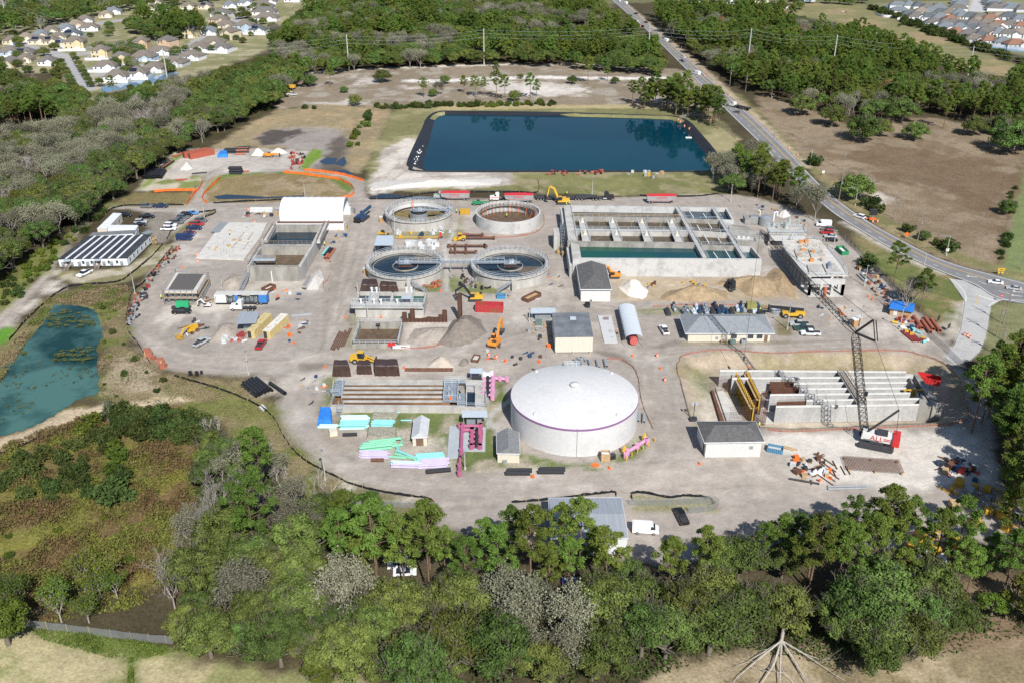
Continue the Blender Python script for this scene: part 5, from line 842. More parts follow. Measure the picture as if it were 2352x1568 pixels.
machine('road_roller','yellow road roller beside the rusty pipe gallery','roller',1056,553,180,[('body',YEL,lambda m:ext(m,[(-2.2,.8),(-2.2,1.7),(-.4,1.8),(.6,1.2),(.6,.7)],1.8)),('canopy',YEL,lambda m:m.box(-.1,0,2.7,1.5,1.6,.12)),('posts',DRKS,lambda m:[m.beam((x_,y_,1.2),(x_,y_,2.7),.08)for x_ in(-.7,.5)for y_ in(-.7,.7)]),('drum',YEL,lambda m:m.cyl((1.7,-.9,.7),(1.7,.9,.7),.7,.7,16)),('drum_frame',YEL,lambda m:m.beam((.6,-1,.8),(2.4,-1,.8),.25).beam((.6,1,.8),(2.4,1,.8),.25).beam((2.4,-1,.8),(2.4,1,.8),.25))],wh=((-1.4,),1.9,.7,.5))
def skid(label,u,v,head,col):return machine('skid_steer',label,'skid steer',u,v,head,[('body',col,lambda m:ext(m,[(-1.7,.4),(-1.7,1.3),(-.5,1.4),(.9,.9),(.9,.4)],1.2)),('cab',CGLASS,lambda m:ext(m,[(-.8,1.0),(-.7,2.0),(.5,2.0),(.8,.9)],1.05)),('lift_arm',col,lambda m:m.beam((-1.5,-.75,1.5),(1.6,-.75,.7),.2).beam((-1.5,.75,1.5),(1.6,.75,.7),.2)),('bucket',DRKS,lambda m:ext(m,[(1.5,.1),(1.5,.8),(2.3,.2)],1.8)),('track',DRKS,lambda m:m.box(-.3,-.75,0,2.4,.35,.6)),('track',DRKS,lambda m:m.box(-.3,.75,0,2.4,.35,.6))],group='skid steers')
skid('grey red compact track loader at the white sand heap',1357,688,60,MWHT);skid('yellow compact track loader below the drained clarifier',880,541,0,YEL)
def tele(label,u,v,head,col,up,s=1):return machine('telehandler',label,'telehandler',u,v,head,[('body',col,lambda m:ext(m,[(-3.0,.8),(-3.0,1.6),(-.5,1.7),(2.4,1.3),(2.4,.7)],2.2)),('cab',CGLASS,lambda m:ext(m,[(-.6,1.4),(-.5,2.5),(.6,2.5),(1.0,1.4)],.9,.9,.65)),('boom',MBLK if col is YEL else col,lambda m:m.beam((-2.8,-.3,1.9),(5.5,-.3,1.5+up),.5,.6)),('fork_carriage',DRKS,lambda m:m.box(5.7,-.3,.6+up,.3,1.6,1.2).beam((5.7,-.8,.7+up),(7,-.8,.7+up),.15).beam((5.7,.2,.7+up),(7,.2,.7+up),.15))],wh=((-1.9,1.7),2.4,.65,.45),group='telehandlers',s=s)
tele('black boomed yellow telehandler at the end of the administration lawn',1818,728,176,YEL,1.0,1.25);tele('orange and white telehandler in the upper pipe yard',618,361,0,ORA,.2,.9);tele('green telehandler beside the clarifier under construction',1098,471,0,MGRN,.1,.8)
machine('boom_lift','yellow articulated boom lift parked on the sandy ground','boom lift',443,762,240,[('chassis',YEL,lambda m:m.box(0,0,.4,3,1.8,.7)),('turret',YEL,lambda m:ext(m,[(-1.6,1.1),(-1.6,1.9),(1.0,2.0),(1.0,1.1)],1.8)),('boom',YEL,lambda m:m.beam((-1.2,.3,2.2),(3.4,.3,2.6),.45).beam((3.4,.3,2.6),(4.8,.3,.9),.3)),('basket',YEL,lambda m:m.box(5.4,.2,.2,1.0,2.4,.15).rail([(4.9,-1,.3),(5.9,-1,.3),(5.9,1.4,.3),(4.9,1.4,.3),(4.9,-1,.3)],1,.05,1))],wh=((-1.2,1.2),2.3,.45,.4))
def semi(label,u,v,head,col,group=None,s=1.0,stripe=None):
 pr_=[('cab',col,lambda m:ext(m,[(.2,1.0),(.1,3.4),(1.6,3.3),(2.0,2.1),(3.9,1.9),(4.0,.7),(.2,.7)],2.3,.94)),('windscreen',CGLASS,lambda m:ext(m,[(1.2,2.2),(1.25,3.05),(1.72,3.05),(2.04,2.15)],2.28,.95)),('frame',DRKS,lambda m:m.box(-1.3,0,.75,5.6,1.0,.3)),('fuel_tank',RIM,lambda m:m.cyl((-.6,-1,.8),(.9,-1,.8),.35,.35,10)),('exhaust_stack',RIM,lambda m:m.cyl((0,1,1),(0,1,3.9),.1,.1,6))]
 if stripe:pr_.append(('stripe',stripe,lambda m:m.box(2,0,1.4,3.9,2.34,.25)))
 return machine('semi_truck',label,'truck',u,v,head,pr_,wh=((-3.2,-1.9,3.1),2.4,.5,.45),group=group,s=s)
def hopper(label,u,v,head,txt=False):
 r=machine('hopper_trailer',label,'trailer',u,v,head,[('hopper',pm('bright trailer metal',(.44,.45,.46),.4,.15,.6,metal=.5),lambda m:ext(m,[(-5.8,1.1),(-6,3.2),(6,3.2),(5.6,1.6),(3,.9),(-3,.9)],2.5)),('tarp',paint('red tarp',(.55,.03,.04),.6),lambda m:ext(m,[(-6.05,3.18),(-6.05,3.3),(-2,3.5),(2,3.5),(6.05,3.3),(6.05,3.18)],2.6)),('marker_strip',MRED,lambda m:m.box(0,0,1.35,9.5,2.53,.12)),('lettering',MRED,lambda m:m.box(.3,0,2.3,4.2,2.54,.3)),('landing_leg',DRKS,lambda m:m.box(3.6,0,0,.2,2,1))],wh=((-5.0,-3.7),2.5,.5,.5),group='silver hopper trailers with red tarps');return r
hopper('silver hopper trailer with red tarp behind the drained clarifier',1046,459,180);hopper('silver hopper trailer coupled to the white red striped tractor',1192,464,180);hopper('silver hopper trailer standing alone on the top road',1518,466,0)
semi('white semi tractor with red stripe pulling a hopper trailer',1147,461,180,MWHT,stripe=MRED);semi('grey semi tractor at the head of the first hopper trailer',1016,456,180,paint('cab grey',(.33,.36,.36)),s=.9);semi('long nosed black semi tractor pulling the lowboy',1388,459,0,MBLK);semi('white bonneted semi tractor behind the yellow containers',1014*.0+560,712,178,MWHT)
machine('lowboy_trailer','long black many axled lowboy trailer on the top road','trailer',1302,459,0,[('deck',DRKS,lambda m:m.box(0,0,.7,15,2.6,.35)),('gooseneck',DRKS,lambda m:ext(m,[(7,.7),(7.5,1.9),(12.5,1.7),(12.5,1.3),(8.5,1.2)],2.2)),('rear_dolly',DRKS,lambda m:m.box(-10,0,.9,5.5,2.5,.7)),('mid_dolly',DRKS,lambda m:m.box(6,0,1.0,5,2.5,.9))],wh=((-12,-10.8,-9.6,3.6,4.9,6.2,10.8,12),2.6,.5,.5))
machine('flatbed_truck','black flatbed truck with a pale cab on the highway','truck',1699,250,128,[('flatbed',MBLK,lambda m:m.box(-2,0,1.1,10,2.5,.5)),('cab',MWHT,lambda m:ext(m,[(3.4,.8),(3.4,3.0),(5,3.0),(5.6,2),(6.8,1.8),(6.8,.7)],2.3,.94)),('windscreen',CGLASS,lambda m:ext(m,[(4.7,2.1),(4.7,2.8),(5.1,2.8),(5.65,2.0)],2.28))],wh=((-5,-3.8,2.2,5.8),2.4,.5,.45))
machine('drill_rig','dark blue tracked drill rig standing on the wide haul road','drill rig',833,505,72,[('track',DRKS,lambda m:m.box(0,-1.3,0,6,.7,1)),('track',DRKS,lambda m:m.box(0,1.3,0,6,.7,1)),('body',MBLU,lambda m:ext(m,[(-4.4,1),(-4.4,2.4),(-1,2.6),(1.8,1.8),(1.8,1)],2.6)),('cab',CGLASS,lambda m:ext(m,[(.5,1.6),(.6,3),(1.8,3),(2.2,1.6)],1,1,.8)),('mast',MBLU,lambda m:m.beam((-4.6,-.5,2.9),(6.5,-.5,3.4),.8,.9)),('counterweight',MBLK,lambda m:m.box(-4.6,0,.9,1,2.6,1.5))])
machine('work_trailer','long open sided equipment trailer with a white box end and blue sheets','trailer',558,697,0,[('roof',pm('dirty white roof',(.48,.48,.46),.7,.2,.5),lambda m:m.box(0,0,3.6,16.6,3,.12)),('end_box',MWHT,lambda m:m.box(-6.6,0,.9,3.6,2.9,2.7)),('deck',DRKS,lambda m:m.box(0,0,.6,16.4,2.8,.3)),('machinery',pm('machinery',(.12,.15,.18),.6,.5,1.4,col2=(.32,.30,.26),mix=.55),lambda m:[m.box(-3.6+i*1.35,.2*(i%3),.9,1.1,1.7,.9+.45*(i*7%4))for i in range(8)]),('blue_sheet',paint('blue sheet',(.04,.18,.50),.6),lambda m:m.box(-1.4,-1.45,.9,1,.15,2.7).box(6.9,-1.45,.9,2.4,.12,2.7).box(8.2,0,.9,.1,2.8,2.7)),('lettering',paint('blue letter',(.03,.15,.4)),lambda m:[m.box(-8.05,-1.47,1.3+.27*i,.28,.03,.18)for i in range(7)])],wh=((5,6.2),2.6,.45,.4))
machine('generator','bright green generator on a trailer behind the black crew pickup','generator',421,709,0,[('housing',paint('bright green',(.03,.36,.15),.5),lambda m:ext(m,[(-2,.7),(-2,2.4),(2,2.4),(2,.7)],1.7,.94)),('trailer_frame',DRKS,lambda m:m.box(-.6,0,.4,6,1.5,.3))],wh=((-.3,.6),2,.35,.3))
def dumpster(label,u,v,head,L,w,h,col,inner,s=1):return machine('dumpster',label,'dumpster',u,v,head,[('bin',col,lambda m:[m.wall([(-L/2,-w/2),(L/2,-w/2),(L/2,w/2),(-L/2,w/2)],.14,0,h,True),m.box(0,0,.05,L-.2,w-.2,.1)]),('load',inner,lambda m:m.box(0,0,.15,L-.25,w-.25,h*.35)),('rib',col,lambda m:[m.box(-L/2+.4+i*(L-.8)/6,e*(w/2+.1),0,.14,.1,h)for i in range(7)for e in(-1,1)])],group='open top dumpsters',s=s)
dumpster('long red and rusty roll off dumpster beside the sheet piles',1124,714,-4,8.6,2.6,2.6,pm('red rusted bin',(.40,.03,.045),.7,.2,.7,col2=(.20,.09,.04),mix=.55),RUSTM);dumpster('rusty roll off bin tilted towards the dark water clarifier',1221,686,48,6.6,2.5,1.3,RUSTM,WOOD);dumpster('small blue skip below the clarifier stair',1151,684,3,2.8,1.8,1.1,paint('skip blue',(.05,.22,.42),.6),RUSTM);dumpster('green dumpster of white scrap beside the shaded cars',1934,580,95,5.5,2.4,1.5,MGRN,WHITE);dumpster('bright red bin on the slope beyond the new basin',2132,876,-28,6,2.5,1.8,MRED,MRED);dumpster('dark rust bin beside the blue sheeted work trailer',1069*.0+618,668,60,4.2,2.4,1.6,RUSTM,TANW);dumpster('blue skip of pale sand beyond the shingled block house',1780,1035,-20,3.6,2,1.2,paint('skip blue 2',(.08,.22,.36),.6),CONCN);dumpster('small rusty hopper bin on the dirt above the white tank',1093,826,78,3.2,1.8,.9,RUSTM,CONCN)
def container(label,u,v,head,L,col,roofc=None):return machine('shipping_container',label,'container',u,v,head,[('body',col,lambda m:m.box(0,0,0,L,2.44,2.6)),('roof',roofc or col,lambda m:m.box(0,0,2.6,L,2.44,.05)),('door',DRKS,lambda m:m.box(-L/2-.02,.45,.15,.06,1.1,2.3)),('rib',col,lambda m:[m.box(-L/2+.4+i*(L-.8)/13,e*1.24,.1,.2,.06,2.4)for i in range(14)for e in(-1,1)])],group='shipping containers')
YCON=pm('cream container',(.52,.42,.20),.7,.12,.8);YROOF=pm('rust flecked roof',(.50,.42,.22),.8,.15,1,col2=(.26,.11,.05),mix=.62);PROOF=pm('peeling white roof',(.62,.60,.55),.8,.1,1,col2=(.40,.28,.18),mix=.6);RCON=pm('brick red container',(.34,.09,.055),.7,.12,.8)
container('cream container with rusty roof joined to the grey lean-to',598,757,78,12.2,YCON,YROOF);container('cream container with peeling white roof standing apart',635,758,76,12.2,YCON,PROOF);container('brick red container with open door in the upper pipe yard',451,358,42,12.2,RCON);container('brick red container alongside the open one in the upper pipe yard',464,360,42,12.2,RCON)
machine('air_compressor','small red towed compressor before the sludge pit tank','compressor',901,797,0,[('hood',MRED,lambda m:ext(m,[(-1.2,.5),(-1.2,1.3),(.9,1.4),(1.1,.5)],1.4)),('drawbar',DRKS,lambda m:m.beam((-1.2,0,.5),(-2.4,0,.4),.1))],wh=((0,),1.6,.35,.25))
machine('bucket_truck','white and yellow utility truck at the edge of the wood on the pasture','truck',663,205,170,[('bed',YEL,lambda m:m.box(-1.8,0,1,5,2.4,1.6)),('cab',MWHT,lambda m:ext(m,[(1,.8),(1,2.8),(2.6,2.8),(3.2,1.9),(4.2,1.7),(4.2,.7)],2.3,.94)),('windscreen',CGLASS,lambda m:ext(m,[(2.2,2),(2.2,2.6),(2.7,2.6),(3.22,1.9)],2.28))],wh=((-3,-1.8,3.2),2.4,.5,.4))
machine('equipment_trailer','yellow equipment trailer below the utility truck on the pasture','trailer',654,214,10,[('deck',YEL,lambda m:m.box(0,0,.7,8,2.2,.3)),('load',DRKS,lambda m:m.box(1,0,1,3,1.5,.8).beam((-1,0,1),(3,0,2.2),.3))],wh=((-1,0),2.3,.4,.3))
for p in CP_.values():drop(p)
cx,cy=G(2011,1018);r=thing('crawler_crane','red and white crawler crane with black lattice boom and luffing jib','crane',(cx,cy,0));hd=2.75
def rt(m,z=0):c,n=math.cos(hd),math.sin(hd);m.v=[(cx+p[0]*c-p[1]*n,cy+p[0]*n+p[1]*c,p[2]+z)for p in m.v];return m
for s in(-1,1):rt(ext(MB(),[(-4.2,.7),(-3.8,1.3),(3.8,1.3),(4.2,.7),(3.8,.05),(-3.8,.05)],1.0,1,s*2.9)).build('track',DRKS,r)
rt(MB().box(0,0,.5,3.2,5.2,.8)).build('carbody',DRKS,r);hb=rt(ext(MB(),[(-3.6,1.5),(-3.6,3.2),(3.4,3.0),(3.6,1.5)],3.0)).build('house',MWHT,r);rt(MB().box(-4.4,0,1.3,1.6,4.2,2.3)).build('counterweight',MRED,r)
rt(ext(MB(),[(2.2,1.5),(2.2,3.1),(3.6,3.1),(4.2,1.5)],1.2,.95,-1.9)).build('cab',CGLASS,r)
fc=bpy.data.curves.new('lettering','FONT');fc.body='ALL';fc.size=1.9;fc.extrude=.02;fc.materials.append(MRED);fq=bpy.data.objects.new('tmp',fc);COL.objects.link(fq);bpy.context.view_layer.update();fm=bpy.data.meshes.new_from_object(fq);bpy.data.objects.remove(fq);fo_=bpy.data.objects.new('lettering',fm);COL.objects.link(fo_);fo_.parent=hb
nn_=Vector((math.cos(hd+PI/2),math.sin(hd+PI/2),0));ax=-Vector((math.cos(hd),math.sin(hd),0));ay=Vector((0,0,1));az=ax.cross(ay);M3=Matrix((ax,ay,az)).transposed().to_4x4();fo_.matrix_local=Matrix.Translation(Vector((0,0,1.75))-ax*1.6+az*1.53)@M3
k=MB();[rt(MB().box(-2.3,1.52,2.1+.4*j,1.5,.05,.2)).build('stripe',MRED,hb)for j in range(2)];rt(MB().box(1.2,1.52,1.62,3.6,.05,.12)).build('stripe',MBLK,hb);rt(MB().box(-1,0,3.1,2.6,2.2,.7)).build('winch',DRKS,hb)
def lattice(mb,p,q,w,n,r_=.075):
 p,q=Vector(p),Vector(q);d=(q-p).normalized();a=d.cross(Vector((0,1,.3))).normalized();b=a.cross(d);cs=[]
 for i,j in((-1,-1),(1,-1),(1,1),(-1,1)):o=a*(i*w/2)+b*(j*w/2);cs.append(o);mb.beam(p+o*.5,p+o+(q-p)*.06,r_*1.5);mb.beam(p+o+(q-p)*.06,q+o-(q-p)*.06,r_*1.5);mb.beam(q+o-(q-p)*.06,q+o*.4,r_*1.5)
 for k_ in range(n):
  for i in range(4):f0,f1=.06+.88*k_/n,.06+.88*(k_+1)/n;mb.beam(p+(q-p)*f0+cs[i],p+(q-p)*f1+cs[(i+1)%4],r_);mb.beam(p+(q-p)*f1+cs[i],p+(q-p)*f1+cs[(i+1)%4],r_)
foot=Vector((cx+2.9*math.cos(hd),cy+2.9*math.sin(hd),2.2));
hz0=min((z*.25 for z in range(60,160)),key=lambda z:abs(G(1964,764,z)[1]-foot.y-4.0));head=Vector((*G(1964,764,hz0),hz0))
k=MB();lattice(k,foot,head,1.7,18);k.build('boom',MBLK,r)
tip=Vector((*G(1705,852),41.6));k=MB();lattice(k,head,tip,1.25,26,.065);k.build('jib',MBLK,r)
s1=Vector((*G(2006,735,head.z+5.5),head.z+5.5));s2=Vector((*G(2010,783,head.z-1),head.z-1));k=MB().beam(head,s1,.45).beam(head,s2,.45).beam(s1,s2,.18).beam(s1+Vector((.6,0,0)),s2+Vector((.6,0,0)),.18);k.build('strut',MBLK,r)
bk_=Vector((cx-4.2*math.cos(hd),cy-4.2*math.sin(hd),3.2));mst=Vector((cx-3.6*math.cos(hd),cy-3.6*math.sin(hd),10.5));k=MB().beam(foot,mst,.4).beam(foot+Vector((.5,.8,0)),mst,.3);k.build('mast',DRKS,r)
k=MB().beam(bk_,mst,.09).beam(mst,s2,.07).beam(s2,s1,.07).beam(s1,tip,.07).beam(head,tip+Vector((0,0,.6)),.05).beam(tip,(tip.x,tip.y,4.5),.07);k.build('pendant_line',MBLK,r);MB().box(tip.x,tip.y,3.6,.5,.5,1.0).build('hook_block',DRKS,r);hk=Vector((*G(1990,900,12),12));MB().beam(head,hk,.06).cyl(hk,hk-Vector((0,0,1)),.5,.4,8).build('auxiliary_hook',MBLK,r)
ASPH=pm('asphalt',(.19,.19,.195),.9,.14,.12,fine=.1,streak=(1,1,1));LINEW=pm('road paint white',(.62,.62,.60),.7,.15,1);LINEY=pm('road paint yellow',(.60,.38,.06),.7,.15,1)
HPAIR=[((1400,-5),(1424,-5)),((1444,34),(1472,40)),((1483,67),(1507,72)),((1551,134),(1580,137)),((1598,182),(1627,180)),((1655,240),(1690,238)),((1700,284),(1735,277)),((1745,328),(1780,320)),((1790,376),(1822,362)),((1850,434),(1872,415)),((1912,488),(1932,468)),((1984,534),(2006,518)),((2039,567),(2062,549)),((2114,604),(2134,586)),((2176,630),(2200,611)),((2240,655),(2262,628)),((2300,688),(2320,643)),((2420,706),(2430,672))]
def far_ext(p,q):return(p[0]+(p[0]-q[0])*3,p[1]+(p[1]-q[1])*3)
HL=smooth(GP([a for a,b in HPAIR]),6);HR=smooth(GP([b for a,b in HPAIR]),6)
def ribbon(name,A,B_,mat,z,label=None,kind='structure',cat='road',obj=True):
 n=len(A);mb=MB().add([(*p,z)for p in A]+[(*p,z)for p in B_],[(i,n+i,n+i+1,i+1)for i in range(n-1)]);o=mb.build(name,mat);
 if sum(f.normal.z for f in o.data.polygons)<0:o.data.flip_normals()
 return tag(o,label,cat,kind=kind)
ribbon('highway',[lerp(a,b,-.04)for a,b in zip(HL,HR)],[lerp(a,b,1.04)for a,b in zip(HL,HR)],ASPH,.12,'grey asphalt highway curving past the plant')
def hline(f,w,mat,z=.126,dash=0):
 mb=MB();pts=[lerp(a,b,f)for a,b in zip(HL,HR)]
 if not dash:mb.strip(pts,w,z)
 else:
  acc=0
  for p,q in zip(pts,pts[1:]):
   L_=math.hypot(q[0]-p[0],q[1]-p[1])
   d0=0
   while d0<L_:
    if((acc+d0)//dash)%3==0:mb.strip([lerp(p,q,d0/L_),lerp(p,q,min(1,(d0+dash)/L_))],w,z)
    d0+=dash
   acc+=L_
 o=mb.build('road_marking',mat);tag(o,None,'road marking',kind='structure')
hline(.03,.25,LINEW);hline(.97,.25,LINEW);hline(.615,.16,LINEY);hline(.645,.16,LINEY);hline(.32,.18,LINEW,dash=3)
DRV=[(2217,693),(2203,672),(2180,640),(2215,645),(2262,668),(2310,687),(2296,692),(2276,704),(2268,755),(2258,790),(2250,806),(2226,828),(2192,838),(2170,820),(2192,792),(2207,756)]
o=flat(DRV,.10).build('driveway',pm('drive concrete',(.40,.40,.39),.9,.15,.2,fine=.12,col2=(.33,.33,.33),mix=.55));tag(o,'pale concrete entrance drive','driveway',kind='structure')
k=MB().strip(smooth(GP([(2180,640),(2205,660),(2218,680),(2217,695)]),5),.3,.13).strip(smooth(GP([(2270,705),(2283,695),(2300,690),(2352,691)]),5),.3,.13).strip(GP([(2247,680),(2282,691)]),.6,.13);tag(k.build('road_marking',LINEW),None,'road marking',kind='structure');tag(MB().strip(GP([(2247,680),(2242,698)]),.25,.131).build('road_marking',LINEY),None,'road marking',kind='structure')
for u,v in((2240,637),(2346,672),(2343,681)):
 x,y=G(u,v);k=MB().add([(x-2,y+.3,.13),(x+.6,y-.4,.13),(x+.6,y-.1,.13),(x-2,y+.6,.13)],[(0,1,2,3)]).add([(x-2.9,y+.6,.13),(x-1.8,y-.2,.13),(x-1.7,y+1.2,.13)],[(0,1,2)]);tag(k.build('turn_arrow',LINEW),None,'road marking',kind='structure')
CPOLE=pm('concrete pole',(.42,.42,.39),.85,.12,1);WPOLE=pm('timber pole',(.24,.2,.16),.9,.2,2)
def zup(u,vb,vt):
 x,y=G(u,vb);lo,hi=0,90
 for _ in range(40):
  m_=(lo+hi)/2;yc=m_-CH;vv=784-FPX*(y*SP+yc*CP)/(y*CP-yc*SP)
  if vv>vt:lo=m_
  else:hi=m_
 return lo
def lamp(u,vb,vt,what,arm=0,mat=None):
 x,y=G(u,vb);h=zup(u,vb,vt);t=thing('light_pole','grey light pole '+what,'light pole',(x,y,0),group='light poles of the plant and verge');MB().cyl((x,y,-.2),(x,y,h),.16,.09,7).build('pole',mat or CPOLE,t);k=MB()
 if arm:k.beam((x,y,h-.2),(x-3.2,y,h+.1),.1).box(x-3.4,y,h,.9,.3,.15)
 else:k.box(x,y-.3,h-.1,.55,.7,.18)
 k.build('lamp',STEEL,t);MB().cyl((x,y,-.1),(x,y,.6),.3,.3,8).build('base',CONC,t)
for a in((571,859,805,'at the bend above the black pipe stack'),(747,1101,1031,'at the silt fence on the lower bend'),(311,677,631,'between the marsh pond and debris strip'),(512,674,636,'in the sandy ground behind the scaffolded pump house'),(470,499,462,'on the grass tip by the parked row'),(701,457,420,'in front of the grassy basin'),(822,673,645,'behind the contact tank by the tarped piles'),(845,734,682,'before the contact tank wall'),(907,538,484,'against the drained clarifier'),(1360,451,412,'on the grass behind the lowboy'),(1678,463,425,'where the top road meets the tree belt'),(1914,572,529,'beside the shaded cars'),(1985,657,610,'beside the plant road past the headworks'),(1808,756,702,'on the administration lawn'),(1975,749,702,'beside the boom head on the open yard'),(2066,757,705,'beside the blue tarp shed'),(1068,1077,1036,'beside the long purple pipe'),(1216,740,708,'beside the electrical canopy')):lamp(*a)
for a in((1964,472,432,'with long arm on the verge under the big oak',1),(2173,587,543,'with long arm beside the verge bush',1),(1861,380,342,'with long arm at the upper verge',1)):lamp(*a)
def upole(u,vb,vt,what,mat=None,xarm=True,r_=.17):
 x,y=G(u,vb);h=zup(u,vb,vt);t=thing('utility_pole','tall '+('concrete'if mat is CPOLE else 'timber')+' utility pole '+what,'utility pole',(x,y,0),group='utility poles');MB().cyl((x,y,-.3),(x,y,h),r_,r_*.6,7).build('pole',mat or WPOLE,t)
 if xarm:MB().beam((x-1.2,y+.2,h*.78),(x+1.2,y-.2,h*.78),.14).build('crossarm',WPOLE,t);MB().cyl((x+.3,y,h*.6),(x+.3,y,h*.6+.9),.28,.28,8).build('transformer',STEEL,t)
for a in((1925,470,392,'beside the big verge oak'),(2053,503,436,'at the sandy patch of the brown pasture'),(2106,560,484,'beside the round verge oak'),(2110,669,584,'standing pale on the lawn by the bare tree',CPOLE,False),(2304,744,657,'nearest the stop line across the drive'),(2288,773,689,'beside the concrete drive'),(2305,782,743,'short, behind the drive poles',None,False),(2344,620,587,'on the green field edge',None,False),(1840,320,262,'alone on the upper brown pasture'),(1935,391,336,'by the brown patch of the pasture'),(1768,255,206,'at the wood corner above the highway'),(1775,335,292,'against the highway above the tree belt'),(1676,197,154,'guyed, at the pine wood edge'),(1701,190,156,'with crossarm at the pine wood edge'),(1712,212,165,'with transformer before the pine wood'),(1562,150,106,'at the highway beside the dark blue car'),(1575,112,76,'beside the sandy side track'),(1645,200,172,'on the highway shoulder'),(1532,75,47,'at the far wood edge of the highway'),(1466,60,33,'beside the far highway cars'),(1322,136,106,'in the trees behind the upper sand track'),(1087,147,122,'beside the second steel pylon'),(845,157,120,'behind the round clearing oak'),(2292,818,738,'in front of the pine stand by the drive')):upole(*a)
TPS=[(15,45,16),(384,179,119),(802,164,80),(1112,150,66),(1488,141,60),(1717,150,65.5),(1911,165,80),(2223,173,121)];TT=[]
WHERE=['at the far corner above the near estate','rising from the near estate pond','beside the lone round oak','at the bend of the upper sand track','rising from the pines by the highway','rising from the pine wood across the highway','rising from the middle of the pine wood','rising where wood meets long meadow']
for(u,vb,vt),w in zip(TPS,WHERE):
 x,y=G(u,vb);h=max(zup(u,vb,vt),18);TT.append((x,y,h));t=thing('transmission_pole','tall pale transmission pole '+w,'transmission pole',(x,y,0),group='transmission poles');MB().cyl((x,y,-.3),(x,y,h),.5,.28,9).build('pole',CPOLE,t);k=MB();[k.beam((x,y,h-1-2.3*i),(x+.9,y-.2,h-.8-2.3*i),.16)for i in range(3)];k.build('insulator',STEEL,t)
TT.append((*G(2500,205),22))
for i in range(3):
 k=MB()
 for a,b in zip(TT,TT[1:]):
  pts=[(*lerp(a[:2],b[:2],t_),a[2]+(b[2]-a[2])*t_-.8-2.3*i-4*2.2*t_*(1-t_))for t_ in np.linspace(0,1,9)];k.tube(pts,.028,4)
 tag(k.build('power_line',ALU),('top','middle','bottom')[i]+' conductor strung along the tall transmission poles','power line')
def fenceline(name,label,uv,h,mat,lean=.12,jag=.3,posts=2.2,cat='fence',z=0):
 p=smooth(GP(uv),6);cx_,cy_2=p[len(p)//2];t=thing(name,label,cat,(cx_,cy_2,z));MB().fence([(a+rnd.uniform(-.1,.1),b+rnd.uniform(-.1,.1))for a,b in p],h,.02,z,lean,jag).build('mesh',mat,t);k=MB();acc=0
 for a,b in zip(p,p[1:]):
  acc+=math.hypot(b[0]-a[0],b[1]-a[1])
  if acc>posts:acc=0;k.beam((b[0],b[1]+.04,z-.1),(b[0],b[1]+.04,z+h+.15),.07)
 k.build('posts',WOOD if mat is not STEEL else STEEL,t)
for lb,uv in(('below the sand bank of the upper pipe yard',[(355,442),(394,439),(429,439),(448,439)]),('down the far side of the steep access track',[(465,416),(465,421),(458,435),(448,445),(438,457),(429,472)]),('down the near side of the steep access track',[(506,411),(494,422),(479,437),(469,448),(465,455),(466,460),(476,469)]),('curling round the grassy basin',[(652,398),(690,401),(720,405),(743,408),(775,413),(790,419),(805,427),(813,437),(812,447),(800,454),(780,458)]),('along the upper side of the track past the puddle',[(700,393),(728,395),(754,398),(780,402),(805,408),(825,414),(835,417)])):fenceline('orange_fence','bright orange plastic fence '+lb,uv,1.25,ORNG)
for lb,uv in(('round the rim of the excavation on the plant side',[(1588,969),(1576,924),(1556,849),(1562,828),(1573,816),(1648,804),(1764,811),(1881,808),(2056,806),(2109,815),(2164,834),(2201,869),(2214,909),(2226,959)]),('between the new basin and the white crane pad',[(2225,962),(2164,976),(1986,984),(1826,991),(1764,988)]),('beside the haul road below the two cell basin',[(738,530),(750,562),(747,598),(761,605),(755,640),(742,655),(749,671)]),('curving round the clarifier under construction',[(1060,535),(1110,545),(1180,545),(1230,535),(1250,515),(1248,495)]),('round the great white tank on the road side',[(1388,826),(1420,825),(1452,842),(1466,868),(1470,900),(1480,940),(1500,985)]),('behind the white water barrier',[(920,800),(990,798),(1030,780),(1050,752)]),('behind the row of crated equipment',[(1500,706),(1580,701),(1700,702),(1770,708)])):fenceline('red_mesh_fence','thin faded red mesh fence '+lb,uv,.75,REDM,.1,.6)
for lb,uv in(('round the top of the office lot',[(231,506),(245,490),(262,479),(295,473),(325,473),(360,472),(422,472)]),('round the grass tip of the parked row',[(420,508),(437,497),(455,490),(472,488),(494,485),(492,492),(470,500)]),('from the office lot grass to the sandy track',[(383,552),(395,530),(410,518)]),('curving in front of the office complex to the marsh',[(374,562),(350,589),(312,622),(280,645),(245,652),(175,657),(140,669),(107,694),(62,735),(20,784)]),('along the marsh side of the debris strip',[(397,567),(335,645),(304,672),(291,725),(295,760),(318,792),(347,836)]),('sweeping along the lower bend above the pines',[(400,864),(462,881),(525,901),(588,929),(625,956),(650,999),(670,1029),(695,1054),(723,1071),(763,1091),(813,1114),(875,1129),(938,1139),(978,1144),(998,1156),(1010,1176)]),('in front of the grassy basin on the top road',[(490,468),(588,463),(688,459),(778,458)]),('behind the silver hopper trailers',[(850,459),(913,457),(1000,444),(1176,443),(1233,443),(1236,412)]),('at the top road end near the tree belt',[(1470,450),(1500,453),(1600,452),(1650,446)]),('behind the metal workshop roof',[(1176,1154),(1251,1149),(1331,1139),(1382,1133),(1412,1131),(1415,1140)]),('along the fenced grass beside the workshop',[(1453,1150),(1453,1134),(1483,1133),(1536,1143),(1576,1139),(1626,1144),(1638,1154)]),('between marsh pond and thicket',[(0,1045),(60,1020),(110,1000),(215,970),(255,962)])):fenceline('silt_fence','low black silt fence '+lb,uv,.85,SILT,.1,.4)
CHN=pm('chain link',(.3,.32,.33),.6,.1,1);CHN.node_tree.nodes['Principled BSDF'].inputs['Alpha'].default_value=.25
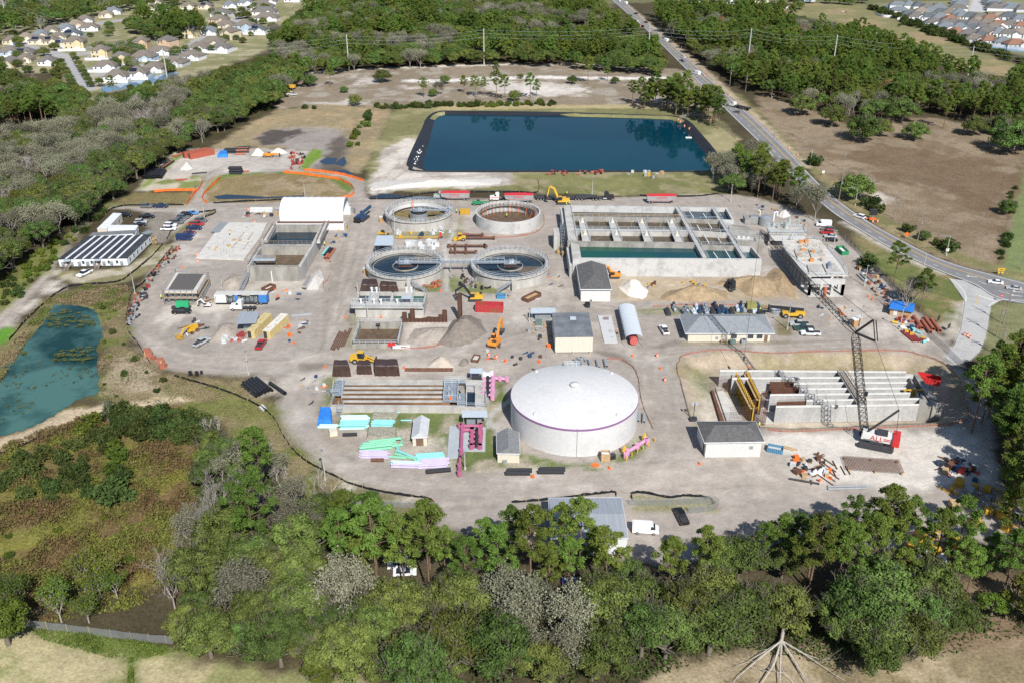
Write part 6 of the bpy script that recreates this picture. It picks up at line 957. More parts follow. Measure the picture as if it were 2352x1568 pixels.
for lb,uv in(('round the grass beside the metal workshop',[(1445,1160),(1530,1160),(1640,1156),(1636,1172),(1580,1178)]),('along the lawn between plant and highway',[(1930,540),(1975,585),(2030,640),(2075,690)]),('at the gate of the entrance drive',[(2128,770),(2165,800),(2195,830),(2215,850)]),('below the pines at the lower bend',[(790,1165),(850,1163),(930,1165),(1010,1168)]),('between marsh and near meadow',[(62,1440),(140,1449),(240,1461),(330,1472),(400,1478)]),('between lagoon bank and highway',[(1560,275),(1600,268),(1655,292),(1690,320)])):fenceline('chain_link_fence','grey chain link fence '+lb,uv,1.9,CHN,0,0,3)
VINYL=pm('white vinyl',(.70,.72,.76),.5,.05,1)
def pm2(n,c):return pm(n,c,.55,.12,1.5,spec=.4)
TEAL=pm2('teal pipe',(.22,.55,.55));TEALL=pm2('pale teal pipe',(.46,.66,.65));GRNP=pm2('green pipe',(.20,.50,.34));LAV=pm2('lavender pipe',(.47,.42,.58));BLKP=pm2('black pipe',(.022,.024,.03));TERR=pm2('terracotta pipe',(.34,.12,.075));GREYP=pm2('grey pipe',(.27,.29,.31));PURPP=paint('pink purple pipe',(.38,.11,.20),.5);PINKP=paint('light pink pipe',(.56,.28,.43),.5);REDP=pm2('red oxide pipe',(.30,.055,.05));WHTP=pm2('white pipe',(.52,.54,.54))
def pipe(a,b,r_,mat,label,group=None,n=9,name='pipe'):o=MB().cyl(a,b,r_,r_,n,hollow=True).build(name,mat);return tag(o,label,'pipe',group)
def stack(label,u0,v0,u1,v1,n,step,r_,mats,layers=1,jit=.15):
 """n pipes laid away from the line (u0,v0)-(u1,v1), further layers on top"""
 a,b=Vector(G(u0,v0)),Vector(G(u1,v1));d=(b-a).normalized();p=Vector((-d.y,d.x));p=p if p.y>0 or abs(p.y)<.3 and p.x>0 else-p;mats=mats if isinstance(mats,list)else[mats]
 for L_ in range(layers):
  for i in range(n-L_):
   o=p*(step*(i+.5*L_));j=d*rnd.uniform(-jit,jit)*3;z=r_+L_*r_*1.75;q0,q1=a+o+j,b+o+j;pipe((q0.x,q0.y,z),(q1.x,q1.y,z),r_,rnd.choice(mats),label,label)
stack('long teal plastic pipe in the big bundle beside the blue tarp',781,984,843,983,9,.62,.3,[TEAL,TEALL],2);stack('teal plastic pipe in the bundle below the camouflage net',853,979,901,980,5,.55,.26,TEAL,2);stack('thick pale teal pipe before the blue tarp',731,983,773,983,2,.8,.38,TEALL);stack('pale teal pipe left in front of the big bundle',783,986.5,841,985,1,.5,.24,[TEALL,LAV]);stack('teal pipe in the roadside bundle by the purple pipe',957,1060,1021,1056,6,.5,.24,TEAL,2)
stack('lavender pipe in the bundle at the bend of the road',826,1052,890,1053,6,.5,.25,LAV,2);stack('lavender pipe in the roadside bundle before the teal one',964,1076,1029,1072,7,.5,.25,LAV,2);stack('pale teal pipe in the low pile beside the lavender bundle',898,1073,962,1075,4,.6,.28,[TEALL,TEAL,LAV],2);stack('green pipe in the loose slanting pile',837,1037,912,1029,5,.8,.36,GRNP,2,.5);stack('single teal pipe lying beside the cream garden shed',923,966,948,966,1,.5,.2,TEAL);stack('single teal pipe above the camouflage net',862,948,916,948,1,.5,.2,TEAL)
for a in((904,1017,917,1040),(908,1042,923,1014),(905,1043,962,1058),(918,1038,956,1054),(893,1050,932,1053)):stack('teal pipe thrown askew past the green pile',*a,1,.5,.3,[TEAL,GRNP])
stack('big black pipe below the small cream tank house',1163,1090,1220,1090,2,1.1,.55,BLKP);stack('big black pipe with chalk marks below the great white tank',1236,1087,1296,1087,2,1.1,.55,BLKP);stack('black pipe tilted at the edge of the lower road',976,1087,1033,1082,1,1,.55,BLKP);stack('black pipe lying beside the yellow chemical crate',790,1001,823,1000,1,1,.45,BLKP);stack('dark rusty pipe below the lavender bundle',849,1059,878,1059,1,1,.45,RUSTM)
stack('black pipe in the stack beside the lower light pole',555,885,588,912,6,.95,.42,BLKP,2);stack('single black pipe lying across the sandy verge',621,883,656,907,1,1,.55,BLKP);stack('white pipe beside the black pipe stack',596,934,604,942,2,.8,.3,WHTP);stack('grey pipe standing in the row behind the great white tank',1393,847,1389,829,4,-2.2,.5,GREYP);stack('grey pipe tossed behind the great white tank',1330,836,1318,827,3,1.3,.45,GREYP);stack('short grey pipe on the sand right of the great white tank',1478,971,1479,951,2,1.4,.45,GREYP)
stack('rusty steel sheet beam lying above the filter basin',930,852,1040,852,2,.8,.3,RUSTM,1,0)
stack('black pipe in the far bundle of the upper pipe yard',513,353,541,353,6,.95,.4,BLKP,2);stack('black pipe in the long bundle of the upper pipe yard',543,352,570,351,8,.95,.4,[BLKP,BLKP,TERR],2);stack('black pipe in the triple stack at the edge of the upper pipe yard',526,401,554,401,4,1.2,.55,BLKP,3);stack('black pipe end on in the fan at the yard corner',371,411,382,394,9,-1.0,.45,BLKP,2);stack('red pipe beside the black yard pipes',558,396,575,395,1,1,.4,TERR);stack('terracotta pipe beside the far black bundle',541,357,563,356,2,.9,.4,TERR);stack('terracotta pipe along the bank of the upper pipe yard',400,362,422,355,2,.9,.4,TERR);stack('black pipe along the grassy bank of the yard',417,356,440,350,3,.9,.35,BLKP);stack('black pipe sloping down the yard bank',378,387,400,372,3,.9,.4,[BLKP,TERR]);stack('red beam lying before the sand bank of the yard',402,416,430,414,3,.6,.2,REDP);stack('long black conveyor pipe before the yard access track',440,401,475,398,1,1,.3,BLKP)
stack('galvanised pipe on the corner of the new white slab',505,537,526,514,8,.5,.2,GREYP,2);stack('white wrapped pipe bundle beside the tunnel tent',574,489,625,489,6,.55,.27,WHTP,3,.05);stack('blue grey pipe behind the white tunnel tent',632,482,652,481,3,.6,.27,GREYP);stack('long grey pipe beside the containers in the sandy yard',668,729,714,725,3,.5,.2,GREYP);stack('thin steel tube on the sandy bank of the two cell basin',703,657,720,634,5,.3,.1,GREYP)
stack('terracotta pipe on the haul road verge',753,598,760,588,2,1.1,.5,TERR);stack('teal and red pipe in the small verge group',758,590,771,573,4,1.0,.42,[TEAL,TERR,TERR,BLKP]);stack('big blue jacketed pipe beside the bare pad',1362,842,1376,822,0,1,.4,GREYP)
stack('rusty steel beam on the weeds beside the sludge pit',787,800,806,760,7,.55,.2,RUSTM,1,.5)
stack('dark steel beam along the edge of the crane pad',1811,1100,1880,1112,1,.6,.25,DRKS);stack('grey steel beam before the rebar mats',1900,1124,1990,1122,2,.9,.25,GREYP);stack('rusty beam thrown beside the rebar mat',1905,1066,1915,1085,4,1.2,.14,RUSTM,1,.8);stack('rusty beam on the scrap heap of the crane pad',1850,1070,1890,1098,5,1.5,.14,RUSTM,1,1.5);stack('weathered timber beside the pale sand skip',1795,1027,1827,1036,2,.6,.2,WOOD)
stack('rust red pipe in the clutter below the blue tarp shed',2101,735,2120,762,4,1.6,.6,TERR,1,.6);stack('red steel plank by the yard fence',2070,762,2098,786,4,.8,.3,REDP,1,.1);stack('grey plank in the junk strip by the lawn',1968,632,1985,648,3,1.4,.3,GREYP)
def pipework(name,label,mat,runs,r_,valves=(),z=1.0,sup=True,vm=None):
 c=G(*runs[0][0]);t=thing(name,label,'pipework',(c[0],c[1],0));k=MB();sp=MB()
 for run in runs:
  pts=[(*G(u,v,z),z)for u,v in run];k.tube(pts,r_,9)
  for p in pts:k.cyl((p[0],p[1],z-r_*1.5),(p[0],p[1],z+r_*1.5),r_*1.35,r_*1.35,9);sp.beam((p[0],p[1],0),(p[0],p[1],z),.25)
 k.build('pipe_run',mat,t);sp.build('support',mat if sup is True else sup,t);k=MB()
 for u,v in valves:x,y=G(u,v,z);k.cyl((x,y,z),(x,y,z+1.3),r_*1.5,r_*.8,8)
 if valves:k.build('valve',vm or BLKP,t)
 return t
c22=lambda*p:crs(1,2,*p)
pipework('purple_manifold','dark pink pump manifold with long pipe running to the road',PURPP,[c22((1868,1205),(1868,1140),(1885,1000),(1893,775)),c22((1870,772),(2065,772)),c22((1900,808),(1985,808)),c22((1985,808),(1978,960)),c22((1985,830),(2068,830)),c22((1985,868),(2065,868)),c22((1980,912),(2060,912)),c22((1978,955),(2060,958)),c22((2062,765),(2056,960))],.42,c22((2030,830),(2028,868),(2025,912),(2025,955)),.9)
x,y=G(*cr(1,2,2055,890));o=MB().cyl((x,y,0),(x,y,2.2),.6,.6,10).cyl((x,y,2.2),(x,y,3.4),.45,.4,10).build('pump',PURPP);tag(o,'upright pump with dark motor on the pink manifold pad','pump')
t=thing('equipment_pad','pale blue grey slab under the dark pink pump manifold','slab',G(1053,1010));k=MB();slab(k,c22((1755,1065),(1870,1062),(1885,1000),(2105,1003),(2112,780),(1778,772)),.2,-.1);k.build('slab',pm('blue grey slab',(.36,.40,.43),.8,.1,.4),t)
pipework('pink_manifold','light pink bank of parallel valve pipes beside the filter pump deck',PINKP,[c22((2172,510),(2175,300)),c22((2090,480),(2172,485)),c22((2090,440),(2175,443)),c22((2095,398),(2175,400)),c22((2095,352),(2178,355)),c22((2180,335),(2240,335),(2305,342))],.45,c22((2130,480),(2130,440),(2130,398),(2130,352)),1.0);pipework('white_pipe_bank','short white pipe bank behind the light pink pipes',WHITE,[c22((2090,312),(2165,310)),c22((2095,295),(2165,290))],.4,(),1.2)
t=pipework('pink_pipe','light pink pipe with yellow posts at the foot of the great white tank',PINKP,[crs(2,2,(1045,1045),(1060,1010),(1150,955),(1230,900),(1245,915))],.45,crs(2,2,(1030,1000),(1215,885)),.9,CONC,YEL);k=MB();[k.cyl((*G(*cr(2,2,*q)),0),(*G(*cr(2,2,*q)),1.2),.14,.14,7)for q in((1050,1090),(1100,1055),(1152,1020),(1203,990),(1253,955),(1311,915))];k.build('guard_post',YEL,t)
for lb,rr_ in(('rusty brown pipe gallery beside the upper dark water clarifier',[crs(1,1,(1770,690),(2100,690)),crs(1,1,(1790,745),(2020,748)),crs(1,1,(1830,690),(1830,748)),crs(1,1,(1930,690),(1930,748)),crs(1,1,(2100,690),(2115,700))]),('rusty pipe run in the sunken pit behind the road roller',[crs(1,1,(1870,590),(2080,590)),crs(1,1,(1880,618),(2185,618))])):pipework('pipe_gallery',lb,RUSTM,rr_,.38,[rr_[1][0]],.9,CONC,RUSTM)
for i,q in enumerate(((1318,527),(1300,578))):x,y=G(*q);pipework('brass_manifold',('tan valve manifold against the big basin stair','tan valve manifold beside the basin stair foot')[i],pm2('tan pipe',(.36,.25,.12)),[[(q[0]-18,q[1]),(q[0]+10,q[1]+2)],[(q[0]-8,q[1]-8),(q[0]-6,q[1]+6)]],.5,[(q[0]-12,q[1]),(q[0]+4,q[1])],.9)
def heap(label,uv,h,mat,z=0,name='heap'):o=MB().heap(GP(uv),h,len(label)).build(name,mat,smooth=True);return tag(o,label,'heap')
GRAVL=pm('dark gravel',(.20,.175,.15),.95,.2,.8,fine=.25);WSAND=pm('white sand',(.66,.62,.55),.95,.12,.7,fine=.1);BSOIL=pm('brown soil',(.30,.225,.14),.95,.25,.6,fine=.25);LGRAV=pm('pale gravel',(.50,.48,.45),.95,.2,1.4,fine=.25);GSOIL=pm('grey soil',(.33,.29,.25),.95,.2,.7,fine=.2)
heap('broad dark gravel heap beside the tall sheet pile',[(1000,790),(1040,735),(1075,722),(1105,735),(1120,765),(1080,790),(1035,800)],4.2,GRAVL);heap('white sand heap beside the shingled block house',[(1420,660),(1440,645),(1462,647),(1490,668),(1480,690),(1440,680)],3.4,WSAND);heap('long brown spoil heap before the big basin',[(1510,690),(1530,668),(1600,664),(1670,668),(1680,690),(1600,694)],3.2,BSOIL);heap('brown spoil heap behind the dark excavator',[(1635,655),(1670,637),(1720,636),(1790,640),(1810,655),(1780,682),(1720,685),(1690,660)],3.0,BSOIL);heap('brown spoil heap beside the headworks wall',[(1750,640),(1780,612),(1800,622),(1830,662),(1830,690),(1795,680),(1760,660)],2.2,BSOIL)
heap('white gravel cone in the upper pipe yard',[(411,391),(425,380),(440,380),(445,388),(430,393)],2.6,LGRAV);heap('bright white sand heap behind the orange telehandler',[(575,358),(585,348),(600,347),(610,352),(600,360)],2.4,WSAND);heap('pale sand heap beside the yard telehandler',[(615,353),(630,345),(655,346),(665,352),(640,356)],2,LGRAV);heap('loose grey sand heap by the silver pickup',[(478,785),(500,745),(525,738),(548,745),(540,775),(510,790)],2.0,GSOIL);heap('pale gravel heap under the tree belt',[(1783,497),(1795,487),(1808,486),(1818,497),(1800,502)],2.0,LGRAV)
heap('sandy ribbed heap above the filter basin',[(978,842),(995,822),(1020,818),(1045,832),(1045,845),(1010,848)],2.2,pm('tan soil',(.42,.37,.31),.95,.15,.8,fine=.2));heap('small dark gravel pile beside the ribbed heap',[(1050,838),(1060,826),(1076,824),(1078,836),(1062,843)],1.4,GRAVL);heap('grey spoil heap behind the sheet piles',[(930,790),(945,755),(1000,750),(1040,750),(1045,775),(1000,795)],1.6,GSOIL);heap('sandy spoil bank beside the pump house',[(500,660),(530,628),(565,630),(560,665),(520,672)],1.8,GSOIL);heap('sandy bank at the foot of the two cell basin',[(700,668),(715,630),(735,618),(745,640),(730,668)],1.5,LGRAV);heap('long pale spoil bank beyond the top road',[(840,440),(860,415),(990,412),(1130,408),(1165,412),(1160,425),(1000,430),(880,436)],1.8,LGRAV)
TARP=pm('brown tarp',(.055,.032,.028),.45,.3,.6,fine=.15,spec=.5)
def tarp(label,uv,h,mat=TARP,skirt=1.12):
 P4=GP(uv);c=thing('tarped_stack',label,'tarped stack',(sum(p[0]for p in P4)/4,sum(p[1]for p in P4)/4,0));P_2=[lerp(p,(sum(q[0]for q in P4)/4,sum(q[1]for q in P4)/4),1-skirt)for p in P4]
 n=10;ring0,ring1,ring2=[],[],[]
 for i in range(4):
  for k_ in range(n):f=k_/n;b_=lerp(P_2[i],P_2[(i+1)%4],f);m_=lerp(P4[i],P4[(i+1)%4],f);w=.12*math.sin(k_*2.2);ring0.append((b_[0]+w,b_[1]+w,.02));ring1.append((*m_,h*.93+.05*math.sin(k_*1.7)));ring2.append((*lerp(m_,c.location[:2],.08),h+.06*math.sin(k_)))
 N_=4*n;MB().add(ring0+ring1+ring2,[(i,(i+1)%N_,N_+(i+1)%N_,N_+i)for i in range(N_)]+[(N_+i,N_+(i+1)%N_,2*N_+(i+1)%N_,2*N_+i)for i in range(N_)]+[tuple(range(2*N_,3*N_))]).build('tarp',mat,c);k=MB();P5=shrink(P4,.96);k.prism(P5,.05,h*.85);k.build('load',WOOD,c)
tarp('tall brown tarped stack with loose skirt behind the filter basin',[(768,863),(802,863),(800,850),(769,850)],3.4,TARP,1.25);tarp('middle brown tarped stack behind the filter basin',[(822,859),(853,859),(851,847),(824,847)],2.9);tarp('longest brown tarped stack behind the filter basin',[(862,863),(917,863),(914,847),(862,847)],3.3,TARP,1.04);tarp('shiny brown tarped pile beside the haul road and contact tank',[(830,671),(868,671),(866,657),(834,657)],2.6);tarp('brown tarped pile between contact tank and clarifier stair',[(874,671),(913,671),(911,661),(875,661)],2.4);tarp('bright blue tarp thrown over pipes beside the filter basin',[(731,976),(762,976),(760,945),(737,945)],1.6,pm('blue tarp',(.03,.19,.62),.5,.2,.6));tarp('patchy camouflage net over the pipe bundle',[(845,1010),(908,1010),(908,986),(848,986)],1.0,pm('camouflage',(.20,.20,.15),.9,.5,3,col2=(.35,.33,.27),fine=.4));tarp('smaller camouflage net behind the teal bundle',[(856,962),(905,962),(912,950),(858,950)],.7,MATS['camouflage']);tarp('blue sheet over crates in the upper pipe yard',[(500,362),(522,362),(522,353),(508,353)],1.5,MATS['blue tarp'])
SPM=pm('sheet pile',(.10,.05,.035),.85,.35,.8,fine=.2,streak=(1,1,.2));rs=random.Random(4)
for i in range(12):
 u=930+i*9.2;h={0:3.4,2:4.6,9:2.6,10:4.2,11:9.0}.get(i,1.2+rs.random()*.7);x,y=G(u,741 if i<11 else 738);
 if i==11:x,y=G(1057,736)
 k=MB();q=[(x-.75,y),(x-.45,y+.45),(x+.45,y+.45),(x+.75,y),(x+.62,y-.08),(x+.38,y+.3),(x-.38,y+.3),(x-.62,y-.08)];k.prism(q[::-1],-.5,h);tag(k.build('sheet_pile',SPM),'tallest rusty sheet pile standing by the dark gravel heap'if i==11 else 'rusty interlocked sheet pile in the short wall beside the sludge pit','sheet pile',None if i==11 else 'rusty sheet piles')
def scatter(name,label,cat,uv,n,mats,kind,seed=0,size=1.0):
 g=random.Random(seed);P_=GP(uv);xs=[p[0]for p in P_];ys=[p[1]for p in P_];c=0
 while c<n:
  x,y=g.uniform(min(xs),max(xs)),g.uniform(min(ys),max(ys))
  if sdist(P_,np.array([x]),np.array([y]))[0]<0:continue
  k=MB();a=g.uniform(0,6.3);s=size*g.uniform(.7,1.3);kk=kind if isinstance(kind,str)else g.choice(kind)
  if kk=='spool':k.cyl((x,y,0),(x,y,1.0*s),.36*s,.36*s,9,hollow=True).cyl((x,y,0),(x,y,.1),.55*s,.55*s,9).cyl((x,y,.92*s),(x,y,1.02*s),.55*s,.55*s,9,hollow=True)
  elif kk=='elbow':r_=.32*s;k.tube([(x,y,r_),(x+.7*s*math.cos(a),y+.7*s*math.sin(a),r_),(x+1.0*s*math.cos(a),y+1.0*s*math.sin(a),r_+.7*s)],r_,8)
  elif kk=='tube':r_=.4*s;k.cyl((x,y,r_),(x+1.6*s*math.cos(a),y+1.6*s*math.sin(a),r_),r_,r_,9,hollow=True)
  elif kk=='crate':k.box(x,y,.12,1.2*s,1.1*s,.95*s,a).box(x,y,0,1.3*s,1.2*s,.1,a)
  elif kk=='board':k.box(x,y,.02,2.6*s,.3,.12,a).box(x+.3,y+.3,.14,2.2*s,.25,.1,a+.4)
  elif kk=='machine':k.box(x,y,.2,1.1*s,3.2*s,.7,.1*math.sin(a)).cyl((x,y-1,.9),(x,y+.4,.9),.35,.35,8).box(x,y+1.2,.9,.7,.7,.6)
  elif kk=='bag':k.heap([(x+.7*s*math.cos(t_),y+.6*s*math.sin(t_))for t_ in np.arange(0,6.2,.9)],.8*s,c)
  tag(k.build(name,g.choice(mats)),label,cat,label);c+=1
DEB=[(312,700),(296,745),(300,700),(330,655),(370,600),(410,565),(424,570),(380,615),(350,650),(330,690)]
scatter('pipe_fitting','pipe fitting dumped in the long debris strip beside the plant road','pipe fitting',DEB,70,[BLKP,RUSTM,TERR,BLKP,GREYP,REDP],['elbow','tube','spool'],1,.85);scatter('pipe_fitting','dark fitting in the heap below the tarp of the debris strip','pipe fitting',[(298,700),(320,690),(318,725),(296,770)],26,[BLKP,GREYP,DRKS],['elbow','tube'],2,.8)
for y_,n_,sd in((355,8,3),(364,10,4),(372,9,5),(378,12,6),(389,3,7)):scatter('pipe_spool','red flanged pipe spool in the rows of the upper pipe yard','pipe spool',[(655,y_+2),(700+(y_%3)*3,y_+2),(700,y_-2),(662,y_-2)],n_,[REDP,REDP,TERR,BLKP],['spool','elbow'],sd,.95)
scatter('pipe_spool','red pipe spool along the near bank of the lagoon','pipe spool',[(1258,404),(1392,402),(1392,394),(1260,396)],34,[REDP,REDP,TERR,BLKP],['spool','tube'],8,.9);scatter('pallet_load','crated load on the grass at the end of the lagoon bank','crate',[(1436,396),(1545,398),(1545,406),(1500,410),(1436,402)],9,[WOOD,WHTP,YEL,GREYP],['crate','board'],9)
scatter('crated_machine','grey crated machine in the row behind the administration building','machine',[(1510,722),(1508,708),(1760,704),(1765,722)],34,[GREYP,STEEL,MBLU,DRKS,ALU],'machine',10,1.0);scatter('clay_pipe','short terracotta pipe in the pile by the clarifier stair','pipe',[(965,660),(975,648),(1010,640),(1012,662),(985,666)],22,[TERR],['tube','spool'],11,.8);scatter('pipe_fitting','black fitting in the jumble between the two dark water clarifiers','pipe fitting',[(1038,640),(1070,635),(1120,650),(1125,668),(1090,666),(1045,655)],26,[BLKP,BLKP,RUSTM,GREYP],['elbow','tube','spool'],12,.95)
scatter('wrapped_pallet','white wrapped pallet behind the upper dark water clarifier','pallet',[(928,568),(1010,578),(1012,560),(930,557)],12,[WHTP,WHITE],'crate',13,1.35);scatter('foil_roll','silver wrapped roll beside the drained clarifier','roll',[(988,538),(1040,538),(1040,528),(1000,524)],16,[ALU,WHTP],'tube',14,.9);scatter('equipment_crate','small machine inside the yellow rail below the drained clarifier','machine',[(906,546),(1018,548),(1015,537),(908,536)],12,[MBLU,WHTP,YEL,DRKS,CREAM,MRED],['crate','machine'],15,.8);scatter('lumber_stack','small lumber stack on the new white slab','lumber',[(470,588),(545,590),(575,525),(520,520)],12,[WOOD],['crate','board'],16,.8);scatter('lumber_stack','scrap lumber beside the scaffolded pump house','lumber',[(375,690),(385,700),(480,700),(520,690),(500,684)],12,[WOOD,RUSTM],['board'],17)
scatter('junk_item','junk and timber in the overgrown strip by the lawn','junk',[(1965,615),(2000,615),(2060,690),(2090,735),(2060,740),(2010,680)],44,[WOOD,RUSTM,GREYP,WHTP,MBLU,TERR],['board','crate','tube'],18,.9);scatter('scrap_item','scrap steel and timber on the crane pad beside the rebar mat','scrap',[(1815,1060),(1840,1040),(1905,1045),(1915,1100),(1870,1115),(1830,1095)],40,[WOOD,RUSTM,RUSTM,DRKS,ORNG,WHTP],['board','crate','elbow'],19,.85);scatter('formwork_piece','yellow formwork beam in the store under the right pines'.replace('right','corner'),'formwork',[(2150,1130),(2210,1110),(2320,1130),(2340,1230),(2200,1200)],40,[YFORM,YFORM,WOOD,STEEL],['board','crate'],20,1.3);scatter('junk_item','tools and crates heaped at the shady end of the crane pad','junk',[(2160,1090),(2150,1050),(2230,1060),(2250,1110),(2200,1110)],24,[WOOD,RUSTM,MRED,DRKS,MBLU,WHTP],['crate','board','tube'],21,1.1);scatter('formwork_piece','yellow formwork in the pines below the crane pad','formwork',[(1990,1290),(2060,1310),(2060,1250),(2160,1200),(2230,1290),(2100,1330)],24,[YFORM,YFORM,WHTP],['board','crate'],22,1.7)
scatter('fence_scrap','wooden crate along the outer edge of the lower bend','crate',[(333,810),(344,808),(382,842),(372,848)],9,[WOOD,TERR],'crate',23,1.2);scatter('valve_box','yellow brown valve actuator set out before the big basin','valve',[(1480,652),(1630,648),(1640,660),(1480,664)],12,[YEL,STEEL,RUSTM],'spool',24,.8);scatter('rubbish','coloured rubbish beside the blue tarp shed','rubbish',[(2050,740),(2080,730),(2130,750),(2140,790),(2080,770)],24,[MBLU,WHTP,REDP,TEAL,YEL],['crate','bag','tube'],25,.85);scatter('white_bag','white bulk bag on the scrap area of the crane pad','bag',[(1868,1096),(1895,1090),(1900,1080),(1872,1085)],4,[WHITE],'bag',26,1.3);scatter('debris_item','broken fitting on the sandy yard beside the mini excavator','debris',[(415,745),(470,735),(480,750),(430,775)],14,[DRKS,RUSTM,WHTP],['board','elbow'],27);scatter('debris_item','scrap before the cream containers','debris',[(520,780),(560,765),(590,775),(560,790),(530,792)],14,[RUSTM,WHTP,GREYP,REDP],['crate','tube','bag'],28);scatter('debris_item','tool or part on the dirt beside the tan metal building','debris',[(1195,745),(1265,745),(1262,800),(1220,770)],14,[ORNG,WOOD,DRKS,GREYP],['crate','board','elbow'],29,.8);scatter('debris_item','part stored along the haul road verge','debris',[(755,545),(795,520),(795,560),(765,572)],12,[MBLU,RUSTM,GREYP,YEL],['elbow','crate','board'],30,.8);scatter('lumber_stack','timber dunnage in front of the tunnel tent','lumber',[(545,500),(640,502),(640,492),(560,488)],14,[WOOD,REDP,DRKS,WHTP],['board','crate'],31,.9)
for lb,q,n__,sd in(('loose item on the sand between the two cell basin and work trailer',[(590,665),(700,660),(735,680),(640,700)],14,41),('loose item beside the pipe racks past the cream containers',[(650,735),(715,728),(700,790),(645,790)],20,42),('loose item on the open dirt before the lower dark water clarifier',[(1150,650),(1310,610),(1310,690),(1170,690)],12,43),('loose item on the sandy verge beside the filter basin',[(690,870),(755,860),(740,935),(690,930)],12,44),('loose item on the ground before the headworks columns',[(1830,690),(1950,700),(1990,740),(1900,760)],14,45),('loose item on the top road verge beside the tree belt',[(1680,460),(1790,480),(1880,520),(1850,530),(1700,478)],18,46),('loose item on the dirt between the tan building and great white tank',[(1100,800),(1270,812),(1230,850),(1140,850)],16,47)):scatter('loose_item',lb,'debris',q,n__,[WOOD,RUSTM,GREYP,WHTP,DRKS,ORNG,MBLU],['board','crate','tube','board'],sd,.7)
scatter('sandbag','white sandbag on the black liner at the lagoon corner','sandbag',[(948,372),(964,332),(972,334),(958,384)],16,[WHITE],'bag',48,.5)
scatter('tyre','old tyre on the outer verge of the lower bend','tyre',[(436,862),(490,862),(492,858),(436,856)],4,[TYRE],'spool',32,.9)
WSTR=paint('white stripe',(.7,.7,.7));CONE=paint('cone orange',(.75,.14,.02),.5)
def barrel(u,v,small=False):
 x,y=G(u,v);r=thing('traffic_cone'if small else 'traffic_barrel','','',(x,y,0))
 if small:MB().cyl((x,y,0),(x,y,.95),.3,.05,8).box(x,y,0,.7,.7,.06).build('cone',CONE,r)
 else:
  MB().lathe(x,y,[(.34,0),(.3,1.15),(.02,1.16)],10).build('barrel',CONE,r);[MB().lathe(x,y,[(.35,z),(.345,z+.18)],10).build('stripe',WSTR,r)for z in(.35,.75)]
 tag(r,'small orange traffic cone on the plant ground'if small else 'orange and white striped traffic barrel','cone'if small else 'barrel','orange traffic cones'if small else 'orange traffic barrels')
for u,v in((1509,819),(1527,875),(453,588),(455,603),(571,484),(585,513),(1123*1,818),(1140,822),(2215,772),(2221,774),(2228,779),(1990,503),(2004,511),(2015,511),(1558,277),(1563,282),(1572,292),(1632,278),(1583,298),(1674,222),(1645,196),(1648,200),(1592,262),(1812,342),(1832,358),(1471,62),(1460,50),(1469,53),(1618,176),(1478,60)):barrel(u,v)
for u,v in((747,843),(1225,1095),(928,845),(1517,847),(1607,1065),(793,730),(1012,670),(1262,638),(1222,1095),(483,701),(419,616),(1995,682),(2004,688),(1000,660),(875,730),(1452,818),(1455,750),(1120,825),(740,555),(1296,482),(1185,640),(1400,1075)):barrel(u,v,True)
def one(name,label,cat,u,v,parts,head=0,s=1.0):return machine(name,label,cat,u,v,head,parts,s=s)
one('message_board','solar message board trailer between orange barrels on the verge','message board',2003,506,[('trailer',CONE,lambda m:m.box(0,0,.3,2.6,1.5,.5)),('mast',STEEL,lambda m:m.beam((0,0,.5),(0,0,3),.15)),('board',MBLK,lambda m:m.box(0,-.1,2.0,3.2,.2,2.0)),('solar_panel',DRKS,lambda m:m.box(0,.2,4.2,3.0,1.2,.08))],0)
one('warning_sign','orange diamond warning sign on the highway verge','sign',2081,549,[('post',STEEL,lambda m:m.beam((0,0,0),(0,0,1.6),.08)),('panel',CONE,lambda m:m.add([(0,-.05,.8),(1,-.05,1.8),(0,-.05,2.8),(-1,-.05,1.8),(0,.02,.8),(1,.02,1.8),(0,.02,2.8),(-1,.02,1.8)],[(0,1,2,3),(7,6,5,4),(0,4,5,1),(1,5,6,2),(2,6,7,3),(3,7,4,0)]))])
one('chevron_sign','yellow arrow sign across the highway from the drive','sign',2297,632,[('post',STEEL,lambda m:m.beam((-.6,0,0),(-.6,0,1.6),.08).beam((.6,0,0),(.6,0,1.6),.08)),('panel',YEL,lambda m:m.box(0,-.06,1.5,2.4,.06,1.0)),('arrow',MBLK,lambda m:m.box(0,-.11,1.9,1.5,.03,.2)),('lower_panel',YEL,lambda m:m.box(-.6,-.06,.5,.7,.05,.7).box(.6,-.06,.5,.7,.05,.7))])
t=one('stop_sign','red stop sign at the mouth of the entrance drive','sign',2297,694,[('post',STEEL,lambda m:m.beam((0,0,0),(0,0,2.2),.08)),('panel',MRED,lambda m:m.cyl((0,-.08,2.2),(0,-.04,2.2),.5,.5,8)),('lettering',WSTR,lambda m:[m.box(-.25+.17*i,-.095,2.1,.1,.02,.22)for i in range(4)])])
for lb,u,v in(('white square sign under the big verge oak',1914,437),('small white sign at the highway bend',1890,404),('white sign below the verge street light',2174,585),('dark notice board by the entrance drive',2153,742),('second notice board nearer the drive',2177,760)):one('road_sign',lb,'sign',u,v,[('post',STEEL,lambda m:m.beam((0,0,0),(0,0,1.8),.08)),('panel',MBLK if 'board'in lb else WSTR,lambda m:m.box(0,-.06,.9 if 'board'in lb else 1.2,1.6 if 'board'in lb else 1.1,.05,1.6 if 'board'in lb else 1.1))],40 if 'board'in lb else 0)
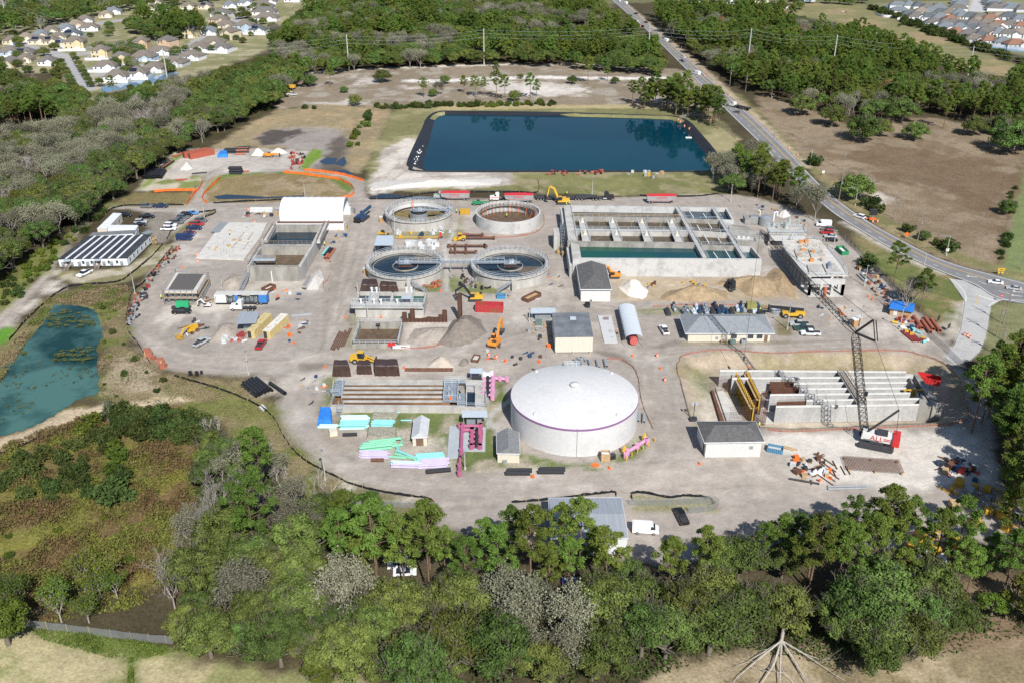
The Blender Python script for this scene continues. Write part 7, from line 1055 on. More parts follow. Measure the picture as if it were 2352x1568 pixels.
one('water_barrier','white plastic water barrier behind the red compressor','barrier',921,799,[('barrier',WHITE,lambda m:[ext(m,[(-2.4+i*1.7,0),(-2.4+i*1.7,.9),(-.75+i*1.7,.9),(-.75+i*1.7,0)],.7,.35)for i in range(3)])]);one('fallen_sign','flat orange warning sign lying before the great white tank','sign',1367,1068,[('panel',CONE,lambda m:m.box(0,0,.1,1.6,1.6,.08,.6))])
one('crate_shelf','blue and white loaded crate shelf at the foot of the great white tank','crate',1390,1055,[('frame',WOOD,lambda m:m.wall([(-1,-.9),(1,-.9),(1,.9),(-1,.9)],.1,0,2.2,True)),('load',MBLU,lambda m:m.box(0,0,.1,1.8,1.6,1.6)),('wrap',WHITE,lambda m:m.box(0,-.2,1.7,1.8,1.2,.2))]);one('black_bin','black lidded bin beside the blue loaded crate shelf','bin',1406,1052,[('bin',MBLK,lambda m:m.box(0,0,0,1.4,1.1,1.1,.3)),('lid',DRKS,lambda m:m.box(0,0,1.1,1.5,1.2,.12,.3))]);one('chemical_crate','pale yellow crate by the roadside pipe yard','crate',766,998,[('box',CREAM,lambda m:m.box(0,0,.15,1.9,1.7,1.3,.3)),('pallet',WOOD,lambda m:m.box(0,0,0,2,1.8,.14,.3))])
for i,(u,v)in enumerate(((1162,474),(1068,492))):one('form_stack',('yellow timber form stack between the two upper clarifiers','second yellow form stack beside the drained clarifier')[1-i],'formwork',u if i else 1057,v if i else 497,[('forms',YFORM,lambda m:[m.box(0,0,.3+.42*j,4.6-.4*i*2,2.6,.34,.02*j)for j in range(4)]),('skid',WOOD,lambda m:m.box(0,-1,0,4,.3,.3).box(0,1,0,4,.3,.3))])if i else None
one('portable_toilet','tan portable toilet beside the drained clarifier','toilet',876,511,[('cabin',paint('tan cabin',(.40,.24,.12),.6),lambda m:m.box(0,0,0,1.2,1.2,2.2)),('roof',WHITE,lambda m:m.box(0,0,2.2,1.25,1.25,.2))]);one('portable_toilet','tan portable toilet beside the upper dark water clarifier','toilet',840,630,[('cabin',MATS['tan cabin'],lambda m:m.box(0,0,0,1.2,1.2,2.2)),('roof',WHITE,lambda m:m.box(0,0,2.2,1.25,1.25,.2))]);one('site_hut','pair of tan huts with white roofs by the boom head','hut',1967,748,[('cabin',MATS['tan cabin'],lambda m:m.box(-1,0,0,1.5,1.6,2.3).box(1,.8,0,1.5,1.6,2.3)),('roof',WHITE,lambda m:m.box(-1,0,2.3,1.6,1.7,.25).box(1,.8,2.3,1.6,1.7,.25))],20)
one('tarp_shed','makeshift shed under a bright blue tarp by the bare tree','shed',2068,722,[('frame',WOOD,lambda m:m.wall([(-3,-2),(3,-2),(3,2),(-3,2)],.15,0,2.4,True)),('roof',MATS['blue tarp'],lambda m:ext(m,[(-3.6,2.4),(-3.4,2.9),(3.4,3.2),(3.6,2.5)],5.6)),('door',WHITE,lambda m:m.box(-1.5,-2.1,.2,1.1,.1,2))],-25);one('rebar_mat','large woven rebar mat raised on blocks on the crane pad','rebar',2005,1072,[('mat',RUSTM,lambda m:[m.beam((-6.6+i*.36,-2.6,.7),(-6.6+i*.36,2.8,.7),.06)for i in range(37)]+[m.beam((-6.6,-2.6+i*.34,.76),(6.5,-2.6+i*.34,.76),.06)for i in range(17)]),('block',WOOD,lambda m:[m.box(x_,y_,0,.4,.4,.66)for x_ in(-6,0,6)for y_ in(-2.4,2.4)])],-7)
one('light_tower','slim light tower on the slope behind the crane side block house','light tower',1592,965,[('mast',DRKS,lambda m:m.beam((0,0,0),(0,0,5),.15)),('lamps',ALU,lambda m:[m.box(x_,0,z_,.5,.3,.35)for x_ in(-.5,.5)for z_ in(4.6,5.1)]),('trailer',DRKS,lambda m:m.box(0,0,.1,1.8,1.2,.8))]);one('mobile_lamp','grey generator lamp in front of the administration building','light tower',1682,788,[('mast',DRKS,lambda m:m.beam((0,0,0),(0,0,3.4),.15)),('lamps',STEEL,lambda m:m.box(0,0,3.2,1.4,.3,.4)),('trailer',paint('dull green',(.12,.18,.16)),lambda m:m.box(0,0,.1,1.8,1.3,.9))]);one('air_conditioner','grey air conditioner before the administration windows','air conditioner',1708,787,[('case',STEEL,lambda m:m.box(0,0,0,1.5,1.3,1.2)),('fan',MBLK,lambda m:m.cyl((0,0,1.2),(0,0,1.25),.5,.5,12))]);one('picnic_table','weathered picnic table before the administration building','table',1662,787,[('tabletop',WOOD,lambda m:m.box(0,0,.72,1.9,.8,.08)),('bench',WOOD,lambda m:m.box(0,.75,.42,1.9,.3,.06)),('bench',WOOD,lambda m:m.box(0,-.75,.42,1.9,.3,.06)),('trestle',WOOD,lambda m:m.beam((-.7,-.7,0),(-.7,.4,.7),.1).beam((.7,-.7,0),(.7,.4,.7),.1))]);one('cable_reel','black cable reel leaning on the workshop corner','reel',1423,1272,[('drum',BLKP,lambda m:m.cyl((-.5,0,.9),(.5,0,.9),.5,.5,12)),('flange',WOOD,lambda m:m.cyl((-.62,0,.9),(-.5,0,.9),.9,.9,14)),('flange',WOOD,lambda m:m.cyl((.5,0,.9),(.62,0,.9),.9,.9,14))]);one('float_buoy','small white float at the edge of the lagoon','float',1582,312,[('float',WHITE,lambda m:m.box(0,0,-1.2,3,1.6,.35).beam((-1.5,0,-.8),(1.5,0,-.8),.2))]);one('transformer_box','dull green transformer cabinet beside the electrical canopy','transformer',1237,747,[('case',MATS['dull green'],lambda m:m.box(0,0,.15,2,1.6,1.6)),('plinth',CONC,lambda m:m.box(0,0,0,2.4,2,.15))]);one('generator_housing','olive machine housing behind the administration building','generator',1722,713,[('case',pm('olive case',(.25,.24,.08),.6,.15,1),lambda m:m.box(0,0,.2,2.4,2.4,2.6).box(1.6,.3,.2,.8,2,2.2)),('plinth',CONC,lambda m:m.box(0,0,0,4,3,.2))]);one('round_tank','open round grey steel tank beside the telehandler boom','tank',1782,718,[('shell',STEEL,lambda m:m.lathe(0,0,[(1.9,0),(1.9,1.4),(1.8,1.4),(1.8,.6),(.05,.6)],20)),('hoop',ALU,lambda m:m.lathe(0,0,[(1.93,1.1),(1.95,1.25)],20))]);one('manhole_ring','black precast ring by the process building road','ring',1349,705,[('ring',BLKP,lambda m:m.lathe(0,0,[(.9,0),(.9,1.4),(.65,1.4),(.65,.1)],16)),('joint',DRKS,lambda m:m.lathe(0,0,[(.92,.7),(.95,.8)],16))]);one('cable_manhole','dark round tank on the debris strip edge','tank',331,685,[('shell',DRKS,lambda m:m.lathe(0,0,[(1.3,0),(1.3,1.5),(1.1,1.5),(1.1,.6),(.05,.6)],16)),('lid_rim',STEEL,lambda m:m.lathe(0,0,[(1.35,1.45),(1.3,1.56)],16))])
for i,(u,v)in enumerate(((519,780),(514,786))):one('concrete_ring',('white concrete ring stacked by the loose sand','lower white concrete ring by the loose sand')[i],'ring',u,v,[('ring',WHTP,lambda m:m.lathe(0,0,[(1.0,0),(1.0,1.2),(.8,1.2),(.8,.05)],16)),('joint',CONC,lambda m:m.lathe(0,0,[(1.02,.5),(1.04,.6)],16))])
one('barrier_rail','yellow pipe guard rail below the drained clarifier','guard rail',958,551,[('rail',YEL,lambda m:m.rail([(-8,0,0),(8,0,0)],1.2,.07,3)),('end_rail',YEL,lambda m:m.rail([(8,0,0),(8.5,4,0)],1.2,.07,3))])
SKIN=pm('skin',(.42,.25,.17),.6,.1,2);HIVIS=paint('hi vis yellow',(.55,.75,.06),.7);HIOR=paint('hi vis orange',(.80,.2,.03),.7);JEAN=pm('work trousers',(.05,.06,.09),.9,.2,3);HELM=paint('white helmet',(.7,.7,.68),.4)
def worker(u,v,label,vest=None,z=0,a=0):
 x,y=G(u,v,z);t=thing('person',label,'person',(x,y,z),local=True);b=MB()
 prof=lambda cx_,pts:[b.lathe(cx_,0,pts,8)]
 prof(-.1,[(.07,0),(.075,.08),(.06,.1),(.075,.45),(.095,.8),(.13,.9)]);prof(.1,[(.07,0),(.075,.08),(.06,.1),(.075,.45),(.095,.8),(.13,.9)]);prof(0,[(.16,.82),(.17,.95),(.16,1.1),(.19,1.35),(.16,1.45),(.06,1.5),(.055,1.54),(.09,1.58),(.105,1.66),(.09,1.75),(.03,1.79)])
 for s in(-1,1):b.cyl((s*.18,0,1.4),(s*.27,-.05,1.12),.055,.045,7).cyl((s*.27,-.05,1.12),(s*.22,-.25,.95),.045,.035,7).cyl((s*.22,-.25,.95),(s*.2,-.33,.9),.04,.02,6)
 b.build('body',SKIN,t,smooth=True);MB().lathe(0,0,[(.2,.9),(.19,1.1),(.215,1.35),(.17,1.48),(.07,1.5)],10).build('vest',vest or HIVIS,t);k=MB();[k.lathe(s*.1,0,[(.09,.08),(.1,.45),(.115,.8),(.15,.93)],8)for s in(-1,1)];k.build('trousers',JEAN,t);MB().lathe(0,0,[(.15,1.7),(.12,1.72),(.11,1.8),(.02,1.86)],10).build('helmet',HELM,t);t.location=(x,y,z);t.rotation_euler=(0,0,a)
worker(371,688,'person in yellow vest and helmet at the corner of the scaffolded pump house');worker(1301,474,'person in yellow vest standing behind the yellow excavator by the top road');worker(1308,472,'person in yellow vest talking beside the other near the lowboy',a=2);worker(1302,449,'person in yellow vest standing on the grass behind the lowboy');worker(1049,506*.0+490,'person in yellow vest beside the yellow form stack');worker(1164,500,'person in yellow vest inside the clarifier under construction',z=.35);worker(528,541,'person in yellow vest on the new white slab',z=.45);worker(1885,600,'person in orange vest and helmet on the headworks deck',HIOR,HZ);worker(1418,768,'person in orange vest beside the bare stained slab',HIOR);worker(1743,982,'person in yellow vest at the end of the crane side block house');worker(1719,850,'person in orange vest on the form wall of the new basin',HIOR,WZ);worker(746,566,'person in yellow vest on the haul road verge');worker(2256*.0+1745,718,'person in yellow vest beside the crated machines')
RC=[pm('roof shingle '+n_,c,.9,.12,.8,fine=.15)for n_,c in(('grey',(.135,.128,.122)),('brown grey',(.16,.14,.12)),('blue grey',(.15,.17,.19)),('tan',(.22,.185,.15)),('rust',(.22,.12,.085)),('slate',(.09,.105,.115)))]
WC=[pm('house wall '+n_,c,.8,.06,.8)for n_,c in(('white',(.66,.67,.70)),('yellow',(.58,.50,.32)),('cream',(.60,.53,.40)),('blue',(.36,.46,.56)),('peach',(.55,.40,.28)),('grey',(.45,.46,.48)))]
RN=['grey','brown grey','blue grey','tan','rust','slate'];WN=['white','yellow','cream','blue','peach','grey'];SOLAR=pm('solar panel',(.015,.02,.04),.15,.2,1,spec=.6)
def home(u,v,w,d,rot,rc,wc,st=1,extra='',sol=False,where='',grp=None,fence=False,full=True):
 x,y=G(u,v);y+=d*.5;h=2.7*st+.1;pk=h+min(w,d)*.30;w,d=w*.92,d*.92;lab=f'{"two storey " if st > 1 else ""}{WN[wc]} house with {RN[rc]} roof {where}'.replace('  ',' ');lab=' '.join(lab.split()[:16]);t=thing('house',lab,'house',local=True,group=grp);MB().box(0,0,-.2,w,d,h+.2).build('wall',WC[wc],t);o=.5;W2,D2=w/2+o,d/2+o;k=MB()
 if w>=d:a,b=(-W2+D2*.95,0,pk),(W2-D2*.95,0,pk)
 else:a,b=(0,-D2+W2*.95,pk),(0,D2-W2*.95,pk)
 vs=[(-W2,-D2,h),(W2,-D2,h),(W2,D2,h),(-W2,D2,h),a,b];fs=[(0,1,5,4),(1,2,5),(2,3,4,5),(3,0,4)]if w>=d else[(0,1,4),(1,2,5,4),(2,3,5),(3,0,4,5)]
 rf=k.add(vs,fs+[(3,2,1,0)]).build('roof',RC[rc],t)
 if full:
  g_=MB();gx2=w*.22;vs=[(gx2-2.6,-D2-.9,h),(gx2+2.6,-D2-.9,h),(gx2,-D2-.9,h+1.7),(gx2-2.6,-D2+3,h),(gx2+2.6,-D2+3,h),(gx2,-D2+3.4,h+1.7)]
  g_.add(vs,[(0,3,5,2),(1,2,5,4)]).build('gable_roof',RC[rc],t);MB().add([(gx2-2.3,-D2-.7,0),(gx2+2.3,-D2-.7,0),(gx2+2.3,-D2-.7,h),(gx2,-D2-.7,h+1.45),(gx2-2.3,-D2-.7,h),(gx2-2.3,-D2+2,0),(gx2+2.3,-D2+2,0),(gx2+2.3,-D2+2,h),(gx2,-D2+2,h+1.45),(gx2-2.3,-D2+2,h)],[(0,1,2,3,4),(9,8,7,6,5),(0,5,6,1),(1,6,7,2),(4,9,5,0)]).build('gable',WC[wc],t)
  for s_ in range(st):
   for f in(-.38,-.12):wn=MB().box(w*f,-d/2-.03,1+2.7*s_,1.3,.1,1.3).build('window',WC[0],t);MB().box(w*f,-d/2-.1,1.1+2.7*s_,1.05,.06,1.1).build('pane',GLASS,wn)
  MB().box(gx2,-D2-.75,0,3.4 if not sol else 2,.08,2.2).build('garage_door',WHITE,t)
  if sol:MB().add([(-w*.3,-D2*.75,h+(pk-h)*.28+.08),(w*.05,-D2*.75,h+(pk-h)*.28+.08),(w*.05,-D2*.3,h+(pk-h)*.72+.08),(-w*.3,-D2*.3,h+(pk-h)*.72+.08)],[(0,1,2,3)]).build('solar_panel',SOLAR,rf)
 t.location=(x,y,0);t.rotation_euler=(0,0,R(rot))
 if fence:
  q=thing('vinyl_fence',f'white vinyl fence round the {lab[:60]}'.rsplit(' ',0)[0],'fence',local=True);MB().wall([(-W2-2,D2),(-W2-2,-D2-5),(W2+2,-D2-5),(W2+2,D2)],.1,0,1.6).build('panel',VINYL,q);k=MB();[k.box(-W2-2+i*(w+5)/6,-D2-5,0,.2,.2,1.75)for i in range(7)];k.build('posts',VINYL,q);q['label']='white vinyl garden fence of the '+lab.replace(' house with',',')[:70];q['label']=' '.join(q['label'].split()[:16]);q.location=(x,y,0);q.rotation_euler=(0,0,R(rot))
for a in((262,187,15,12,4,1,0,1,'',False,'with white fence by the pond bend',None,True),(310,180,14,12,4,1,0,1,'',True,'and solar panels above the pond',None,True),(238,163,15,11,3,1,0,1,'',False,'facing the boulevard verge',None,True),(275,150,11,9,2,0,1,2,'',False,'with dark shutters past the boulevard',None),(229,136,12,11,0,1,1,2,'',False,'nearest the boulevard junction',None,True),(352,168,15,12,-12,1,0,1,'',False,'on the pond lawn',None),(398,155,17,12,-12,1,5,1,'',False,'beside the pond lawn house',None),(438,140,16,12,-14,1,0,1,'',False,'at the wood edge above the pond',None),(325,142,17,13,-6,1,3,1,'',False,'with white cars on its drive',None),(365,128,17,10,-4,1,0,1,'',False,'behind the blue house',None),(322,114,11,10,0,1,4,2,'',False,'behind the pond side houses',None),(382,113,11,12,-20,0,4,2,'',False,'with a gable amid the estate',None),(436,88,11,12,-10,0,1,2,'',False,'with white shutters by the copse',None),(168,115,15,12,6,1,1,2,'',False,'on the street corner',None,True),(135,112,11,11,6,2,2,1,'',True,'and dark solar roof by the corner',None),(112,104,12,12,8,1,2,1,'',True,'in the middle of the street row',None),(85,103,15,10,4,0,2,1,'',True,'with small solar panels at the cul de sac',None),(22,103,12,11,4,1,1,1,'',False,'at the mouth of the cul de sac',None),(55,97,13,11,6,3,2,1,'',False,'second up from the cul de sac',None),(88,90,14,11,8,2,2,1,'',False,'third up from the cul de sac',None),(112,80,13,11,10,1,2,1,'',False,'fourth up from the cul de sac',None),(145,75,15,11,12,2,0,1,'',False,'fifth up from the cul de sac',None),(170,66,14,11,12,3,4,1,'',False,'sixth up from the cul de sac',None),(190,55,14,11,14,1,0,1,'',False,'with red car before it',None),(160,88,15,11,8,5,0,1,'',True,'behind the yellow corner house',None,True),(200,73,16,11,10,1,0,1,'',False,'at the street end by the reeds',None),(130,95,14,10,8,1,2,1,'',False,'between the slate roofs',None),(15,130,15,12,5,1,3,1,'',False,'at the edge by the boulevard wood',None,True),(50,133,15,12,5,0,2,1,'',True,'and solar panels beside the boulevard',None),(20,155,14,12,-20,0,1,1,'',False,'with a gable in the boulevard trees',None),(52,146,11,11,5,1,2,1,'',False,'hidden among boulevard trees',None),(105,152,12,11,0,0,0,1,'',False,'at the end of the boulevard oaks',None),(475,82,18,12,-10,2,0,1,'',False,'with a long lawn by the copse',None),(485,108,19,13,-8,1,2,1,'',False,'facing the dry slope',None),(525,92,11,14,-20,1,2,2,'',False,'with blank gable towards the slope',None),(505,120,15,11,-12,0,0,1,'',False,'at the edge of the dry slope',None,True),(455,120,16,12,-12,1,0,1,'',False,'behind the slope edge house',None),(560,76,15,12,-4,1,3,2,'',False,'by the estate palms',None),(590,78,14,11,-4,5,0,1,'',True,'and dark solar roof by the palms',None,True),(515,68,17,12,0,1,2,1,'',False,'on the street of palms',None),(500,54,16,12,-4,1,4,1,'',False,'above the street of palms',None),(505,40,18,13,-4,0,0,1,'',False,'with long grey hips up the street',None),(610,50,21,13,-3,1,0,1,'',False,'in the tight row of grey hips',None),(606,36,22,13,-3,0,0,1,'',False,'second in the tight row of hips',None),(600,24,22,13,-3,1,0,1,'',False,'third in the tight row of hips',None),(470,22,13,11,0,0,2,1,'',True,'and solar panels at the estate top',None),(430,22,13,11,0,1,2,1,'',False,'beside the copse at the estate top',None),(525,20,13,11,10,2,0,1,'',False,'facing down the palm street',None),(560,14,14,11,10,2,0,1,'',False,'with pale blue gable at the estate top',None),(615,11,16,12,0,0,0,1,'',False,'by the far end of the estate street',None),(670,6,16,12,0,1,0,1,'',False,'at the far top by the wood',None),(255,34,15,12,10,2,0,1,'',False,'alone by the bare marsh trees',None),(240,42,12,10,10,3,2,1,'',False,'half hidden by the bare trees',None),(345,26,13,11,0,1,2,1,'',False,'before the copse pines',None),(372,26,14,11,0,2,3,1,'',False,'beside the copse pines',None),(355,12,13,10,0,0,2,1,'',False,'behind the copse pines',None)):home(*a)
for uv,lb in(([(2010,33),(2030,40),(2070,42),(2060,47)],'at the pond corner of the far estate'),([(2100,45),(2130,58),(2160,66),(2200,80),(2210,92)],'stepping along the meadow side of the far estate'),([(2215,96),(2260,104),(2310,111),(2360,118)],'long and straight below the far estate'),([(2098,54),(2140,62),(2180,76),(2205,84)],'doubled behind the stepped meadow fence')):fenceline('vinyl_fence','bright white vinyl fence '+lb,uv,2.0,VINYL,0,0,3)
hr=random.Random(9);n_=0;FARR=[]
for row,(u0,v0,u1,v1,cnt)in enumerate(((2066,20,2160,26,5),(2068,32,2090,42,2),(2110,46,2190,54,4),(2120,36,2210,40,5),(2150,62,2240,66,5),(2180,74,2290,74,5),(2205,86,2260,92,3),(2250,60,2350,70,5),(2270,84,2350,88,4),(2245,100,2340,112,4),(2205,28,2210,4,4),(2290,26,2280,4,5),(2300,44,2350,52,3),(2310,24,2350,30,3),(2215,46,2280,52,4))):
 for i in range(cnt):
  f=i/max(1,cnt-1);u,v=u0+(u1-u0)*f+hr.uniform(-2,2),v0+(v1-v0)*f+hr.uniform(-1,1);FARR.append((u,v))
  wc=hr.choice((0,0,0,0,0,2,4,5));rc=hr.choice((0,5,2,4,0,3,2,1));w_=['in the row nearest the long meadow','by the pond corner','behind the stepped fences','in the second street row','in the third street row','in the middle of the blocks','over the meadow hedge','near the narrow pond','past the middle street','above the long white fence','along the straight far avenue','across the far avenue','by the narrow pond end','at the blue corner pond','in the inner close'][row]
  home(u,v,hr.uniform(13,17),hr.uniform(10,13),hr.uniform(-25,5),rc,wc,1,'',False,w_+' of the far estate','houses of the far estate',False,v>40)
for a in((1790,22,16,10,20,2,5,1,'',False,'like a farm barn at the meadow head',None),(1672,10,13,10,0,0,0,1,'',False,'beyond the pine wood by the highway top',None),(1600,9,13,9,0,2,0,1,'',False,'in the trees at the highway top',None),(1860,4,12,9,0,2,3,1,'',False,'behind the meadow head oaks',None),(1750,8,14,9,0,5,2,1,'',False,'among trees at the wood top',None),(1122,8,8,7,0,1,0,1,'',False,'tiny in the wood behind the clearing',None)):home(*a)
for i,(u,v)in enumerate(((1845,18),(1935,30),(1943,31),(1897,44))):machine('grazing_horse',('dark horse grazing at the meadow head','pale horse grazing by the field hedge','brown horse beside the pale one by the hedge','dark cow standing in the long meadow')[i],'animal',u,v,20*i,[('body',BARK if i!=1 else CREAM,lambda m:m.cyl((-.8,0,1.2),(.7,0,1.2),.38,.36,9).cyl((.7,0,1.2),(1.4,0,.9),.22,.15,8).cyl((1.4,0,.9),(1.75,0,.6),.15,.09,8).cyl((-.7,.2,1.1),(-.75,.2,0),.14,.06,6).cyl((-.7,-.2,1.1),(-.7,-.2,0),.14,.06,6).cyl((.6,.2,1.1),(.6,.2,0),.12,.06,6).cyl((.6,-.2,1.1),(.65,-.2,0),.12,.06,6))])
def leafmesh(name,C,N,sx,sy,mat,seed=0):
 g=np.random.default_rng(seed);n=len(C);t=g.normal(size=(n,3));t-=(t*N).sum(1)[:,None]*N;t/=np.linalg.norm(t,axis=1)[:,None]+1e-9;b=np.cross(N,t)
 a=g.uniform(.65,1.35,(n,1));X=t*sx*a;Y=b*sy*a
 V=np.stack([C-X,C-Y*.8+X*.1,C+X,C+Y],1).reshape(-1,3);F=np.arange(4*n).reshape(n,4)
 me=bpy.data.meshes.new(name);me.vertices.add(4*n);me.vertices.foreach_set('co',V.astype(np.float32).ravel());me.loops.add(4*n);me.loops.foreach_set('vertex_index',F.astype(np.int32).ravel())
 me.polygons.add(n);me.polygons.foreach_set('loop_start',np.arange(0,4*n,4,dtype=np.int32));me.update();me.materials.append(mat);return me
def rdir(g,n):
 d=g.normal(size=(n,3));return d/np.linalg.norm(d,axis=1)[:,None]
def limbs(mb,base,d,L,r,depth,g,spread=.6,up=.15,n=5,fork=(2,4),out=None,shrink=.72):
 p=Vector(base);d=Vector(d).normalized();segs=3
 for k in range(segs):
  q=p+d*(L/segs);mb.cyl(p,q,r*(1-.3*k/segs),r*(1-.3*(k+1)/segs),n,caps=False);p=q
  d=(d+Vector((g.uniform(-.2,.2),g.uniform(-.2,.2),g.uniform(-.1,.2)))).normalized()
 if out is not None:out.append(p)
 if depth>0:
  for k in range(g.integers(*fork)):
   e=(d+Vector(tuple(g.normal(size=3)*spread))+Vector((0,0,up))).normalized()
   limbs(mb,p,e,L*shrink*g.uniform(.8,1.2),r*.6,depth-1,g,spread,up,max(3,n-1),fork,out,shrink)
PBARK=pm('pine bark',(.17,.115,.08),.9,.3,2.5,streak=(1,1,.3));GBARK=pm('grey bark',(.33,.30,.27),.9,.25,3)
OAKL=pm('oak leaves',(.105,.15,.038),.75,.48,.5,fine=.4,spec=.12,rnd_hue=.12,trans=.22)
PINL=pm('pine needles',(.12,.18,.035),.7,.38,.8,fine=.35,spec=.12,rnd_hue=.09,trans=.25)
BRTL=pm('bright leaves',(.11,.15,.025),.7,.35,.8,fine=.35,spec=.12,rnd_hue=.09,trans=.25)
GRYT=pm('grey twigs',(.30,.275,.25),.9,.25,.9,fine=.2,rnd_hue=.04)
MOSS=pm('mossy twigs',(.20,.20,.135),.9,.3,.9,fine=.3,rnd_hue=.08,trans=.15)
REDT=pm('red buds',(.30,.09,.08),.9,.3,.9,fine=.3,rnd_hue=.03)
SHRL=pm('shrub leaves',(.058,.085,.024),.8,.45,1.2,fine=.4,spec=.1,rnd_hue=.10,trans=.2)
def oak(seed,H=11.,Rr=5.2,n=8500,leaf=.22,mat=None,mossy=0,low=0):
 g=np.random.default_rng(seed);t=MB();tips=[]
 t.cyl((0,0,-.3),(0,0,H*.22),.42,.3,7,False)
 for k in range(5):limbs(t,(0,0,H*.2),(math.cos(k*1.26+seed),math.sin(k*1.26+seed),.75),H*.3,.2,2,g,.45,.25,5,(2,4),tips)
 nb=44;cs=[];rs=[]
 for k in range(nb):
  d=rdir(g,1)[0];d[2]=abs(d[2])*1.0-.22;rr2=g.uniform(.55,.92)
  cs.append((d[0]*Rr*rr2*(1 if not low or d[2]>0 else.9),d[1]*Rr*rr2,max(1.0,H*(.55-.1*low)+(d[2]*(1.0 if not low else 1.15)-(.3 if low else 0))*H*.42*rr2)));rs.append(g.uniform(.95,1.75)*Rr/5.2)
 cs=np.array(cs);rs=np.array(rs);i=g.integers(0,nb,n);d=rdir(g,n);d[:,2]=d[:,2]*.85+.12
 rad=rs[i]*g.uniform(.55,1.05,n);C=cs[i]+d*rad[:,None]*np.array([1.1,1.1,.8]);N=d*1.1+rdir(g,n)*.6+np.array([0,0,.3]);N/=np.linalg.norm(N,axis=1)[:,None]
 cr=leafmesh('crown',C,N,leaf,leaf*.62,mat or OAKL,seed)
 if mossy:
  for k in range(mossy):
   c=cs[g.integers(0,nb)];q=np.array(c)*.92;t.cyl((0,0,H*.24),tuple(q),.1,.06,4,False);limbs(t,tuple(q),tuple(q/np.linalg.norm(q)+rdir(g,1)[0]*.5),1.5,.06,2,g,.6,.1,3,(2,4))
 return t,cr
def pine(seed,H=17.,n=5000,spread=3.0,lo=.5,puffs=30,leaf=.32):
 g=np.random.default_rng(seed);t=MB();bend=g.uniform(-.5,.5,2)
 P=lambda z:np.array([bend[0]*(z/H)**2,bend[1]*(z/H)**2,z])
 zz=np.linspace(-.3,H*.95,7)
 for a,b in zip(zz,zz[1:]):t.cyl(P(a),P(b),.24*(1-.8*max(a,0)/H),.24*(1-.8*b/H),6,False)
 cs=[];rs=[]
 for k in range(puffs):
  ff=(k+.5)/puffs;f=lo+(1-lo)*ff;z=H*f;w=spread*(.35+.8*math.sin(PI*min(1,ff*.78+.2)))*g.uniform(.3,1.05);a=k*2.4+g.uniform(-.6,.6);p=P(z*.97)
  c=p+np.array([math.cos(a)*w,math.sin(a)*w,g.uniform(.1,1.1)]);cs.append(c);rs.append(g.uniform(.65,1.2));t.cyl(P(z*.93),c,.06,.03,3,False)
 cs.append(P(H));rs.append(.8);cs=np.array(cs);rs=np.array(rs);i=g.integers(0,len(cs),n);d=rdir(g,n);d[:,2]=np.abs(d[:,2])*1.1-.35
 C=cs[i]+d*(rs[i]*g.uniform(.35,1.05,n))[:,None];N=d*.5+rdir(g,n)*.8+np.array([0,0,.4]);N/=np.linalg.norm(N,axis=1)[:,None]
 return t,leafmesh('crown',C,N,leaf,leaf*.3,PINL,seed)
def bare(seed,H=10.,depth=4,leaves=0,lmat=None,sp=.45):
 g=np.random.default_rng(seed);t=MB();c=MB();tips=[]
 t.cyl((0,0,-.3),(0,0,H*.25),.2,.15,6,False)
 for k in range(4):limbs(t,(0,0,H*.24),(math.cos(k*1.6+seed)*.55,math.sin(k*1.6+seed)*.55,1),H*.26,.11,1,g,.35,.35,4,(2,4),tips)
 tw=[]
 for p in tips:limbs(c,p,tuple(g.normal(size=3)*.5+np.array([0,0,.8])),H*.17,.05,2,g,.55,.25,3,(3,5),tw,.75)
 o=MB();me=bpy.data.meshes.new('crown');me.from_pydata(c.v,[],c.f)
 if leaves:
  tw=np.array([tuple(x)for x in tw]);i=g.integers(0,len(tw),leaves);C=tw[i]+g.normal(size=(leaves,3))*sp;l=leafmesh('crown',C,rdir(g,leaves),.2,.13,lmat,seed)
  import bmesh
  b=bmesh.new();b.from_mesh(me);k0=len(b.faces);b.from_mesh(l);b.faces.ensure_lookup_table()
  for f in b.faces[k0:]:f.material_index=1
  me.materials.append(GRYT);b.to_mesh(me);b.free();me.materials.append(lmat)
 else:me.materials.append(GRYT)
 return t,me
def shrub(seed,H=2.2,Rr=1.7,n=900,mat=None,leaf=.22):
 g=np.random.default_rng(seed);t=MB()
 for k in range(6):t.cyl((0,0,-.1),(g.uniform(-.7,.7),g.uniform(-.7,.7),H*.6),.05,.02,3,False)
 nb=14;cs=np.stack([g.uniform(-.6,.6,nb)*Rr,g.uniform(-.6,.6,nb)*Rr,g.uniform(.2,.72,nb)*H],1);i=g.integers(0,nb,n);d=rdir(g,n)
 C=cs[i]+d*g.uniform(.4,1,(n,1))*Rr*.45;C[:,2]=np.abs(C[:,2]);N=d*.6+rdir(g,n)*.8+np.array([0,0,.4]);N/=np.linalg.norm(N,axis=1)[:,None]
 return t,leafmesh('crown',C,N,leaf,leaf*.6,mat or SHRL,seed)
def treeproto(name,tc,bark):
 r=thing(name,'','tree'if 'shrub'not in name else 'shrub',local=True);t,cme=tc;o=t.build('trunk'if 'shrub'not in name else 'stems',bark,r,smooth=True)
 c=bpy.data.objects.new('crown',cme);COL.objects.link(c);c.parent=r;return r
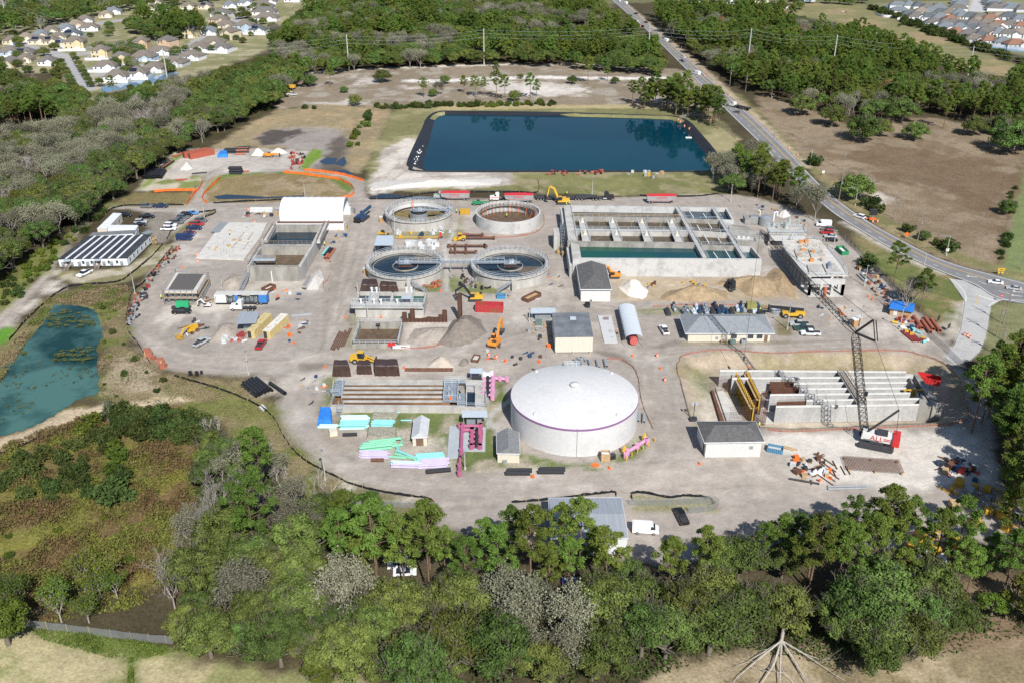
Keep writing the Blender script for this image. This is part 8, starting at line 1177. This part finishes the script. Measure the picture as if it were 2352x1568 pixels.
PROTO={'pine':[treeproto('pine_tree',pine(s,H,spread=sp*1.08,lo=lo),PBARK)for s,H,sp,lo in((11,17,3.0,.5),(12,15,2.8,.45),(13,18.5,3.2,.55),(14,13,2.6,.35),(15,16,3.5,.5))],'oak':[treeproto('oak_tree',oak(s,H,rr_,mossy=ms),BARK)for s,H,rr_,ms in((21,11,5.2,10),(22,10,4.6,16),(23,12,5.6,12),(24,9.5,5.0,8),(25,11.5,4.4,18),(26,10.5,5.4,26))],'round':[treeproto('round_oak',oak(s,9.5,5.0,8500,.22,None,6,1),BARK)for s in(27,28,29)],'bright':[treeproto('leafy_tree',oak(s,9,4.0,7000,.21,BRTL),BARK)for s in(31,32)],'mossy':[treeproto('mossy_tree',bare(s,10.5,leaves=4200,lmat=MOSS,sp=.62),GBARK)for s in(33,34,35)],'bare':[treeproto('bare_tree',bare(s,H),GBARK)for s,H in((41,10),(42,11.5),(43,9))],'willow':[treeproto('willow_tree',bare(s,8,leaves=1500,lmat=BRTL),GBARK)for s in(44,45)],'red':[treeproto('red_budded_tree',bare(46,9,leaves=1200,lmat=REDT),GBARK)],'shrub':[treeproto('shrub',shrub(s),BARK)for s in(51,52,53)],'brightshrub':[treeproto('leafy_shrub',shrub(s,2.0,1.6,800,BRTL),BARK)for s in(54,55)],}
TREES=[]
def plant1(kind,u,v,s,label,group=None):x,y=G(u,v);TREES.append((kind,x,y,s,label,group,1))
def wood(uv,gap,mix,label,size=(.8,1.15),avoid=(),seed=0,keep=1.0):
 g=random.Random(seed);poly=GP(uv);xs=[p[0]for p in poly];ys=[p[1]for p in poly];pts=[]
 y=min(ys);row=0
 while y<max(ys):
  x=min(xs)+(row%2)*gap/2
  while x<max(xs):pts.append((x+g.uniform(-.42,.42)*gap,y+g.uniform(-.42,.42)*gap));x+=gap
  y+=gap*.87;row+=1
 P2=np.array(pts);d=sdist(poly,P2[:,0],P2[:,1])>0
 for a in avoid:d&=sdist(GP(a),P2[:,0],P2[:,1])<0
 ks=list(mix);ws=[mix[k]for k in ks]
 nz_=fbm(P2[:,0],P2[:,1],gap*5,seed+3,2)
 for i in np.where(d)[0]:
  if g.random()>keep:continue
  t=min(.999,max(0,(nz_[i]-.25)/.5*.7+g.random()*.3));acc=0;tot=sum(ws)
  for k,w in zip(ks,ws):
   acc+=w/tot
   if t<=acc:break
  nm={'pine':'pine tree','oak':'live oak','round':'round oak','bare':'bare grey tree','bright':'bright green leafy tree','mossy':'grey mossy tree','willow':'pale willow','red':'red budding tree','shrub':'dark shrub','brightshrub':'yellow green shrub'}[k]
  TREES.append((k,P2[i,0],P2[i,1],g.uniform(*size),nm+' '+label,nm+' '+label,0))
GREY=[(-60,372),(0,352),(100,327),(190,300),(300,268),(400,245),(450,250),(390,300),(320,330),(250,385),(170,425),(90,455),(0,500),(-60,520)]
wood([(0,642),(62,594),(130,557),(175,528),(222,507),(240,484),(298,440),(345,392),(395,366),(432,346),(500,310),(585,272),(642,248),(655,222),(692,200),(700,175),(690,125),(640,145),(560,180),(480,200),(410,215),(330,232),(240,258),(180,292),(100,322),(0,348),(-60,370),(-60,690)],6.8,{'bare':.10,'mossy':.16,'oak':.9,'bright':.04},'in the wood behind the pipe yard and office trailers',seed=1,avoid=[GREY])
wood(GREY,6.6,{'oak':.22,'mossy':.3,'bare':.6},'in the leafless band of the wood by the boulevard',seed=24)
wood([(-60,215),(60,207),(110,217),(150,215),(190,236),(205,262),(192,276),(100,292),(-60,310)],6.6,{'bare':.12,'pine':.35,'oak':.6,'mossy':.1},'in the wood beside the estate boulevard',seed=2)
wood([(-40,20),(-40,112),(20,102),(60,82),(110,70),(150,57),(240,36),(330,22),(420,14),(640,8),(600,2),(-40,2)],10,{'oak':.6,'bare':.25,'pine':.2},'beyond the houses of the near estate',seed=3)
wood([(290,70),(330,50),(385,45),(470,62),(478,88),(430,96),(340,98)],8,{'pine':.6,'oak':.4},'in the copse between the estate streets',seed=4)
CLEAR=[[(1200,72),(1300,64),(1440,66),(1450,80),(1330,84),(1205,86)],[(985,112),(1035,106),(1045,122),(1000,126)]]
wood([(612,105),(650,78),(700,45),(760,15),(1000,8),(1370,8),(1400,38),(1440,78),(1490,124),(1530,163),(1500,182),(1430,171),(1300,158),(1180,151),(1010,156),(860,166),(790,172),(735,172),(690,180),(660,170),(640,140)],7.2,{'pine':.45,'oak':.55,'mossy':.14,'bare':.14},'in the wood behind the sandy clearing',avoid=CLEAR,seed=5)
wood([(1502,50),(1540,88),(1590,128),(1650,168),(1690,198),(1750,222),(1800,234),(1870,256),(1900,262),(1960,280),(2010,275),(2060,262),(2140,260),(2240,290),(2280,312),(2420,365),(2420,212),(2290,212),(2200,190),(2127,165),(2039,128),(1977,108),(1940,88),(1800,58),(1770,42),(1560,40),(1500,40)],7.0,{'bare':.1,'red':.04,'mossy':.1,'oak':.3,'pine':.75},'in the pine wood across the highway',seed=6)
wood([(1440,246),(1490,242),(1540,240),(1590,244),(1625,258),(1652,282),(1664,294),(1650,300),(1600,278),(1540,264),(1480,256),(1445,252)],5.6,{'pine':.9,'shrub':.12},'in the stand between the blue lagoon and the highway',size=(.85,1.2),seed=7)
wood([(1622,415),(1650,402),(1700,388),(1742,385),(1788,432),(1828,462),(1868,497),(1908,538),(1948,582),(1970,605),(1955,600),(1915,550),(1860,500),(1810,474),(1760,462),(1690,452),(1640,430)],5.8,{'pine':.25,'mossy':.35,'oak':.4,'bright':.15},'in the tree belt between the plant and the highway',size=(.8,1.2),seed=8)
wood([(2222,985),(2280,930),(2460,900),(2460,1260),(2310,1250),(2290,1170),(2325,1110),(2280,1060),(2240,1025)],5.4,{'pine':.9,'oak':.12},'in the tall stand beside the excavation',size=(1.05,1.35),seed=9)
MB_CLEAR=[[(1225,1120),(1640,1120),(1640,1290),(1520,1345),(1370,1352),(1225,1330)],[(880,1190),(980,1190),(980,1340),(900,1340)]]
wood([(720,1330),(780,1260),(840,1290),(1000,1290),(1240,1300),(1300,1322),(1440,1330),(1500,1315),(1640,1290),(1760,1280),(2000,1290),(2200,1295),(2450,1300),(2450,1400),(2250,1392),(1950,1372),(1700,1350),(1500,1380),(1300,1385),(1000,1380),(760,1375)],5.6,{'pine':.94,'oak':.1},'in the belt of pines below the plant road',size=(.75,1.2),avoid=MB_CLEAR,seed=10)
wood([(400,1430),(440,1320),(480,1250),(560,1215),(700,1270),(760,1390),(1000,1400),(1300,1410),(1600,1405),(1760,1420),(2000,1405),(2352,1405),(2450,1450),(2352,1465),(2160,1500),(2060,1560),(1970,1555),(1930,1490),(1870,1452),(1780,1452),(1700,1495),(1500,1545),(1400,1600),(1000,1620),(880,1575),(700,1535),(600,1545),(480,1510),(430,1500)],5.7,{'mossy':.13,'oak':.9,'bright':.12,'bare':.05},'in the near oak wood under the drone',size=(.65,1.3),seed=11)
wood([(430,1085),(500,1030),(560,1060),(640,1100),(700,1140),(780,1185),(770,1245),(700,1268),(560,1215),(480,1250),(445,1260),(455,1150)],5.2,{'bare':.3,'mossy':.25,'oak':.5,'bright':.12,'pine':.06},'between the brown marsh and the plant road',size=(.6,.95),seed=12)
wood([(250,958),(330,945),(420,950),(485,975),(475,1030),(400,1012),(330,1008),(280,1000)],2.9,{'shrub':1},'in the dark thicket at the head of the marsh',size=(1.1,1.9),seed=13)
wood([(0,1050),(100,1020),(200,990),(300,1020),(310,1080),(250,1130),(150,1160),(0,1150)],5.2,{'shrub':.8,'bare':.0,'brightshrub':.3},'scattered over the brown marsh',size=(.8,1.8),seed=14)
wood([(0,1150),(440,1010),(450,1200),(400,1320),(0,1300)],8.5,{'shrub':.3,'brightshrub':.7,'bare':.1},'low in the rusty growth of the marsh',size=(.3,.8),seed=15)
wood([(20,1400),(60,1368),(180,1350),(290,1335),(310,1400),(200,1435),(60,1428)],6.0,{'willow':1},'at the foot of the brown marsh',size=(.8,1.1),seed=16)
wood([(330,1420),(400,1340),(440,1290),(470,1330),(420,1440),(360,1460)],7,{'bare':.5,'oak':.5},'at the corner of the marsh and near meadow',size=(.7,1.0),seed=17)
wood([(0,640),(62,592),(130,556),(222,506),(240,484),(252,476),(225,510),(160,568),(90,640),(30,700),(0,725)],4.2,{'shrub':.7,'brightshrub':.5},'on the overgrown bank beside the trailer road',size=(.5,1.3),seed=18)
wood([(225,700),(292,680),(298,790),(335,822),(392,860),(470,900),(480,950),(420,920),(240,920),(228,880),(240,790)],6.5,{'shrub':.55,'brightshrub':.5},'on the weedy bank of the marsh pond',size=(.3,.75),seed=19,keep=.7)
wood([(865,246),(950,243),(1100,240),(1275,238),(1278,244),(1100,248),(950,250),(870,252)],3.6,{'shrub':.6,'brightshrub':.6},'in the hedge behind the blue lagoon',size=(.8,1.4),seed=20)
wood([(845,265),(860,262),(850,290),(835,320),(815,345),(800,345),(812,310),(828,290)],5,{'shrub':.6,'brightshrub':.6},'in the scrub strip beside the burnt patch',size=(.8,1.5),seed=21)
wood([(1992,20),(2005,18),(2100,55),(2200,90),(2300,126),(2380,158),(2380,168),(2290,135),(2190,98),(2090,62)],7,{'shrub':1},'in the field hedge before the far estate',size=(1.6,3.0),seed=22)
wood([(2322,420),(2336,424),(2318,520),(2306,600),(2294,600),(2306,520)],4,{'shrub':.8,'bare':.1},'in the hedge between the brown pasture and green field',size=(.6,1.4),seed=23)
for k,(kd,u,v,s,lb)in enumerate([('oak',878,190,1.15,'round dark oak standing alone on the sandy clearing'),('pine',759,199,.7,'small pine beside the round oak on the clearing'),('oak',791,213,.55,'small bushy oak on the dry clearing behind the burnt patch'),('oak',816,243,.85,'brownish oak in the bushes at the pasture fence'),('oak',714,199,1.0,'wide oak shading a parked car at the wood edge'),('oak',1022,193,.7,'grey green oak beside the white sand track'),('pine',1140,173,.65,'lone pine between the two sand tracks'),('pine',974,225,.75,'pine at the clump before the pasture fence'),('oak',995,222,.65,'oak at the clump before the pasture fence'),('mossy',1010,219,.7,'grey tree at the clump before the pasture fence'),('pine',1066,215,.7,'first pine of the open row behind the lagoon'),('pine',1092,224,.8,'second pine of the open row behind the lagoon'),('pine',1112,222,.65,'third pine of the open row behind the lagoon'),('pine',1140,228,.9,'fourth pine of the open row behind the lagoon'),('pine',1160,232,.85,'fifth pine of the open row behind the lagoon'),('oak',1183,232,.8,'oak at the end of the pine row behind the lagoon'),('pine',1218,229,.8,'slim pine past the pine row behind the lagoon'),('pine',1232,222,.7,'last pine past the row behind the lagoon'),('oak',1195,181,.45,'small oak bush on the white sand track'),('pine',1328,164,.7,'pine beside the upper sand track near the poles'),('oak',1314,193,.7,'bushy oak beside the sandy scrape'),('pine',1350,193,.95,'tall pine beside the sandy scrape'),('pine',1395,187,.7,'slim pine at the end of the sand track'),('oak',1412,193,.55,'round small oak at the end of the sand track'),('pine',1452,240,.8,'pine at the corner of the lagoon hedge'),('oak',1839,264,1.5,'oak at the wood edge above the brown pasture'),('oak',1910,290,1.5,'big oak on the brown pasture beside two more'),('oak',1985,324,1.95,'largest dark oak standing on the brown pasture'),('oak',2022,313,1.2,'oak leaning behind the largest pasture oak'),('oak',2070,282,1.8,'dense oak where pasture meets the pine wood'),('round',2099,321,1.3,'grey green oak alone on the brown pasture'),('pine',2166,296,.85,'flat topped pine alone on the brown pasture'),('oak',2234,312,1.35,'round oak alone near the pasture edge'),('oak',2325,352,2.3,'huge spreading oak at the edge of the pasture'),('oak',1960,456,1.6,'big dark oak by the highway and utility pole'),('shrub',1998,478,2.4,'grey bush on the verge under the big oak'),('oak',2120,552,.5,'small round oak behind the verge pole'),('shrub',2178,577,2.2,'dark bush beside the street light on the verge'),('shrub',2155,565,1.4,'small bush on the highway verge'),('oak',2312,492,.8,'dark cedar in the hedge of the brown pasture'),('shrub',1870,380,2.3,'dark bush beside the upper street light'),('shrub',2015,488,1.8,'low grey bush past the sandy patch on the verge'),('shrub',2085,532,1.6,'bush on the verge before the orange warning sign'),('pine',2052,655,.85,'thin pine on the lawn beside the highway'),('bare',2078,725,1.15,'bare grey tree over the blue tarp shed'),('mossy',2095,700,.8,'grey tree behind the blue tarp shed'),('pine',2112,718,.8,'thin pine behind the bare tree by the tarp shed'),('shrub',1990,610,2.2,'brown bush beside the plant fence'),('bare',2008,640,.45,'small bare tree beside the plant fence'),('bright',20,1480,1.3,'big bright green tree at the edge of the near meadow'),('bright',640,1330,1.05,'yellow green tree before the pines'),('bright',745,1575,.9,'bright round tree at the edge of the near meadow wood'),('pine',1290,1314,.95,'slim pine standing before the left half of the workshop front'.replace('left','shaded')),('pine',1330,1320,1.0,'taller pine before the middle of the workshop front'),('pine',1364,1318,.85,'small pine beside the silver sedan at the workshop'),('oak',1802,1432,1.1,'oak over the crown of the fallen white tree'),('oak',1745,1425,1.1,'oak beside the fallen white tree'),('pine',610,1165,1.15,'broad pine with pale limbs above the plant road'),('pine',590,1290,1.25,'pine with pale double trunk beside the yellow green tree'),('bare',390,1370,1.2,'white barked bare tree at the edge of the marsh'),('bare',500,1030,.9,'dead pale tree on the bank above the marsh'),('bare',250,965,.5,'dead pale shrub beside the marsh fence'),('brightshrub',208,990,2.3,'bright leafy bush beside the marsh fence'),('shrub',700,250,1.2,'round green bush by the dry field'),('shrub',722,251,.9,'smaller bush by the dry field'),('shrub',265,1150,2.6,'dark bush alone in the middle of the marsh'),('mossy',440,1260,.8,'grey willow at the marsh edge'),('bright',230,200,.7,'green tree on the bank of the estate pond'),('oak',300,208,.5,'small oak at the edge of the estate pond'),('oak',340,200,.6,'dark oak mirrored in the estate pond'),('pine',262,225,.7,'small yellow green pine below the estate pond'),('bare',238,208,.5,'thin bare tree at the end of the estate pond')]):
 plant1('round'if kd=='oak'else kd,u,v,s,lb)
for k in range(7):plant1('round',142+k*4.6,148+k*9.0,.55,'clipped oak in the row along the boulevard beside the wood','boulevard oaks by the wood')
for k in range(8):plant1('round',170+k*5.6,133+k*9.6,.55,'clipped oak in the row along the boulevard beside the estate','boulevard oaks by the estate')
gt=random.Random(5)
for(u0,v0,u1,v1,n_)in((20,90,130,140,9),(215,105,330,135,34),(240,130,420,170,24),(480,20,640,105,36),(390,100,500,130,10),(100,60,260,95,8),(0,150,130,195,12)):
 for k in range(n_):plant1('round'if gt.random()<.8 else 'bare',gt.uniform(u0,u1),gt.uniform(v0,v1),gt.uniform(.45,.95),'garden tree among the houses of the near estate','garden trees of the near estate')
for k in range(22):plant1('round',gt.uniform(2060,2350),gt.uniform(10,105),gt.uniform(.25,.45),'small garden tree among the roofs of the far estate','garden trees of the far estate')
for(u,v)in((1795,22),(1822,12),(1835,22),(1905,9),(1928,10),(1950,12),(1860,8),(1980,8)):plant1('round',u,v,1.1,'big oak along the top of the long meadow','oaks at the top of the long meadow')
dt=thing('dead_tree','fallen white barked tree spreading bare limbs at the meadow edge','tree',G(1795,1450));k=MB();g9=np.random.default_rng(5);q0=(*G(1799,1446),1.0);q1=(*G(1793,1482),1.3);k.cyl(q0,q1,.34,.3,8)
for u,v,r_ in((1705,1550,.2),(1748,1575,.26),(1790,1580,.24),(1845,1560,.24),(1888,1535,.16),(1725,1520,.14)):
 e=(*G(u,v),.7);m_=tuple((a+b)/2+g9.uniform(-.4,.4)for a,b in zip(q1,e));r_*=.75;k.cyl(q1,m_,r_*1.2,r_,6).cyl(m_,e,r_,r_*.5,6);d_=np.array(e)-np.array(m_);limbs(k,e,tuple(d_),2.8,r_*.5,3,g9,.4,.05,4,(2,4));limbs(k,m_,tuple(d_+g9.normal(size=3)),2.8,r_*.5,3,g9,.5,.1,4,(2,3))
k.build('limbs',pm('bleached bark',(.42,.39,.35),.9,.2,2),dt)
def growth(name,label,uvs,n,mat,h,sz,seed,clump=4,avoid=()):
 g=np.random.default_rng(seed);Cs=[]
 for uv in uvs:
  P_=GP(uv);xs=[p[0]for p in P_];ys=[p[1]for p in P_];x=g.uniform(min(xs),max(xs),n*3);y=g.uniform(min(ys),max(ys),n*3);ok=sdist(P_,x,y)>0;w=vnoise(x,y,clump,seed);ok&=g.random(n*3)<(w*1.3)**2;x,y,w=x[ok][:n],y[ok][:n],w[ok][:n];Cs.append(np.stack([x,y,h*(w**1.5)*g.random(len(x))+.05],1))
 C=np.concatenate(Cs);N=rdir(g,len(C))+np.array([0,0,.7]);N/=np.linalg.norm(N,axis=1)[:,None];o=bpy.data.objects.new(name,leafmesh(name,C,N,sz,sz*.6,mat,seed));COL.objects.link(o);tag(o,label,'vegetation',kind='stuff')
growth('marsh_growth','rusty brown and olive growth covering the marsh',[[(-40,1040),(110,985),(240,945),(420,940),(470,985),(455,1100),(450,1230),(420,1340),(300,1400),(60,1440),(-40,1400)]],60000,pm('marsh leaves',(.15,.105,.05),.85,.4,.09,col2=(.16,.175,.04),mix=.51,fine=.35,spec=.1,trans=.2),1.9,.26,61)
growth('tall_grass','tall tan and green weeds on the banks of the marsh pond',[[(222,690),(296,690),(300,790),(335,825),(392,862),(470,880),(560,880),(625,960),(700,1085),(600,1060),(480,960),(420,930),(240,930),(225,880),(238,780)],[(90,700),(200,655),(295,660),(295,700),(235,735),(215,705),(160,698)],[(-30,860),(20,800),(100,705),(125,700),(60,790),(0,880)]],16000,pm('weed leaves',(.25,.20,.115),.85,.35,.12,col2=(.13,.16,.045),mix=.53,fine=.35,spec=.1,trans=.2),1.2,.2,62)
growth('meadow_weeds','green weeds along the ditch of the near meadow',[[(60,1440),(200,1452),(400,1488),(390,1500),(300,1522),(210,1500),(100,1470)],[(297,1510),(308,1510),(306,1590),(292,1590)]],5000,pm('ditch weeds',(.12,.17,.035),.85,.35,.3,fine=.3,spec=.1,trans=.2),.8,.18,63,3)
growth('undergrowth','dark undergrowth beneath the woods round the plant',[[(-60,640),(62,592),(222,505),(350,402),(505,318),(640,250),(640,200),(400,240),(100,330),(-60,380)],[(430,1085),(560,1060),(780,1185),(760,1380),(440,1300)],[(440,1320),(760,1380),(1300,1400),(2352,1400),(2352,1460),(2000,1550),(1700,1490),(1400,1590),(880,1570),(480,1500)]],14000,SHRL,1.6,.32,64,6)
LIM={'pine':290,'oak':300,'shrub':290}
FAR=[];byk={}
for t in TREES:byk.setdefault(t[0],[]).append(t)
used=set()
for k,ts in byk.items():
 ts.sort(key=lambda t:(-t[6],t[2]-60*t[3]))
 for i,t in enumerate(ts):
  if i>=LIM.get(k,280):FAR.append(t);continue
  j=rnd.randrange(len(PROTO[k]));p=PROTO[k][j];zb=-.05
  sc=t[3];o=dup(p,(t[1],t[2],zb),rnd.uniform(0,6.28),t[4],t[5],(sc*rnd.uniform(.92,1.08),sc*rnd.uniform(.92,1.08),sc*rnd.uniform(.92,1.1)))
if FAR:
 me=bpy.data.meshes.new('far_woodland');me.from_pydata([(t[1],t[2],0)for t in FAR],[],[]);ks=[]
 flat=[(k,p)for k in PROTO for p in PROTO[k]]
 for t in FAR:
  c=[i for i,(k,p)in enumerate(flat)if k==t[0]];ks.append(rnd.choice(c))
 a=me.attributes.new('species','INT','POINT');a.data.foreach_set('value',ks)
 a=me.attributes.new('size','FLOAT','POINT');a.data.foreach_set('value',[t[3]for t in FAR])
 fo=bpy.data.objects.new('far_woodland',me);COL.objects.link(fo);tag(fo,'distant woodland of oaks and pines closing the view behind the plant','woodland',kind='stuff')
 ng=bpy.data.node_groups.new('woodland','GeometryNodeTree');ng.interface.new_socket('Geometry',in_out='INPUT',socket_type='NodeSocketGeometry');ng.interface.new_socket('Geometry',in_out='OUTPUT',socket_type='NodeSocketGeometry')
 gi=ng.nodes.new('NodeGroupInput');go=ng.nodes.new('NodeGroupOutput');jn=ng.nodes.new('GeometryNodeJoinGeometry');K=ng.links.new
 ns=ng.nodes.new('GeometryNodeInputNamedAttribute');ns.data_type='INT';ns.inputs[0].default_value='species'
 nz2=ng.nodes.new('GeometryNodeInputNamedAttribute');nz2.data_type='FLOAT';nz2.inputs[0].default_value='size'
 rv=ng.nodes.new('FunctionNodeRandomValue');rv.data_type='FLOAT_VECTOR';rv.inputs[0].default_value=(0,0,0);rv.inputs[1].default_value=(0,0,6.28)
 for i in sorted(set(ks)):
  cmp=ng.nodes.new('FunctionNodeCompare');cmp.data_type='INT';cmp.operation='EQUAL';K(ns.outputs[0],cmp.inputs[2]);cmp.inputs[3].default_value=i
  ip=ng.nodes.new('GeometryNodeInstanceOnPoints');K(gi.outputs[0],ip.inputs['Points']);K(cmp.outputs[0],ip.inputs['Selection']);K(rv.outputs[0],ip.inputs['Rotation']);K(nz2.outputs[0],ip.inputs['Scale'])
  for ch in flat[i][1].children:
   if ch.name.split('.')[0]=='crown':
    cc=bpy.data.meshes[ch.data.name]
    src=[q for q in COL.objects if q.data is cc and q.parent is not flat[i][1]]
    oi=ng.nodes.new('GeometryNodeObjectInfo');oi.inputs[0].default_value=src[0]if src else ch;K(oi.outputs['Geometry'],ip.inputs['Instance'])
  K(ip.outputs[0],jn.inputs[0])
 K(jn.outputs[0],go.inputs[0]);md=fo.modifiers.new('woodland','NODES');md.node_group=ng
for k in PROTO:
 for p in PROTO[k]:drop(p)
import os
if os.environ.get('DBG'):print('TREES',{k:len(v)for k,v in byk.items()},'far',len(FAR))
